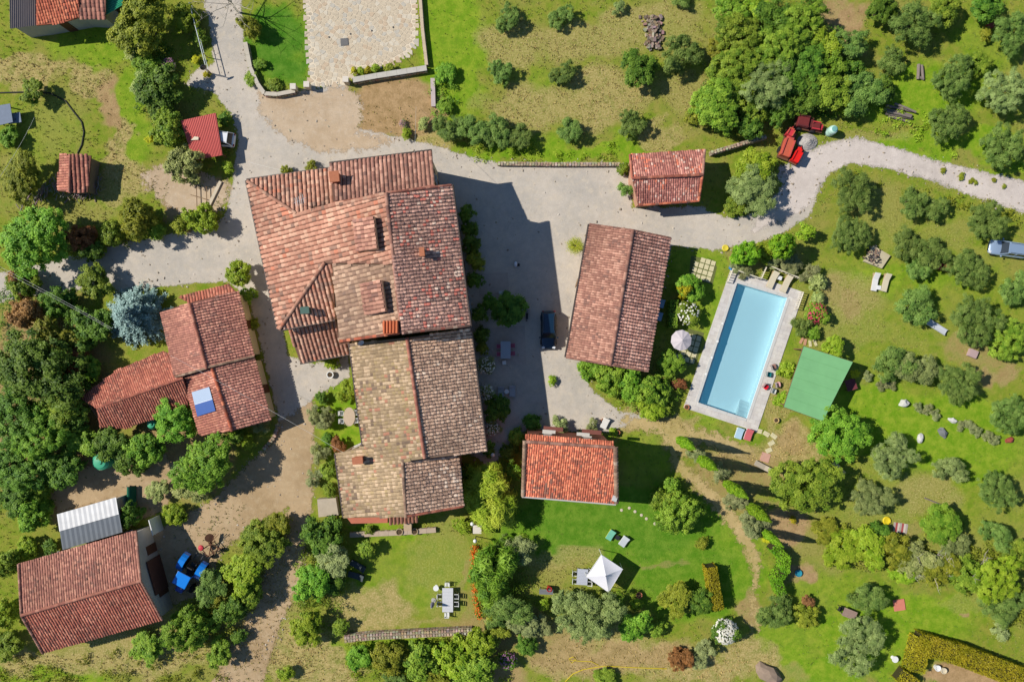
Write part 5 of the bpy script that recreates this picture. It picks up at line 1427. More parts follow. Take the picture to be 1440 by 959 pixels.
# palms
def palm(x, y, r, label, leaf='palm', n=34, h=1.6, name='palm', cat='palm'):
    c = W(x, y, h); Rw = r/PPM; rs = random.Random(int(x)); t_ = thing(name, label, cat, (c.x, c.y, 0))
    MB().tube([(0,0,-.1),(.03,.02,h*.5),(0,0,h)], [.2,.17,.14], 8).build('trunk', bark, t_)
    V, F_, LV = [], [], []
    for k in range(n):
        a = k*2.39996; el = .15+1.1*(k/n); L = Rw*rs.uniform(.85, 1.1)
        d = Vector((math.cos(a), math.sin(a), 0)); sd = Vector((-d.y, d.x, 0)); prev = None
        for s in range(9):
            t2 = s/8; p = d*(L*t2*math.cos(el*(.6)))+Vector((0,0,h+L*(math.sin(el)*t2-.75*t2*t2)))
            for sg in (-1, 1):
                q = p+sd*(sg*L*.24*(math.sin(min(1, t2*1.1+.12)*math.pi)**.6))+d*L*.13+Vector((0,0,-.05))
                i0 = len(V); V += [p-d*.035, q, p+d*.06]; F_.append((i0, i0+1, i0+2)); LV += [rs.random()]*3
    me = np_mesh('fronds', np.array([tuple(v) for v in V]), np.array(F_), LM[leaf], attrs={'lv': LV})
    link(bpy.data.objects.new('fronds', me), t_)
palm(809, 346, 17, 'small palm at the upper left corner of the barn')
# big drooping yellow-green tree and the bamboo like clump
plant(688, 702, 42, 'palm', 'large lime tree with drooping leaves between farmhouse and orange house', 't', fam='spike', h=.85)
plant(693, 795, 30, 'bright', 'spiky grassy green clump behind the red flower border', 's', fam='spike', name='bamboo_clump', cat='bamboo', h=1.6, ry=34)
plant(690, 830, 24, 'bright', 'lower spiky green clump at the red flower border', 's', fam='spike', name='bamboo_clump', cat='bamboo', h=1.5)

def hedge(pts, width, h, leaf, label, name='hedge', dens=210, flat=True):
    """clipped hedge along a line of pixels; leaves over a twiggy core"""
    rs = np.random.RandomState(len(pts)*7+int(pts[0][0])); P = [W(x, y, h*.8) for x, y in pts]
    t_ = thing(name, label, 'hedge', (0, 0, 0)); pos, nrm = [], []; core = MB()
    for a, b_ in zip(P[:-1], P[1:]):
        d = b_-a; d.z = 0; L = d.length; u = np.array(d.normalized()); w = np.array([-u[1], u[0], 0.])
        n = int(dens*L*(width+2*h*.6))
        s = rs.rand(n)*(L+width*.5)-width*.25; side = rs.rand(n); k = width/(width+1.2*h)
        top = side < k
        t1 = (rs.rand(n)-.5)*width; zz = np.where(top, h-.12*rs.rand(n)**2+.06*rs.randn(n), rs.rand(n)*h)
        sg = np.where(rs.rand(n) > .5, 1, -1)
        t1 = np.where(top, t1, sg*width/2*(1-.1*rs.rand(n))+.04*rs.randn(n))
        base = np.array([a.x, a.y, 0.])
        pos.append(base+u*s[:, None]+w*t1[:, None]+np.array([0,0,1.])*zz[:, None])
        nrm.append(np.where(top[:, None], np.array([0,0,1.]), w*sg[:, None]+np.array([0,0,.3]))+rs.randn(n, 3)*.5)
        c = (a+b_)/2; core.box((c.x, c.y, h*.46), (L+width*.3, width*.86, h*.88), math.atan2(u[1], u[0]))
    pos = np.concatenate(pos)
    me = leaves_mesh('foliage', pos, np.concatenate(nrm), .16, .11, rs, np.clip(vnoise(pos[:, 0]*.9+50, pos[:, 1]*.9+50, 3)*.8+.4*rs.rand(len(pos))-.1, 0, 1)); me.materials.append(LM[leaf])
    link(bpy.data.objects.new('foliage', me), t_)
    core.build('twigs', mat('hedge_twigs', C(64,60,30), .95, .4, 6), t_)
hedge([(1296,905),(1350,920),(1460,962)], 2.5, 1.5, 'hedge', 'tall wide clipped olive yellow hedge at the lower right corner')
hedge([(1297,902),(1288,938)], 2.0, 1.5, 'hedge', 'short arm of the wide clipped hedge at the lower right')
hedge([(1268,950),(1284,962)], 1.6, 1.3, 'hedge', 'small clipped hedge piece at the bottom edge')
hedge([(1000,800),(1009,853)], 1.25, 1.9, 'hedge', 'narrow upright clipped hedge beside the white flowering bush')
hedge([(947,425),(946,458)], .95, 1.5, 'bright', 'narrow clipped hedge strip along the barn east side')
hedge([(1089,770),(1104,785),(1103,800),(1092,815),(1098,832)], 1.1, 1.7, 'cyp', 'curved lime green hedge around the little kitchen garden')
# red flower border
def flower_strip(pts, label):
    rs = np.random.RandomState(9); t_ = thing('flower_border', label, 'flower bed'); P = [W(*p, .4) for p in pts]; pos = []
    for a, b_ in zip(P[:-1], P[1:]):
        n = 900; s = rs.rand(n)[:, None]; pos.append(np.array(a)*(1-s)+np.array(b_)*s+rs.randn(n, 3)*np.array([.2,.2,.1]))
    pos = np.concatenate(pos); pos[:, 2] = np.abs(pos[:, 2]); n = len(pos); k = rs.rand(n) < .5*vnoise(pos[:, 1]*1.5+40, pos[:, 0]+40, 5)+.12
    for nm, sel, m in (('flowers', k, LM['scarlet']), ('leaves', ~k, LM['green'])):
        me = leaves_mesh(nm, pos[sel]+np.array([0,0,.12 if nm == 'flowers' else 0]), rs.randn(sel.sum(), 3)*.5+[0,0,1], .16, .12, rs, rs.rand(sel.sum())); me.materials.append(m)
        link(bpy.data.objects.new(nm, me), t_)
flower_strip([(667,768),(668,800),(669,830),(674,868)], 'border of orange red flowers along the right side of walled lawn')

# ------------------------------------------------------------------ undergrowth between the trees
def undergrowth(poly, leaf, label, h=.9, dens=1.0, seed=1):
    rs = np.random.RandomState(seed); pw = np.array(wpoly(poly)); lo, hi = pw.min(0), pw.max(0)
    area = np.prod(hi-lo); nc = int(area*3.2*dens); c = lo+rs.rand(nc, 2)*(hi-lo)
    c = c[(sdf(c, pw)+(vnoise(c[:, 0]*.8+60, c[:, 1]*.8+60, seed)-.5)*2.4 > 0) & (vnoise(c[:, 0]*.7+30, c[:, 1]*.7+30, seed+3) > .3)]
    z = h*(.15+.85*vnoise(c[:, 0]*.6+80, c[:, 1]*.6+80, seed+5))*(.5+.7*rs.rand(len(c))); per = 26; n = len(c)*per
    off = rs.randn(n, 3)*np.array([.2, .2, .13]); pos = np.repeat(np.concatenate([c, z[:, None]], 1), per, 0)+off; pos[:, 2] = np.abs(pos[:, 2])+.02
    tone = np.repeat(rs.rand(len(c)), per)
    me = leaves_mesh('undergrowth', pos, off*1.5+rs.randn(n, 3)*.4+[0, 0, .8], .2, .11, rs, np.clip(.2+.45*rs.rand(n)+.6*(tone-.5), 0, 1)); me.materials.append(LM[leaf])
    tag(link(bpy.data.objects.new('undergrowth', me)), label, 'undergrowth', kind='stuff')
undergrowth([(985,180),(1000,90),(1015,0),(1150,0),(1170,60),(1240,140),(1180,165),(1100,160),(1040,200)], 'dark', 'tangled undergrowth filling the north east wood', 1.8, 1.0, 1)
undergrowth([(0,390),(100,420),(140,480),(105,560),(130,640),(80,700),(0,720)], 'dark', 'dark undergrowth filling the left wood', 1.8, .9, 2)
undergrowth([(255,890),(330,800),(385,720),(415,735),(385,790),(340,870),(300,930)], 'moss', 'brambles on the bank between the dirt tracks', 1.3, 1.0, 3)
undergrowth([(100,325),(290,297),(305,315),(200,342),(110,365)], 'moss', 'hedge bottom growth along the west lane', 1.2, 1.0, 4)
undergrowth([(490,905),(665,897),(720,960),(490,960)], 'lime', 'weeds below the stone wall', 1.0, 1.0, 5)
undergrowth([(1150,735),(1260,755),(1440,775),(1440,880),(1385,850),(1330,818),(1180,792)], 'moss', 'tangled scrub strip on the right slope', 1.0, .9, 6)
undergrowth([(425,742),(488,740),(480,890),(418,905)], 'green', 'shrubbery growth left of the walled lawn', 1.4, 1.0, 7)
undergrowth([(676,770),(740,750),(745,880),(690,895)], 'green', 'shrubbery growth right of the flower border', 1.2, .9, 8)
undergrowth([(190,70),(240,60),(255,170),(222,205),(190,130)], 'dark', 'growth under the trees above the carport', 1.2, 1.0, 9)
undergrowth([(812,512),(905,530),(945,500),(955,560),(930,588),(870,570)], 'green', 'growth filling the barn hedge', 1.3, 1.0, 10)
undergrowth([(605,95),(640,100),(650,165),(615,165)], 'bright', 'bramble patch at the drive wall', .6, .8, 11)
undergrowth([(640,215),(870,200),(870,227),(700,226)], 'lime', 'green weeds along the lane edge', .35, .6, 12)
undergrowth([(20,915),(240,905),(330,959),(0,965)], 'moss', 'scrub below the red farm building', .6, .45, 13)
undergrowth([(1195,140),(1320,180),(1440,225),(1440,240),(1290,200),(1200,180)], 'lime', 'tall weeds above the white lane', .5, .6, 14)
undergrowth([(1160,240),(1440,300),(1440,320),(1240,262)], 'moss', 'tall weeds below the white lane', .35, .4, 15)

# ------------------------------------------------------------------ grass tufts and weeds
def loose_stones():
    rs = np.random.RandomState(12); n = 26000; P = np.stack([rs.rand(n)*124-62, rs.rand(n)*84-42], 1); sd = np.full(n, -9.)
    for poly in (GRAVEL, TRACK): sd = np.maximum(sd, sdf(P, wpoly(poly)))
    ok = (sd > -.5) & (rs.rand(n) < np.where(sd < 1.2, .8, .22)*(.3+vnoise(P[:, 0]*.5+70, P[:, 1]*.5+70, 6))); P = P[ok]; n = len(P)
    s = .03+.07*rs.rand(n)**2; q = np.array([[-1,-1,0],[1,-1,0],[1,1,0],[-1,1,0],[-.6,-.6,1],[.6,-.6,1],[.6,.6,1],[-.6,.6,1]]); an = rs.rand(n)*6.3
    X = q[None]*s[:, None, None]*np.stack([1+.8*rs.rand(n), .7+.4*rs.rand(n), .6+.4*rs.rand(n)], 1)[:, None]
    x = X[..., 0]*np.cos(an)[:, None]-X[..., 1]*np.sin(an)[:, None]; y = X[..., 0]*np.sin(an)[:, None]+X[..., 1]*np.cos(an)[:, None]
    V = np.stack([x+P[:, :1], y+P[:, 1:], X[..., 2]+.008], -1).reshape(-1, 3)
    f = np.array([[4,5,6,7],[0,1,5,4],[1,2,6,5],[2,3,7,6],[3,0,4,7]])
    base = np.array([C(150,138,122), C(186,174,158), C(206,196,182), C(160,146,128), C(176,164,140)])[rs.randint(5, size=n)]
    me = np_mesh('loose_stones', V, (np.arange(n)[:, None, None]*8+f[None]).reshape(-1, 4), mat('pebbles', rough=.95, var=.2, vcol=True, bump=0), np.repeat(base, 8, 0))
    tag(link(bpy.data.objects.new('loose_stones', me)), 'loose pebbles and litter scattered over the gravel', 'pebbles', kind='stuff')
loose_stones()
def tufts():
    rs = np.random.RandomState(21); n = 110000
    x = rs.rand(n)*1500-30; y = rs.rand(n)*1010-25
    w = soil_weights(x, y)
    P = np.stack([(x-720)/PPM, (479.5-y)/PPM], 1)
    bad = np.zeros(n, bool)
    for poly in (GRAVEL, DECK, DRIVE): bad |= sdf(P, wpoly(poly)) > -.15
    dens = .4+.6*w['y']-.38*w['g']-.45*w['d']; dens *= .35+1.0*vnoise(x/22, y/22, 33)
    ok = ~bad & (rs.rand(n) < dens)
    for x0, y0, x1, y1 in ((345,225,685,730),(730,600,870,710),(110,400,385,615),(20,740,245,920),(480,752,665,885)): ok &= ~((x > x0) & (x < x1) & (y > y0) & (y < y1))
    P = P[ok]; n = len(P); wy, wg = w['y'][ok], w['g'][ok]
    h = .06+.15*rs.rand(n)*(1-.6*wg); blades = 4
    base = np.repeat(P, blades, 0); N = len(base); a = rs.rand(N)*6.283; rr = .12*rs.rand(N)
    b0 = np.stack([base[:, 0]+rr*np.cos(a), base[:, 1]+rr*np.sin(a), np.zeros(N)], 1); H_ = np.repeat(h, blades)*(.6+.6*rs.rand(N))
    lean = np.stack([np.cos(a), np.sin(a)], 1)*(H_*.6)[:, None]; wd = .03+.03*rs.rand(N)
    sx = np.stack([-np.sin(a)*wd, np.cos(a)*wd, np.zeros(N)], 1); tip = b0+np.concatenate([lean, H_[:, None]], 1)
    v = np.stack([b0-sx, b0+sx, tip], 1).reshape(-1, 3)
    dry, grn = np.array(C(198,172,110)), np.array(C(116,140,52)); k = np.clip(np.repeat(wy*.9-wg*.6+.25, blades)+.5*(rs.rand(N)-.5), 0, 1)[:, None]
    c = (dry*k+grn*(1-k))*(.75+.5*rs.rand(N))[:, None]
    me = np_mesh('meadow_grass', v, np.arange(3*N).reshape(N, 3), mat('grass_blades', rough=.9, var=.1, vcol=True, bump=0), np.repeat(c, 3, 0))
    tag(link(bpy.data.objects.new('meadow_grass', me)), 'tufts of dry and green grass over the meadows', 'grass', kind='stuff')
tufts()

# ------------------------------------------------------------------ garden walls, posts, fences
rubble_c = [C(186,168,142), C(170,152,128), C(198,184,160), C(150,134,114), C(178,158,126)]
rock_m = mat('rubble_stone', rough=.95, var=.45, scale=4, vcol=True, bump=.5, fine=14)
def stone_wall(pts, width, h, label, name='stone_wall', cop=None, size=.32, cat='wall'):
    """dry stone wall: a core and the many small stones laid on and around it"""
    t_ = thing(name, label, cat); rs = random.Random(int(pts[0][0]*3+pts[0][1])); P = [W(x, y, h) for x, y in pts]
    core, m = MB(), MB()
    for a, b_ in zip(P[:-1], P[1:]):
        d = b_-a; L = d.length; u = d.normalized(); w = Vector((-u.y, u.x, 0)); rz = math.atan2(u.y, u.x)
        c = (a+b_)/2; core.box((c.x, c.y, h/2-.05), (L, width*.9, h-.04), rz)
        n = max(1, int(L/size)); k = max(2, int(round(width/size)))
        if cop:
            q = max(1, int(L/1.1))
            for i in range(q):
                p = a+u*(L*(i+.5)/q); MB().box((p.x, p.y, h+.03), (L/q-.015, width*1.12, .09), rz+rs.uniform(-.01,.01)).build('coping', cop, t_)
        for i in range(n):
            for j in range(0 if cop else k):
                p = a+u*(L*(i+.5)/n)+w*(width*((j+.5)/k-.5)); s = size*.46
                poly = [(p.x+math.cos(rz+q*1.047+rs.uniform(-.2,.2))*s*rs.uniform(.85,1.2), p.y+math.sin(rz+q*1.047)*s*rs.uniform(.85,1.2)) for q in range(6)]
                m.prism(poly, h-.12, h+rs.uniform(-.01,.07), tuple(x*rs.uniform(.8,1.12) for x in rs.choice(rubble_c)))
            for sd in (-1, 1):
                for lv in range(max(1, int(h/.25))):
                    p = a+u*(L*(i+.5+rs.uniform(-.1,.1))/n)+w*(sd*width*.46); z = .12+lv*.25
                    if z > h-.1: continue
                    m.box((p.x, p.y, z), (size*.92, .16, .22), rz+rs.uniform(-.05,.05), tuple(x*rs.uniform(.8,1.12) for x in rs.choice(rubble_c)))
    core.build('core', mat('wall_mortar', C(150,136,116), .95, .3, 3), t_)
    tag(m.build('stones', rock_m, t_), kind='stuff')
    return t_
def pillar(x, y, s, h, label, m, rz=0.0, ball=None, cat='pillar'):
    c = W(x, y, h); t_ = thing('gate_pillar', label, cat, (c.x, c.y, 0), rz)
    MB().box((0,0,h/2), (s,s,h)).build('shaft', m, t_); MB().box((0,0,h+.05), (s*1.2,s*1.2,.1)).build('cap', mat('cap_stone', C(222,212,196), .85, .2, 4), t_)
    if ball: MB().lathe([(.02,0),(.07,.03),(.07,.1),(.2,.22),(.24,.36),(.2,.5),(.02,.58)], (0,0,h+.1), 12).build('globe', mat('lamp_globe', C(236,236,232), .35, .05, 3), t_)
    return t_
pal_st = mat('pale_stone', C(210,196,172), .9, .3, 3)
stone_wall([(484,899),(520,895),(600,891),(664,888)], .75, .8, 'long grey stone wall along the bottom of the walled lawn')
stone_wall([(492,752),(560,749),(613,745)], .5, .35, 'low stone edging between farmhouse and walled lawn', cop=mat('edging_stone', C(188,168,146), .9, .3, 2))
stone_wall([(345,60),(352,95),(362,118),(372,132),(390,133),(415,128)], .4, .6, 'curved stone wall round the small dark lawn at the top', cop=mat('coping_pale', C(200,190,172), .9, .3, 2))
stone_wall([(496,113),(530,107),(600,96)], .55, .7, 'stone wall along the bottom of the crazy paving', cop=mat('coping_grey', C(196,190,178), .9, .3, 2))
stone_wall([(590,-15),(594,40),(600,92)], .3, .5, 'long stone edge along the right side of crazy paving', cop=mat('coping_buff', C(206,186,158), .9, .3, 2))
stone_wall([(700,230),(780,231),(872,231)], .3, .5, 'low stone edge between meadow and gravel lane')
stone_wall([(370,632),(385,615),(392,595)], .3, .35, 'little stone edge of the bed below low house')
stone_wall([(1000,215),(1040,203),(1078,192)], .35, .9, 'mossy wall above the lime tree right of cottage')
pillar(412, 122, .55, 1.1, 'left stone pillar at the small lawn gate', pal_st); pillar(431, 119, .55, 1.1, 'right stone pillar of the small lawn gate', pal_st)
pillar(486, 112, .55, 1.1, 'stone pillar at the left end of the drive wall', pal_st)
pillar(671, 744, .8, 1.9, 'brick pillar at the corner of the walled lawn', mat('pillar_brick', C(150,104,80), .9, .4, 5))
for x, y, lb in ((664,737,'white globe lamp above the brick pillar'), (668,761,'white globe lamp at the top of the flower border'), (693,640,'white globe lamp at the farmhouse lower right corner')):
    h = 1.7; c = W(x, y, h+.4); t_ = thing('globe_lamp', lb, 'lamp', (c.x, c.y, 0))
    MB().tube([(0,0,-.02),(0,0,h)], .05, 8).build('post', dark_m, t_)
    MB().lathe([(.03,0),(.16,.06),(.23,.2),(.23,.28),(.16,.4),(.02,.46)], (0,0,h), 12).build('globe', mat('lamp_globe', C(236,236,232), .35, .05, 3), t_, True)
o = MB().box((0,0,.2), (.38,3.2,.4), .03).box((0,0,.43), (.5,3.3,.08), .03).build('stone_bench', mat('bench_stone', C(196,180,176), .9, .25, 3)); o.location = W(609.5,132,0); tag(o, 'long low pale stone bench by the bare earth patch', 'bench')
# white rail with traffic mirror
t_ = thing('rail_fence', 'thin white metal rail running down beside the top lane', 'fence')
a, b_ = W(266,4,1.5), W(290,97,1.5)
MB().tube([a, b_], .05, 6).build('rail', mat('white_metal', C(214,222,220), .4, .1, 4), t_); MB().tube([a-Vector((0,0,.6)), b_-Vector((0,0,.6))], .035, 6).build('rail', MATS['white_metal'], t_)
for k in range(5):
    p = a.lerp(b_, k/4); MB().tube([(p.x,p.y,-.1),(p.x,p.y,1.48)], .045, 6).build('post', mat('rust_post', C(134,98,84), .8, .3, 5), t_)
t_ = thing('traffic_mirror', 'round traffic mirror on a post at the end of the white rail', 'mirror', W(297,105))
MB().tube([(0,0,-.1),(0,0,1.9)], .04, 6).build('post', dark_m, t_); ob = MB().lathe([(.02,.06),(.24,.04),(.36,0),(.36,-.04),(.02,-.06)], n=16).build('mirror_disc', mat('mirror_face', C(90,90,92), .2, .05, 3, metal=.6), t_); ob.location = (0,0,2.1); ob.rotation_euler = (1.2,0,.6)
# steps of the west yard gate
t_ = thing('barrier', 'wooden crossbar barrier on the sandy ground left of the lane', 'barrier'); gm = mat('old_timber', C(150,124,96), .9, .3, 5)
for p, q in (((276,257),(277,292)),((290,262),(291,292)),((268,274),(291,281))): MB().tube([W(*p,.35), W(*q,.35)], .05, 5).build('pole', gm, t_)
for p in ((276,258),(277,291),(290,263),(291,291)): 
    c = W(*p, .2); MB().tube([(c.x,c.y,-.05),(c.x,c.y,.36)], .05, 5).build('post', gm, t_)
o = MB().box((0,0,.1), (3.4,.35,.2)).build('stone_kerb', pal_st); o.location = W(302,274); o.rotation_euler = (0,0,1.12); tag(o, 'pale stone kerb slanting across the lane junction', 'kerb')

# ------------------------------------------------------------------ paving slabs and stepping stones
slab_m = mat('sandstone_slab', C(214,204,162), .9, .3, 3)
def slabs(rows, name, org, ux, uy, w, h, skip=()):
    st_ = MB().prism([tuple(W(*p)[:2]) for p in rows], -.05, .02).build(name, mat('slab_bed', C(106,112,60), .95, .4, 3)); tag(st_, kind='structure')
    rs = random.Random(3); ax, ay = Vector(ux), Vector(uy); o_ = Vector(org)
    poly = np.array(wpoly(rows))
    for i in range(-1, 14):
        for j in range(-1, 14):
            p = o_+ax*(i+.5*(j % 2)*.0)+ay*j; c = W(p.x, p.y)
            if sdf(np.array([[c.x, c.y]]), poly)[0] < .2: continue
            MB().box((c.x, c.y, .035), (w*rs.uniform(.86,1.0), h*rs.uniform(.86,1.0), .07+rs.random()*.02), math.radians(-17)+rs.uniform(-.05,.05)).build('slab', slab_m, st_)
slabs([(972,360),(1004,366),(1008,376),(1002,400),(968,392)], 'slab_terrace', (974,362), (7.2,2.1), (-2.3,7.6), .54, .58)
slabs([(968,462),(990,468),(980,510),(950,520),(946,500),(958,490)], 'parasol_terrace', (970,464), (7.4,2.1), (-2.3,7.9), .56, .6)
for i, (x, y, a) in enumerate(((1067,606,.1),(1077.5,610,-.2),(1088,613,-.3),(1084.5,623,.9),(1081,633,.8))):
    o = MB().box((0,0,.03), (.75,.5,.07)).build('stepping_stone', slab_m); o.location = W(x, y); o.rotation_euler = (0,0,-.35+a); tag(o, '%s stepping stone from the pool corner' % ['first','second','third','fourth','fifth'][i], 'stepping stone', 'stepping stones by the pool')
for i, (x, y) in enumerate(((874,717),(885,714),(893,719),(902,724),(909,729),(921,736))):
    o = MB().lathe([(.16,0),(.19,.03),(.15,.06),(.02,.06)], n=7).build('stepping_stone', pal_st); o.location = W(x, y); tag(o, '%s small pale stone in the curve on the lower lawn' % ['first','second','third','fourth','fifth','sixth'][i], 'stepping stone', 'little stones on the lower lawn')
for i, (x, y, c) in enumerate(((1127,479,0),(1132,481,1),(1139,483,2),(1146,482,2))):
    o = MB().box((0,0,.04), (.3,.75,.09)).build('stepping_stone', mat('brick_step', C(200,150,120), .9, .3, 4) if c < 2 else slab_m); o.location = W(x, y); o.rotation_euler = (0,0,-.5+i*.3); tag(o, '%s of the four slabs above the green pavilion corner' % ['leftmost','second','third','rightmost'][i], 'stepping stone', 'slabs at the pavilion corner')

# ------------------------------------------------------------------ furniture
wood = mat('teak', C(196,170,134), .8, .25, 5); grey_w = mat('grey_timber', C(170,164,158), .85, .25, 5); rattan = mat('dark_rattan', C(58,64,64), .8, .3, 8)
wht = cap_m; cream = mat('cream_cushion', C(214,202,174), .9, .15, 4); black = mat('black_metal', C(44,46,50), .6, .2, 5)
def lounger(x, y, ang, label, frame, pad, L=1.95, wd=.66, up=.5, group=None, z=0.0):
    """ang: direction (image degrees, clockwise from right) from foot to head"""
    c = W(x, y, z+.4); t_ = thing('sun_lounger', label, 'sun lounger', (c.x, c.y, z), -math.radians(ang), group)
    MB().box((-.05,0,.28), (L-.1,wd,.06)).build('frame', frame, t_)
    for sx in (-1, 1):
        for sy in (-1, 1): MB().box((sx*(L/2-.2), sy*(wd/2-.06), .125), (.06,.06,.25)).build('leg', frame, t_)
    s = L*.64
    MB().box((-L/2+s/2,0,.355), (s,wd*.95,.09)).build('mattress', pad, t_, bevel=.02)
    bl = L-s; M = Matrix.Rotation(-up, 3, 'Y'); MB().box((-L/2+s+bl/2*math.cos(up),0,.36+bl/2*math.sin(up)), (bl,wd*.95,.09), 0, M=M).build('backrest', pad, t_, bevel=.02)
    return t_
def table(x, y, lx, ly, h, ang, label, m, leg=None, round_=False, z=0.0, cat='table'):
    c = W(x, y, h+z); t_ = thing('table', label, cat, (c.x, c.y, z), -math.radians(ang))
    if round_:
        vs = [(lx/2*math.cos(k*math.pi/12), ly/2*math.sin(k*math.pi/12)) for k in range(24)]; MB().prism(vs, h-.05, h).build('table_top', m, t_)
    else:
        n = max(3, int(ly/.16))
        for k in range(n): MB().box((0, -ly/2+ly*(k+.5)/n, h-.02), (lx, ly/n-.012, .04)).build('top_slat', m, t_)
        MB().box((0,0,h-.07), (lx*.94, ly*.9, .05)).build('apron', m, t_)
    if round_ and lx < .9: MB().tube([(0,0,0),(0,0,h-.05)], .05, 8).build('leg', leg or m, t_); MB().lathe([(.22,0),(.2,.04),(.05,.06)], n=12).build('base', leg or m, t_)
    else:
        for sx in (-1, 1):
            for sy in (-1, 1): MB().box((sx*lx*.42, sy*ly*.4, (h-.05)/2), (.07,.07,h-.05)).build('leg', leg or m, t_)
    return t_
def chair(x, y, ang, label, m, seat=None, w=.5, group=None, arms=True, z=0.0):
    """ang: direction (image degrees clockwise from right) the sitter looks"""
    c = W(x, y, .5+z); t_ = thing('garden_chair', label, 'chair', (c.x, c.y, z), -math.radians(ang), group)
    for k in range(4): MB().box((-w/2+w*(k+.5)/4, 0, .44), (w/4-.02, w*.94, .03)).build('seat_slat', seat or m, t_)
    for k in range(2): MB().box((-w*.5-.02*k, 0, .6+.2*k), (.035, w*.94, .13)).build('back_slat', m, t_)
    for sx in (-1, 1):
        for sy in (-1, 1):
            hh = .88 if sx < 0 else (.64 if arms else .44); MB().box((sx*w*.47, sy*w*.5, hh/2), (.045,.045,hh)).build('leg', m, t_)
    if arms:
        for sy in (-1, 1): MB().box((0, sy*w*.5, .655), (w, .06, .03)).build('armrest', m, t_)
    return t_
# pool loungers
lounger(1087,393,-66, 'left beige sun lounger on the pool deck', wood, cream, 2.1, .75, z=.09)
lounger(1106,399,-66, 'right beige sun lounger on the pool deck', wood, cream, 2.1, .75, z=.09)
table(1097,391,.45,.45,.4,20,'small side table between the beige deck loungers', wht, z=.09)
lounger(1231,396,-80,'sun lounger with a white towel on the right lawn', wood, mat('white_towel', C(226,224,218), .95, .15, 4), 2.2, .68)
lounger(1246,397,-76,'beige sun lounger on the right lawn', wood, cream, 2.2, .68)
table(1236,404.5,.5,.5,.42,10,'tiny white side table between the lawn loungers', wht)
lounger(1073,656,28,'wooden sun lounger below the stepping stones', grey_w, mat('taupe_pad', C(178,166,146), .9, .2, 4), 2.0, .62)
lounger(1177,656,52,'cream slatted lounger right of the big round tree', wood, mat('striped_pad', C(206,190,150), .9, .3, 6), 2.3, .7)
lounger(1166,668,52,'second lounger half hidden by the big round tree', black, mat('slate_pad', C(80,86,100), .8, .2, 4), 1.6, .5)
lounger(503.5,796,28,'upper dark rattan lounger on the walled lawn', rattan, mat('dark_pad', C(72,80,82), .8, .25, 6), 2.0, .7)
lounger(501,810,16,'lower dark rattan lounger on the walled lawn', rattan, MATS['dark_pad'], 2.0, .7)
lounger(704.5,551,-88,'left grey lounger in the shaded yard', grey_w, mat('grey_pad', C(176,182,186), .9, .15, 4), 1.4, .75); lounger(720.5,549.5,-90,'right grey lounger in the shaded yard', grey_w, MATS['grey_pad'], 1.4, .75)
table(712.5,550.5,.55,.55,.5,0,'small round white table between grey loungers', wht, round_=True)
lounger(859,752,-58,'green and yellow deck chair on the lower lawn', mat('yellow_frame', C(206,196,60), .6, .15, 4), mat('mint_canvas', C(118,190,160), .85, .15, 4), 1.3, .75)
lounger(878,761,-55,'white grey deck chair on the lower lawn', wht, mat('pale_canvas', C(196,202,204), .85, .12, 4), 1.3, .8)
table(868.5,756,.5,.5,.4,30,'dark little table between the two deck chairs', black)
lounger(1040,609,-72,'light blue folding lounger at the pool corner', wht, mat('blue_canvas', C(176,206,222), .85, .12, 4), 1.35, .85); lounger(1053,611,-72,'red folding lounger at the pool corner', wht, mat('red_canvas', C(206,106,110), .85, .15, 4), 1.4, .85)
# parasol by the pool
def parasol(x, y, r, h, label, m, n=10, rise=.55):
    c = W(x, y, h); Rw = r/PPM; t_ = thing('parasol', label, 'parasol', (c.x, c.y, 0), .2)
    for k in range(n):
        a0, a1 = 2*math.pi*k/n, 2*math.pi*(k+1)/n; am = (a0+a1)/2
        P = [Vector((0,0,h+rise)), Vector((Rw*math.cos(a0), Rw*math.sin(a0), h)), Vector((Rw*.95*math.cos(am), Rw*.95*math.sin(am), h-.03)), Vector((Rw*math.cos(a1), Rw*math.sin(a1), h))]
        q = [p.lerp(P[0], .45)+Vector((0,0,-.02)) for p in P[1:]]
        MB().add([P[0]]+q+P[1:], [(0,1,2),(0,2,3),(1,4,5,2),(2,5,6,3)]).build('canopy_panel', m, t_)
        MB().tube([(0,0,h+rise-.06),(Rw*.97*math.cos(a0), Rw*.97*math.sin(a0), h-.04)], .015, 4).build('rib', wht, t_)
    MB().tube([(0,0,.05),(0,0,h+rise+.08)], .03, 8).build('pole', wht, t_); MB().lathe([(.3,0),(.3,.06),(.06,.12)], n=14).build('base', mat('concrete_foot', C(170,168,162), .9, .2, 4), t_)
parasol(958,478.5,14.5,2.1,'round grey white parasol beside the pool', mat('parasol_cloth', C(206,196,198), .9, .08, 3))
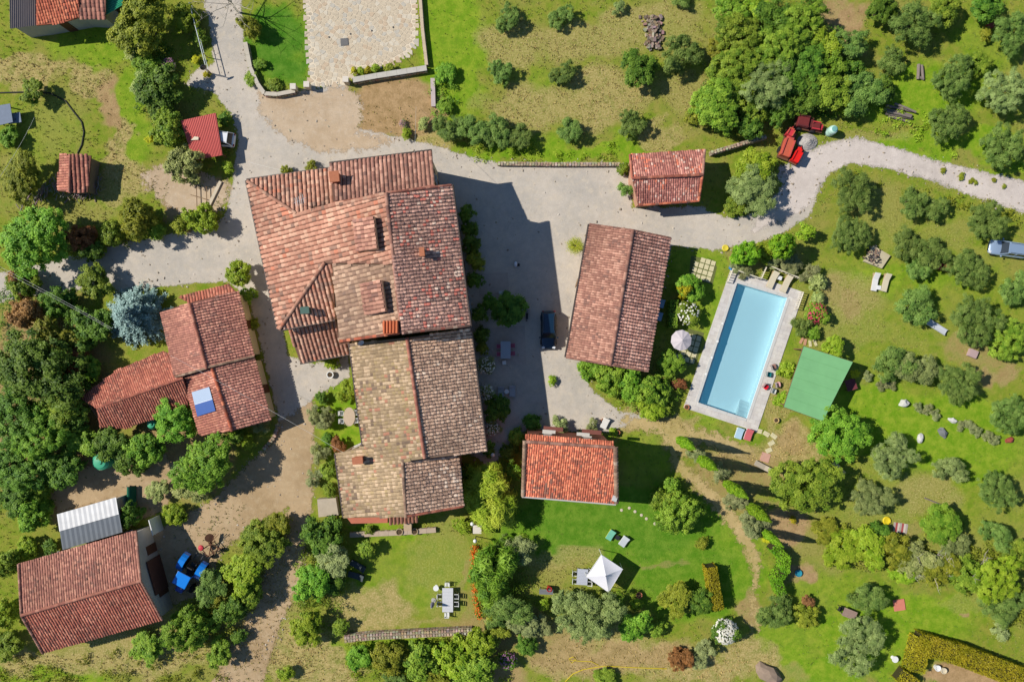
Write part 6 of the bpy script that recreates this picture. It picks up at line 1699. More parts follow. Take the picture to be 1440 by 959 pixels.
# gazebo
gq = [W(846,780,2.25), W(876,800,2.25), W(856,833,2.25), W(824.5,811,2.25)]; ap = sum(gq, Vector())/4; ap.z = 3.1
t_ = thing('gazebo', 'white square gazebo tent with pointed top on the lower lawn', 'gazebo')
gm = mat('white_canvas', C(232,230,234), .85, .07, 1.5)
for i in range(4):
    a, b_ = gq[i], gq[(i+1) % 4]; vs, fs = [], []; N = 8
    for u in range(N+1):
        for v in range(N+1):
            p = a.lerp(b_, v/N).lerp(ap, u/N); p.z += -.16*math.sin(math.pi*u/N)*.8 - .05*math.sin(math.pi*v/N)*(1-u/N); vs.append(p)
    for u in range(N):
        for v in range(N): fs.append((u*(N+1)+v, u*(N+1)+v+1, (u+1)*(N+1)+v+1, (u+1)*(N+1)+v))
    MB().add(vs, fs).build('roof_panel', gm, t_, True)
    MB().add([a, b_, b_-Vector((0,0,.28)), a-Vector((0,0,.28))], [(0,1,2,3)]).build('valance', gm, t_)
    MB().tube([(a.x,a.y,-.05), a+(ap-a)*.02], .04, 6).build('post', wht, t_)
MB().tube([ap-Vector((0,0,.1)), ap+Vector((0,0,.12))], .06, 6).build('finial', mat('finial_grey', C(110,112,116), .5, .1, 3), t_)
table(819,811,1.25,1.85,.75,4,'grey white dining table at the gazebo', mat('table_lilac', C(190,194,206), .7, .1, 3))
for i, (x, y, a) in enumerate(((808,806,4),(808,817,4),(831,803,184),(829,820,184))): chair(x, y, a, ['upper left chair at the gazebo table','lower left chair at the gazebo table','upper right chair at the gazebo table','lower right chair at the gazebo table'][i], wht, black, group='chairs at the gazebo table')
# walled lawn dining set
table(629.5,843.5,1.25,2.8,.75,0,'long pale dining table on the walled lawn', mat('table_white', C(212,212,214), .7, .08, 3))
for i, (x, y, a) in enumerate(((618,838,0),(618,848.5,0),(642,838,180),(642,848.5,180),(629,821.5,90),(628.5,864,-90))): chair(x, y, a, ['upper left chair of the lawn dining table','lower left chair of the lawn dining table','upper right chair of the lawn dining table','lower right chair of the lawn dining table','chair at the upper head of the lawn dining table','chair at the lower head of lawn dining table'][i], wht, black if i < 4 else None, group='chairs at the lawn dining table')
table(613,827,.65,.65,.6,0,'round white side table on the walled lawn', wht, round_=True)
c = W(608,850,1.4); t_ = thing('closed_parasol', 'closed lilac grey parasol beside the lawn dining table', 'parasol', (c.x, c.y, 0))
MB().lathe([(.3,0),(.28,.07),(.05,.1)], n=12).build('base', MATS['concrete_foot'], t_); MB().tube([(0,0,.05),(0,0,2.5)], .03, 8).build('pole', wht, t_)
MB().lathe([(.16,0),(.24,.2),(.2,.7),(.12,1.2),(.02,1.5)], (0,0,.95), 9).build('folded_canopy', mat('lilac_cloth', C(132,126,152), .9, .2, 4), t_)
# east patio dining set
table(711,492,1.15,2.0,.75,0,'blue grey dining table in the shaded yard', mat('table_blue', C(178,190,200), .7, .1, 3))
pk = mat('pink_cushion', C(196,90,120), .9, .15, 4)
for i, (x, y, a) in enumerate(((701.5,487,0),(701.5,498,0),(721,486,180),(721,497,180))): chair(x, y, a, ['upper left pink chair in the shaded yard','lower left pink chair in the shaded yard','upper right pink chair in the shaded yard','lower right pink chair in the shaded yard'][i], mat('rose_frame', C(190,150,156), .7, .15, 4), pk, group='pink chairs in the shaded yard')
o = MB().box((0,0,.22), (.36,.36,.44), .1).box((0,0,.46), (.42,.42,.05), .1).build('stool', wht); o.location = W(709,510,.45); o.location.z = 0; tag(o, 'small white stool below the shaded dining table', 'stool')
pt = MB().prism(wpoly([(684,462),(738,458),(740,512),(690,513)]), -.05, .02).build('patio', mat('patio_brick', C(188,176,164), .95, .3, 2)); tag(pt, kind='structure')
stc = MB().prism(wpoly([(672,385),(714,383),(716,412),(674,418)]), -.05, .02).build('paved_corner', mat('patio_brick2', C(186,174,162), .95, .3, 1.5)); tag(stc, kind='structure')
o = MB().box((0,0,.25), (.5,.5,.5), .1).box((0,0,.52), (.56,.56,.04), .1).build('crate', mat('pale_crate', C(190,200,206), .7, .15, 4)); o.location = W(705,413); tag(o, 'pale square crate on the shaded corner paving', 'crate')
# oval garden table
table(491,586,1.35,2.2,.75,0,'oval wooden table in the west garden', mat('oval_wood', C(196,176,150), .8, .2, 5), round_=True)
for i, (x, y, a) in enumerate(((480,581,0),(480.5,592,0),(501,580,180),(501.5,591,180))): chair(x, y, a, ['upper left chair at the oval table','lower left chair at the oval table','upper right chair at the oval table','lower right chair at the oval table'][i], wht, group='chairs at the oval table')
# pots
def pot(x, y, r, h, label, m, soil=None, plant_c=None):
    c = W(x, y, h); t_ = thing('plant_pot', label, 'pot', (c.x, c.y, 0))
    MB().lathe([(r*.7,0),(r*.95,h*.7),(r*1.08,h*.8),(r*1.08,h),(r*.86,h),(r*.82,h*.8)], n=16).build('pot_body', m, t_)
    MB().lathe([(r*.84,0),(r*.5,.04),(.01,.06)], (0,0,h*.78), 12, cap=False).build('soil', soil or mat('potting_soil', C(86,70,50), .95, .4, 6), t_)
    return t_
pot(464,527,.38,.5,'round white planter in the west courtyard', wht); terra = mat('terracotta_pot', C(190,120,88), .9, .25, 4); stp = mat('stone_pot', C(170,150,120), .9, .3, 4)
pot(561.5,748,.4,.55,'left stone planter on the low wall below the farmhouse', stp); pot(583,747.5,.38,.55,'right stone planter on the low wall below the farmhouse', stp)
pot(899,837,.35,.5,'terracotta pot on the lower lawn near the gazebo', terra); pot(869,608,.25,.4,'small terracotta pot right of the white chair', terra); pot(966,572.5,.28,.35,'terracotta planter on the lower pool deck corner', terra)
pot(1092,591,.3,.4,'pale yellow pot on the dry patch below the pavilion', mat('straw_pot', C(206,178,120), .9, .2, 4)); pot(848,591,.2,.3,'tiny clay pot behind the white chair', terra)
lounger(851,595,-65,'white wooden deck chair leaning in front of the orange house', wht, mat('white_slats', C(226,222,214), .8, .12, 6), 1.3, .75)
o = MB().lathe([(.2,0),(.28,.4),(.3,.42),(.3,.46),(.24,.46)], n=14).build('bucket', mat('blue_plastic', C(40,130,206), .4, .1, 3)); o.location = W(1027,377); tag(o, 'bright blue bucket at the upper left pool corner', 'bucket')
o = MB().lathe([(.12,.0),(.34,.04),(.4,.12),(.34,.2),(.12,.16)], n=16).build('inflatable_ring', mat('yellow_vinyl', C(226,206,70), .4, .1, 3)); o.location = W(1020,349,.1); o.location.z = 0; tag(o, 'yellow ring lying by the lane at pool upper corner', 'ring')
# railing of the pool steps
rl = mat('cream_paint', C(226,216,190), .6, .12, 4)
def railing(pts, h, label):
    t_ = thing('railing', label, 'railing'); P = [W(*p, h) for p in pts]
    for a, b_ in zip(P[:-1], P[1:]):
        MB().tube([a, b_], .07, 6).build('handrail', rl, t_); n = max(2, int((b_-a).length/.28))
        for k in range(n+1):
            p = a.lerp(b_, k/n); MB().box((p.x, p.y, h/2+.04), (.07,.07,h-.08)).build('baluster', rl, t_)
railing([(1024,396),(1031,378),(1071,392),(1078,376)], .9, 'cream railing at the upper left of the pool deck'); railing([(1086,375),(1105,383),(1128,392)], .9, 'cream railing behind the beige deck loungers'); railing([(1130,411),(1122,434)], .9, 'cream railing at the right pool corner')

# towels, chairs and things beside the pavilion
def draped(x, y, ang, label, m): 
    t2 = chair(x, y, ang, label, mat('folding_alu', C(170,170,168), .5, .15, 4), m, .55, arms=False)
    rs = random.Random(int(x*7)); vs, fs = [], []
    for i in range(6):
        for j in range(5): vs.append((-.34+.13*i, -.3+.15*j, .5+.12*max(0, 1-i/2)+rs.uniform(-.02,.03)-(.12 if j in (0, 4) else 0)))
    for i in range(5):
        for j in range(4): fs.append((i*5+j, (i+1)*5+j, (i+1)*5+j+1, i*5+j+1))
    MB().add(vs, fs).build('towel', m, t2, True)
draped(1081,526.5,10,'chair with a teal towel on the pool edge', mat('teal_towel', C(20,128,132), .95, .2, 5)); draped(1077,543.5,40,'chair with a bright red towel on the pool edge', mat('red_towel', C(226,26,48), .95, .2, 5))
draped(1088,550,20,'chair with a white cloth beside the pavilion', MATS['white_towel']); draped(1094,541,-10,'chair with a pink towel beside the pavilion', mat('pink_towel', C(226,170,170), .95, .15, 5)); draped(1088,516,-20,'chair with brown striped cloth at the vine', mat('brown_towel', C(160,120,108), .95, .3, 6))
MB_t = table(1197,541,1.2,1.3,.7,-18,'dark red table in the pavilion shade', mat('oxblood', C(120,60,64), .7, .2, 4))
c = W(1076,643); o = MB().box((0,0,.03), (1.05,1.05,.06), -.3).build('pink_mat', mat('pink_tile', C(206,160,140), .9, .2, 3)); o.location = c; tag(o, 'square pink mat at the end of the stepping stones', 'mat')
o = MB().box((0,0,.06), (1.3,1.3,.12), .15).build('pink_pad', mat('salmon_pad', C(212,130,108), .9, .15, 3)); o.location = W(1264,850); tag(o, 'square salmon pad on the lower right lawn', 'pad')
table(1259,927,.75,.75,.6,0,'round white table near the big hedge', wht, round_=True)
c = W(1266,742); t_ = thing('striped_blanket', 'red grey striped blanket on the bare ground right', 'blanket', (c.x, c.y, 0), -.15)
for k in range(7): MB().box((-.72+.24*k,0,.02+.002*(k % 2)), (.235,1.15,.04)).build('stripe', [mat('blanket_grey', C(176,166,156), .95, .2, 5), mat('blanket_red', C(170,80,78), .95, .25, 5), mat('blanket_cream', C(206,196,182), .95, .2, 5)][k % 3], t_)
o = MB().lathe([(.15,0),(.45,.06),(.5,.16),(.42,.26),(.14,.2)], n=18).build('yellow_ring', mat('sun_yellow', C(232,206,40), .5, .1, 3)); o.location = W(1246,731.5); tag(o, 'round yellow cushion above the striped blanket', 'cushion')
o = table(1195,863,1.6,1.0,.7,22,'weathered picnic table under the olive', mat('picnic_wood', C(160,136,124), .9, .3, 4))
chair(1182,856,22,'dark chair left of the picnic table', black); chair(1210,871,202,'dark chair right of the picnic table', black)
table(768,832,1.6,.6,.8,2,'grey barbecue bench beside the silvery olive', mat('bbq_grey', C(120,122,124), .7, .2, 4)); pot(772.5+0,828.5,.28,.9,'red flower pot on the barbecue bench', mat('poppy_red', C(190,40,40), .6, .2, 4))
# garden rocks
def rock(x, y, rx, ry, h, label, m, seed, name='rock', cat='rock'):
    rs = np.random.RandomState(seed); b = bmesh.new(); bmesh.ops.create_icosphere(b, subdivisions=2, radius=1)
    for v in b.verts:
        k = 1+.22*(rs.rand()-.5)*2; v.co = Vector((v.co.x*rx*k, v.co.y*ry*k, max(-.15, v.co.z)*h*k+h*.1))
    me = bpy.data.meshes.new(name); b.to_mesh(me); b.free(); me.materials.append(m)
    o = link(bpy.data.objects.new(name, me)); o.location = W(x, y); o.rotation_euler = (0,0,seed*.7); tag(o, label, cat); return o
rkm = mat('lime_rock', C(206,204,198), .9, .35, 3, bump=.5); rkd = mat('dark_rock', C(120,122,124), .9, .35, 3, bump=.5)
rock(1270,567,.55,.5,.6,'pale rock right of the pavilion on the lawn', rkm, 1); rock(1293,616,.65,.35,.45,'long white rock on the bright lawn', rkm, 2); rock(1325,608,.7,.4,.5,'dark grey rock pair on the bright lawn', rkd, 3); rock(1340,591,.6,.3,.35,'flat pale rock in the lavender row', rkm, 4)
rock(1419,619,.6,.35,.35,'rusty red stone at the end of the lavender row', mat('rust_rock', C(150,76,60), .9, .3, 3), 5); rock(1080,945,1.0,1.6,.9,'grey boulder at the bottom edge of the lawn', mat('brown_rock', C(150,130,112), .95, .4, 2), 6)
# stone heap on the meadow
t_ = thing('stone_heap', 'heap of grey brown field stones on the upper meadow', 'stone heap', (0,0,0)); rs = random.Random(2); m = MB()
for k in range(190):
    x, y = 918+rs.gauss(0,5.5)+(rs.random()-.5)*6, 47+rs.uniform(-23,23); h = rs.uniform(0,.5)*math.exp(-((x-918)/10)**2); p = W(x, y)
    s = rs.uniform(.1,.24); a = rs.random()*3
    m.box((p.x,p.y,h+s*.3), (s*2,s*1.3,s), a, tuple(v*rs.uniform(.75,1.15) for v in rs.choice([C(150,134,116),C(170,154,138),C(128,110,94)])), M=Matrix.Rotation(rs.uniform(-.5,.5),3,'X'))
tag(m.build('stones', rock_m, t_), kind='stuff')
# logs
log_m = mat('weathered_log', C(136,124,116), .95, .4, 5); end_m = mat('log_end', C(180,156,124), .95, .3, 6)
def logs(lst, label, name='log_pile'):
    t_ = thing(name, label, name.replace('_', ' '))
    for (x0,y0,x1,y1,r,z) in lst:
        a, b_ = W(x0,y0,z), W(x1,y1,z); o = MB().tube([a, a.lerp(b_,.5)+Vector((0,.03,.02)), b_], [r,r*.95,r*.85], 8).build('log', log_m, t_)
logs([(1246,149,1284,157,.17,.17),(1243,154,1282,163,.19,.19),(1245,160,1283,167,.17,.17),(1250,164,1279,172,.15,.15),(1258,146,1288,158,.14,.45),(1247,157,1281,165,.14,.48)], 'pile of long grey logs beside the white lane')
logs([(1292,91,1291,112,.2,.2),(1296,92,1298,111,.17,.17),(1289,108,1299,112,.15,.15)], 'short stack of cut logs in the upper grove')
logs([(1300,700,1338,716,.07,.12)], 'single long plank leaning by the fresh green tree', 'plank')
t_ = thing('firewood_heap', 'heap of grey sticks and firewood around the tiny shed', 'firewood'); m = MB(); rs = random.Random(6)
for k in range(330):
    s = rs.random(); 
    if s < .55: x = rs.uniform(28,90); y = 288-(x-28)*.42+rs.gauss(0,6)
    elif s < .75: x = rs.uniform(88,126); y = 278+rs.gauss(0,4)
    else: x = 133+rs.gauss(0,6); y = 262+rs.gauss(0,9)
    p = W(x,y); a = rs.uniform(.6,2.4); L = rs.uniform(.3,.75); z = rs.uniform(.05,.55)
    m.tube([(p.x,p.y,z),(p.x+L*math.cos(a),p.y+L*math.sin(a),z+rs.uniform(-.05,.2))], rs.uniform(.025,.06), 5, tuple(v*rs.uniform(.7,1.2) for v in C(150,142,136)))
tag(m.build('sticks', mat('stick_wood', rough=.95, var=.3, vcol=True), t_), kind='stuff')
# ash slab
t_ = thing('fire_slab', 'pale stone slab with ashes and charred wood', 'slab'); q = [(1213,368),(1226,346),(1250,360),(1238,378)]
MB().prism(wpoly(q), -.05, .35).build('slab_top', mat('slab_stone', C(196,184,152), .95, .3, 2), t_); rs = random.Random(8); m = MB()
for k in range(110):
    p = W(1226+rs.gauss(0,5), 362+rs.gauss(0,5)); s = rs.uniform(.05,.14); m.box((p.x,p.y,.36+s/2), (s*2,s,s), rs.random()*3, rs.choice([C(70,66,66),C(120,112,106),C(160,130,110),C(46,44,46)]))
tag(m.build('charcoal', rock_m, t_), kind='stuff')
# slide, red boxes, misc
t_ = thing('white_chute', 'long white metal chute lying between two olives', 'chute'); a, b_ = W(1290,443,.6), W(1330,468,.35); d = (b_-a).normalized(); w = Vector((-d.y,d.x,0))
MB().slab([a-w*.3, b_-w*.3, b_+w*.3, a+w*.3], .05).build('bed', mat('chute_white', C(206,210,216), .4, .15, 3), t_)
for s in (-1, 1): MB().slab([a+w*(s*.3)+Vector((0,0,.14)), b_+w*(s*.3)+Vector((0,0,.14)), b_+w*(s*.36)+Vector((0,0,.14)), a+w*(s*.36)+Vector((0,0,.14))], .2).build('side_rail', MATS['chute_white'], t_)
for p in (a, b_): MB().box((p.x,p.y,p.z/2-.03), (.1,.5,p.z-.06)).build('support', dark_m, t_)
bx = mat('red_box', C(160,64,60), .7, .25, 4)
for i, (x, y) in enumerate(((1319,375),(1326,376.5),(1332,378),(1338,379))):
    t_ = thing('crate', '%s red and pale box under the olives' % ['first','second','third','fourth'][i], 'box', W(x, y), -.2, 'red boxes under the olives'); MB().box((0,0,.2), (.5,.75,.4)).build('box_body', bx, t_); MB().box((0,0,.42), (.46,.7,.04)).build('box_lid', mat('box_lid', C(206,150,130) if i else C(190,80,80), .8, .2, 4), t_)
o = MB().box((0,0,.2), (.8,.5,.4), .3).box((0,0,.42), (.86,.56,.05), .3).build('red_box', bx); o.location = W(1390,39); tag(o, 'small dark red box beside the mossy stump', 'box')
o = MB().box((0,0,.18), (1.0,.9,.36), -.4).box((.05,0,.38), (.9,.8,.05), -.4).build('pallet_box', mat('faded_pink', C(186,160,158), .9, .2, 4)); o.location = W(1366,497); tag(o, 'faded pink box on the bare earth in the grove', 'box')
# yellow hose on the ground, dark arc, white bundle
o = MB().tube([W(795,958,.05),(W(806,947,.05)),W(820,941,.05),W(850,936,.06),W(885,938,.05),W(938,940,.05)], .045, 6).tube([W(800,926,.05),W(806,923,.05),W(810,927,.05),W(804,932,.05),W(800,927,.06),W(812,929,.05),W(832,930,.05),W(842,935,.06)], .04, 6).build('garden_hose', mat('yellow_hose', C(220,196,40), .6, .15, 4)); tag(o, 'long yellow garden hose lying on the dry ground', 'hose')
o = MB().tube([W(-5,131,.05),W(30,130,.05),W(70,131,.05),W(92,142,.05),W(104,158,.05),W(115,172,.05),W(118,186,.05),W(115,204,.05),W(109,216,.05)], .09, 6).build('dark_arc', mat('arc_black', C(40,44,34), .7, .2, 4)); tag(o, 'black pipe curving over the left meadow', 'strand')  # dark strand laid in an arc over the grass
t_ = thing('bundle', 'small white bundle lying on the shaded gravel of the yard', 'bundle', W(725,372)); MB().lathe([(.12,0),(.24,.1),(.26,.22),(.18,.36),(.05,.46)], n=9).build('bag', mat('white_bag', C(226,236,246), .7, .12, 5), t_).scale = (.8,1.3,1); MB().lathe([(.1,0),(.18,.08),(.14,.2),(.02,.24)], (.34,-.05,0), 8).build('dark_lump', black, t_)  # dark lump set beside the white bag
# overhead cables
def cable(a, b_, label, sag=.6, r=.011, n=14, name='overhead_cable'):
    a, b_ = Vector(a), Vector(b_); P = [a.lerp(b_, k/n)-Vector((0,0,4*sag*(k/n)*(1-k/n))) for k in range(n+1)]
    tag(MB().tube(P, r, 5).build(name, mat('cable', C(214,212,206), .5, .1, 4)), label, 'cable')
cable(W(-20,365,6.5), W(158,462,6.5), 'upper of the two overhead cables reaching the blue spruce', .4); cable(W(-20,370,6.3), W(155,463,6.3), 'lower of the two overhead cables reaching the blue spruce', .5)
cable(W(240,500,5.5), W(482,636,6.4), 'overhead cable from the low red house to farmhouse', .5); cable(W(-10,262,5.5), W(48,166,5.5), 'pale cable crossing the left edge of the meadow', .3); cable(W(583,215,8.2), W(585,150,.4), 'thin stay cable from the farmhouse to the bare earth', .1)
cable(W(349,228,3.5), W(398,240,6.5), 'dark cable from the carport lane to farmhouse corner', .2)
# left edge ruin
t_ = thing('ruined_shed', 'half hidden ruined shed with pale sheets at left edge', 'shed')
MB().slab([W(-10,150,1.6),W(14,146,1.6),W(18,172,1.4),W(-8,178,1.4)], .06).build('roof_sheet', mat('grey_blue_sheet', C(120,132,150), .7, .3, 2), t_); MB().slab([W(10,160,1.0),W(28,158,1.0),W(30,172,1.0),W(12,175,1.0)], .05).build('roof_sheet', MATS['grey_blue_sheet'], t_)
for x, y in ((-6,152),(12,150),(14,170),(26,161),(26,170)):
    p = W(x,y,.5); MB().box((p.x,p.y,.5), (.12,.12,1.0)).build('post', gm if False else MATS['post_wood'], t_)
# green water tank and green net
for i, (x, y, s) in enumerate(((141,649,1.0),(213,596,.6))):
    c = W(x, y, 1.4); t_ = thing('water_tank', ['ribbed green water tank among the trees by the dirt yard','small green tank top at the low red roof edge'][i], 'water tank', (c.x,c.y,0))
    MB().lathe([(1.0*s,0),(1.02*s,.3),(.98*s,.35),(1.02*s,.6),(.98*s,.65),(1.02*s,.95),(.98*s,1.0),(1.0*s,1.3),(.7*s,1.55),(.3*s,1.6)], n=24).build('tank_body', mat('tank_green', C(70,170,130), .45, .15, 2), t_); MB().lathe([(.28*s,0),(.28*s,.1),(.02,.12)], (0,0,1.6), 14).build('tank_lid', MATS['tank_green'], t_)
t_ = thing('poly_cover', 'dark green net cover beside the dirt yard', 'cover'); vs, fs = [], []
for i in range(9):
    for j in range(9):
        p = W(180+i*1.6, 682+j*6.0); vs.append((p.x, p.y, .2+.8*math.sin(math.pi*i/8)))
for i in range(8):
    for j in range(8): fs.append((i*9+j, i*9+j+1, (i+1)*9+j+1, (i+1)*9+j))
MB().add(vs, fs).build('net', mat('green_net', C(20,96,70), .8, .3, 5), t_)
for j in (0,4,8): MB().tube([vs[i*9+j] for i in range(9)], .03, 5).build('hoop', dark_m, t_)

# ------------------------------------------------------------------ vehicles
tyre = mat('tyre_rubber', C(38,38,40), .9, .2, 6); rim = mat('rim_metal', C(170,172,176), .4, .1, 4, metal=.7)
lampm = mat('headlamp', C(226,230,234), .15, .05, 3, spec=.6); redl = mat('rear_lamp', C(150,20,24), .3, .1, 3)
def paint(nm, c, metal=.3):
    m = mat('car_paint_'+nm, c, .25, .06, 1.5, metal=metal, spec=.6, bump=0); m.node_tree.nodes['Principled BSDF'].inputs['Coat Weight'].default_value = .6; return m
def wheel(parent, x, y, r, w, sub=True):
    o = MB().lathe([(r*.55,-w/2),(r*.92,-w/2),(r,-w*.3),(r,w*.3),(r*.92,w/2),(r*.55,w/2)], n=20).build('wheel', tyre, parent, True); o.rotation_euler = (math.pi/2,0,0); o.location = (x,y,r)
    MB().lathe([(r*.56,-w*.46),(r*.3,-w*.4),(r*.3,w*.4),(r*.56,w*.46)], n=14).build('rim', rim, o)
    return o
def car(x, y, ang, label, pm, L=4.3, Wd=1.78, Ht=1.5, boxy=False, group=None):
    """front of the car points along ang (image degrees clockwise from right)"""
    c = W(x, y, .8); t_ = thing('parked_car', label, 'car', (c.x,c.y,0), -math.radians(ang), group)
    h = L/2; w = Wd/2
    # rings of the lower body: (x, half width, bottom, sill top height)
    st_ = [(-h,w*.82,.42,.78),(-h+.12,w*.93,.3,.92),(-h+.5,w,.25,.98),(-h*.3,w,.24,.97),(h*.25,w,.24,.95),(h*.55,w*.99,.25,.92),(h-.45,w*.95,.27,.84),(h-.14,w*.84,.32,.72),(h,w*.66,.42,.6)]
    vs, fs, n = [], [], 8
    for sx, sw, b0, t0 in st_:
        for (a, z) in ((-.92,b0),(-1,b0+.14),(-1,t0-.16),(-.86,t0),(.86,t0),(1,t0-.16),(1,b0+.14),(.92,b0)): vs.append((sx, sw*a, z+(.03 if abs(a) < .9 else 0)))
    for i in range(len(st_)-1):
        for k in range(n): fs.append((i*n+k, i*n+(k+1)%n, (i+1)*n+(k+1)%n, (i+1)*n+k))
    fs.append(tuple(range(n-1,-1,-1))); fs.append(tuple((len(st_)-1)*n+k for k in range(n)))
    body = MB().add(vs, [f[::-1] for f in fs]).build('body', pm, t_)
    m = body.modifiers.new('round', 'SUBSURF'); m.levels = 2; m.render_levels = 2; body.data.polygons.foreach_set('use_smooth', [True]*len(body.data.polygons))
    rb = -h+.42 if boxy else -h+.62; ws0, ws1 = (h*.44, h*.14)
    rt = -h+.22 if not boxy else -h+.12
    # cabin: glass block, painted roof and pillars
    gl = [(rt,w*.84,.9),(rb,w*.7,Ht-.05),(ws1,w*.72,Ht-.05),(ws0,w*.86,.9)]
    vs = []
    for gx, gw, gz in gl: vs += [(gx,-gw,gz),(gx,gw,gz)]
    gf = [(0,1,3,2),(2,3,5,4),(4,5,7,6),(0,2,4,6),(1,7,5,3)]
    MB().add(vs, gf).build('windows', glass_m, t_)
    rf = MB()
    rf.slab([Vector((rb-.06,-w*.7,Ht)),Vector((ws1+.06,-w*.72,Ht)),Vector((ws1+.06,w*.72,Ht)),Vector((rb-.06,w*.7,Ht))], .07)
    o = rf.build('roof', pm, t_, bevel=.03)
    for s in (-1, 1):
        MB().tube([(ws0,s*w*.865,.9),(ws1,s*w*.725,Ht-.03)], .045, 5).build('pillar', pm, t_); MB().tube([(rt,s*w*.845,.9),(rb,s*w*.705,Ht-.03)], .06, 5).build('pillar', pm, t_)
        xm = (rb+ws1)/2; MB().tube([(xm,s*w*.855,.9),(xm,s*w*.715,Ht-.03)], .045, 5).build('pillar', pm, t_)
        MB().box((ws0-.1,s*(w+.1),.98), (.14,.2,.13)).build('mirror', pm, t_, bevel=.03)
        MB().box((h-.2,s*w*.66,.7), (.26,.34,.13), s*-.35).build('headlight', lampm, t_, bevel=.03); MB().box((-h+.06,s*w*.72,.8), (.1,.26,.16)).build('tail_light', redl, t_, bevel=.02)
        for sx in (-h+.82, h-.82): wheel(t_, sx, s*(w-.1), .33, .22)
        MB().box(((rb+ws1)/2,s*w*.62,Ht+.03), (L*.36,.04,.04)).build('roof_rail', black, t_)
    MB().box((h-.03,0,.55), (.08,Wd*.5,.16)).build('grille', black, t_)
    return t_
car(771.5,464,90,'dark blue estate car parked in the yard at shadow edge', paint('navy', C(24,52,76)), 4.45,1.85,1.62, True)
car(1418,350,188,'silver blue car cut by the right edge in the grove', paint('silverblue', C(160,182,208)), 4.4,1.8,1.5)
car(306,194,188,'white car sticking out of the red carport', paint('white', C(232,234,236), 0), 4.0,1.75,1.62)

# scooters by the round tree
c = W(741,442); t_ = thing('motor_scooter', 'grey scooter parked right of the round dark tree', 'scooter', (c.x,c.y,0), math.radians(88))
for x in (-.6,.6): wheel(t_, x, 0, .24, .12)
MB().box((-.3,0,.55), (.75,.3,.35)).build('rear_body', mat('scooter_grey', C(150,158,164), .4, .1, 3), t_, bevel=.06); MB().box((-.25,0,.78), (.7,.27,.1)).build('saddle', black, t_, bevel=.03); MB().box((.15,0,.3), (.5,.3,.06)).build('footboard', MATS['scooter_grey'], t_)
MB().box((.48,0,.62), (.1,.36,.62), M=Matrix.Rotation(-.3,3,'Y')).build('leg_shield', MATS['scooter_grey'], t_, bevel=.03); MB().tube([(.42,-.32,1.0),(.48,0,1.02),(.42,.32,1.0)], .025, 6).build('handlebar', black, t_); MB().box((.52,0,.95), (.12,.2,.14)).build('headlight', lampm, t_)

# tractor
blue = paint('tractor_blue', C(20,130,226), 0); dblue = paint('deep_blue', C(16,52,150), 0)
c = W(265,806,1.2); t_ = thing('tractor', 'blue farm tractor parked beside the red roofed barn', 'tractor', (c.x,c.y,0), math.radians(-118))
# front points along +x
MB().box((1.15,0,1.0), (1.5,.75,.7)).build('bonnet', dblue, t_, bevel=.1); MB().box((1.9,0,.95), (.08,.6,.5)).build('grille', black, t_)
for s in (-1, 1):
    MB().box((1.9,s*.24,1.18), (.08,.16,.12)).build('headlight', lampm, t_)
    wheel(t_, 1.35, s*.85, .45, .32); wheel(t_, -.75, s*.95, .78, .48)
    fen = MB(); N = 8
    for k in range(N):
        a0, a1 = math.pi*(.05+.9*k/N), math.pi*(.05+.9*(k+1)/N); R_ = .93
        fen.slab([Vector((-.75+R_*math.cos(a0),s*.95-.3,.8+R_*math.sin(a0))),Vector((-.75+R_*math.cos(a1),s*.95-.3,.8+R_*math.sin(a1))),Vector((-.75+R_*math.cos(a1),s*.95+.3,.8+R_*math.sin(a1))),Vector((-.75+R_*math.cos(a0),s*.95+.3,.8+R_*math.sin(a0)))], .05)
    fen.build('fender', blue, t_); MB().tube([(-.2,s*.62,1.0),(-.1,s*.6,2.2)], .05, 6).build('cab_post', blue, t_); MB().tube([(.75,s*.55,1.2),(.6,s*.55,2.2)], .05, 6).build('cab_post', blue, t_)
MB().box((.28,0,2.28), (1.25,1.35,.14)).build('cab_roof', blue, t_, bevel=.05); MB().box((.78,0,2.15), (.3,1.05,.04), M=Matrix.Rotation(.5,3,'Y')).build('windscreen', mat('tinted_glass', C(110,130,140), .1, .1, 2, spec=.6), t_)
MB().box((-.35,0,1.0), (.6,.55,.14)).build('seat', black, t_, bevel=.04); MB().box((-.66,0,1.3), (.12,.52,.5)).build('seat_back', black, t_, bevel=.04); MB().tube([(.35,-.2,1.3),(.25,0,1.36),(.35,.2,1.3)], .03, 6).build('steering_wheel', black, t_)
MB().box((.2,0,.65), (2.4,.5,.4)).build('chassis', dark_m, t_); MB().tube([(1.1,.3,1.3),(1.1,.3,2.1)], .05, 8).build('exhaust', dark_m, t_); t_.scale = (1.22, 1.22, 1.12)
for s in (-1, 1): MB().tube([(-1.2,s*.3,.6),(-1.9,s*.35,.55)], .05, 6).build('linkage', dark_m, t_)
rustm = mat('rusty_iron', C(112,76,56), .9, .4, 5); redm = mat('red_enamel', C(206,60,70), .5, .2, 4)
c = W(296,772,.8); t_ = thing('hay_implement', 'rusty farm implement with red hood behind the blue tractor', 'implement', (c.x,c.y,0), .6)
for a, b_ in (((-.9,-.5,.6),(.9,-.5,.6)),((-.9,.5,.6),(.9,.5,.6)),((-.8,-.6,.5),(.6,.7,.7)),((.8,-.7,.4),(.3,.8,.9)),((0,-.8,.7),(.1,.8,.5)),((-.9,-.5,.6),(-.9,.5,.6))): MB().tube([a, b_], .06, 6).build('frame_bar', rustm, t_)
ob = MB().lathe([(.02,.14),(.26,.1),(.34,0),(.3,-.04)], n=14).build('hood', redm, t_); ob.location = (-.75,.75,.95)
for x in (-.7,.7): wheel(t_, x, -.75, .35, .18)
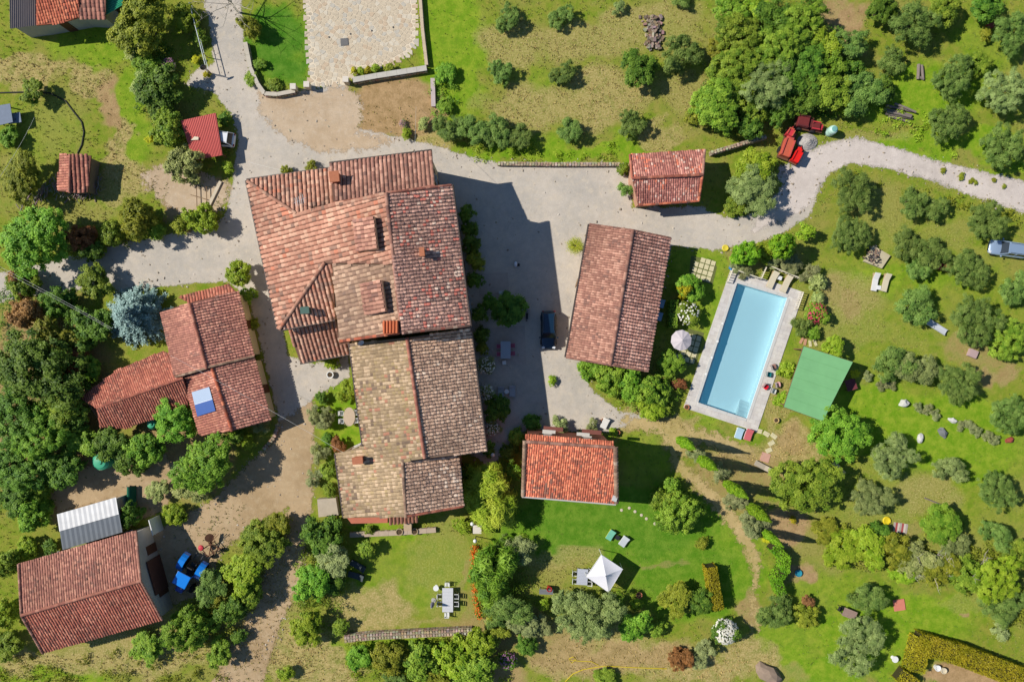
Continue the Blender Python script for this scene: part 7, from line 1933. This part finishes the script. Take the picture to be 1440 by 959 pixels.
ob = MB().lathe([(.02,.0),(.45,.04),(.5,.09),(.02,.12)], n=22).build('spinner_disc', rustm, t_); ob.location = (.7,1.2,.9); ob.rotation_euler = (.4,.3,0)
for k in range(4): MB().tube([(.3,.6,.7),(.9+.3*k,1.5-.2*k,.9)], .035, 5).build('tine', rustm, t_)

# scrap machinery at the lane bend
def machine(x, y, ang, label, cols, dims, name='farm_machine', wheels=True):
    c = W(x, y, .7); t_ = thing(name, label, 'machine', (c.x,c.y,0), -math.radians(ang)); L, Wd, H_ = dims; rs = random.Random(int(x))
    MB().box((0,0,.55), (L,Wd,.18)).build('chassis', rustm, t_)
    MB().box((-L*.12,0,.55+H_*.4), (L*.62,Wd*.86,H_*.7)).build('hopper', cols[0], t_, bevel=.06)
    for s in (-1, 1): MB().box((-L*.12,s*Wd*.36,.6+H_*.78), (L*.6,Wd*.1,.12)).build('rim_bar', cols[1], t_)
    MB().box((L*.32,0,.5+H_*.3), (L*.26,Wd*.6,H_*.5)).build('gearbox', cols[1], t_, bevel=.05)
    for k in range(3): MB().tube([(L*.2+.1*k,-Wd*.4,.7),(L*.45,Wd*(.1*k-.1),.9+.2*k)], .05, 6).build('lever', cols[k % 2], t_)
    MB().tube([(L*.4,0,.55),(L*.62,0,.45)], .06, 6).build('drawbar', rustm, t_)
    if wheels:
        for s in (-1, 1): wheel(t_, -L*.2, s*Wd*.5, .4, .2)
    return t_
mar = mat('maroon_paint', C(116,44,44), .7, .35, 4); org = mat('faded_orange', C(200,96,70), .7, .35, 4); pinkr = mat('faded_red', C(196,84,76), .7, .35, 4); brt = mat('signal_red', C(226,36,30), .45, .2, 4)
machine(1131,173,12,'maroon trailer box in the shade of the wood', (mar, mat('maroon_dark', C(96,40,42), .8, .35, 4)), (2.1,1.6,.9)); machine(1148,179,10,'smaller maroon machine right of the trailer box', (mar, redm), (1.5,1.1,.8))
machine(1107,205,-70,'long faded orange machine beside the lane', (org, pinkr), (3.3,1.35,1.0)); machine(1110,187,-60,'upright red implement at the head of the orange machine', (redm, org), (1.2,.9,1.1), wheels=False); machine(1120,219,-62,'bright red little tractor implement by the white lane', (brt, brt), (2.1,1.0,.9))
t_ = thing('gravel_heap', 'grey heap of gravel between the red machines', 'gravel heap'); vs, fs = [], []; rs = np.random.RandomState(3); N = 16
for i in range(N+1):
    for j in range(25):
        r = i/N; a = j*2*math.pi/24; p = W(1135+15*r*math.cos(a), 200-12*r*math.sin(a)); vs.append((p.x,p.y,.02+.75*(1-r)**1.1+(.08*rs.rand() if 0 < i < N else 0)))
for i in range(N):
    for j in range(24): fs.append((i*25+j, (i+1)*25+j, (i+1)*25+j+1, i*25+j+1))
MB().add(vs, fs).build('gravel_cone', mat('grey_gravel', C(178,172,166), .95, .4, 6, bump=.6), t_)
c = W(1173.5,181.5,1.5); t_ = thing('water_barrel', 'pale green round barrel standing beside the white lane', 'barrel', (c.x,c.y,0))
MB().lathe([(.48,.0),(.52,.4),(.5,.8),(.52,1.1),(.45,1.4),(.3,1.5)], n=20).build('barrel_body', mat('mint_plastic', C(186,222,206), .4, .12, 3), t_); MB().lathe([(.3,0),(.3,.06),(.02,.08)], (0,0,1.5), 14).build('barrel_lid', mat('teal_lid', C(120,176,170), .5, .1, 3), t_)
# barn side things
for i, (x, y) in enumerate(((931,427),(928,445))): lounger(x, y, -75, ['upper blue white chair in the shade behind the barn','lower blue white chair in the shade behind the barn'][i], wht, mat('sky_canvas', C(160,196,226), .85, .1, 4), 1.0, .6, group='chairs behind the barn')
c = W(811,398,.6); t_ = thing('cart_wheel', 'old wooden cart wheel leaning on the barn wall', 'wheel', (c.x,c.y,0), -.3)
ob = MB(); 
for k in range(16): a0, a1 = k*math.pi/8, (k+1)*math.pi/8; ob.tube([(0,.55*math.cos(a0),.6+.55*math.sin(a0)),(0,.55*math.cos(a1),.6+.55*math.sin(a1))], .05, 5)
ob.build('felloe', gm2 if False else MATS['old_timber'], t_)
for k in range(6): MB().tube([(0,0,.6),(0,.53*math.cos(k*1.047),.6+.53*math.sin(k*1.047))], .03, 5).build('spoke', MATS['old_timber'], t_)
# sheet of blue water in the kitchen garden and dead branches
o = MB().lathe([(.35,0),(.42,.2),(.42,.24),(.36,.24),(.3,.1)], n=16).build('wash_tub', mat('tub_blue', C(50,140,160), .4, .1, 3)); o.location = W(1122,805); tag(o, 'blue tub in the little kitchen garden', 'tub')
t_ = thing('well_cover', 'pair of white planters at the foot of the big hedge', 'planter', W(1316,937)); MB().lathe([(.3,0),(.36,.4),(.36,.46),(.28,.46),(.26,.36)], n=14).build('planter_bowl', wht, t_); ob = MB().lathe([(.3,0),(.36,.4),(.36,.46),(.28,.46),(.26,.36)], n=14).build('planter_bowl', cream, t_); ob.location = (.7,-.3,0)
bt = mat('bleached_wood', C(190,180,164), .9, .2, 5)
def snag(x, y, r, label, seed, h=2.0, n=9):
    rs = random.Random(seed); t_ = thing('bare_tree', label, 'tree', W(x, y)); MB().tube([(0,0,-.1),(.05,.03,h*.4),(0,0,h*.6)], [.14,.11,.06], 7).build('trunk', bt, t_); R_ = r/PPM
    for k in range(n):
        a = k*2.4+rs.random(); m = MB(); p = Vector((0,0,h*rs.uniform(.3,.55))); d = Vector((math.cos(a), math.sin(a), .45)); pts = [p.copy()]
        for s in range(4):
            p = p+d*(R_/4)+Vector((rs.uniform(-.1,.1),rs.uniform(-.1,.1),rs.uniform(-.02,.12))); pts.append(p.copy())
        m.tube(pts, [.05,.04,.03,.02,.008], 5)
        for s in range(1, 5):
            for q in range(3):
                e = Vector((rs.uniform(-1,1),rs.uniform(-1,1),rs.uniform(0,.5)))*R_*.3; m.tube([pts[s], pts[s]+e*.6+Vector((0,0,.04)), pts[s]+e], [.018,.012,.004], 4)
        m.build('branch', bt, t_)
snag(335,18,44,'bare grey tree beside the top lane',3,6.0,12); snag(1300,792,26,'bleached bare branches in the tangled strip',5,1.6,9); snag(1378,798,26,'bleached dead tree at the right of the tangled strip',7,1.8,8)
print('tris', sum(sum(len(p.vertices)-2 for p in me.polygons) for me in bpy.data.meshes) if False else 'skip', 'objects', len(bpy.data.objects))
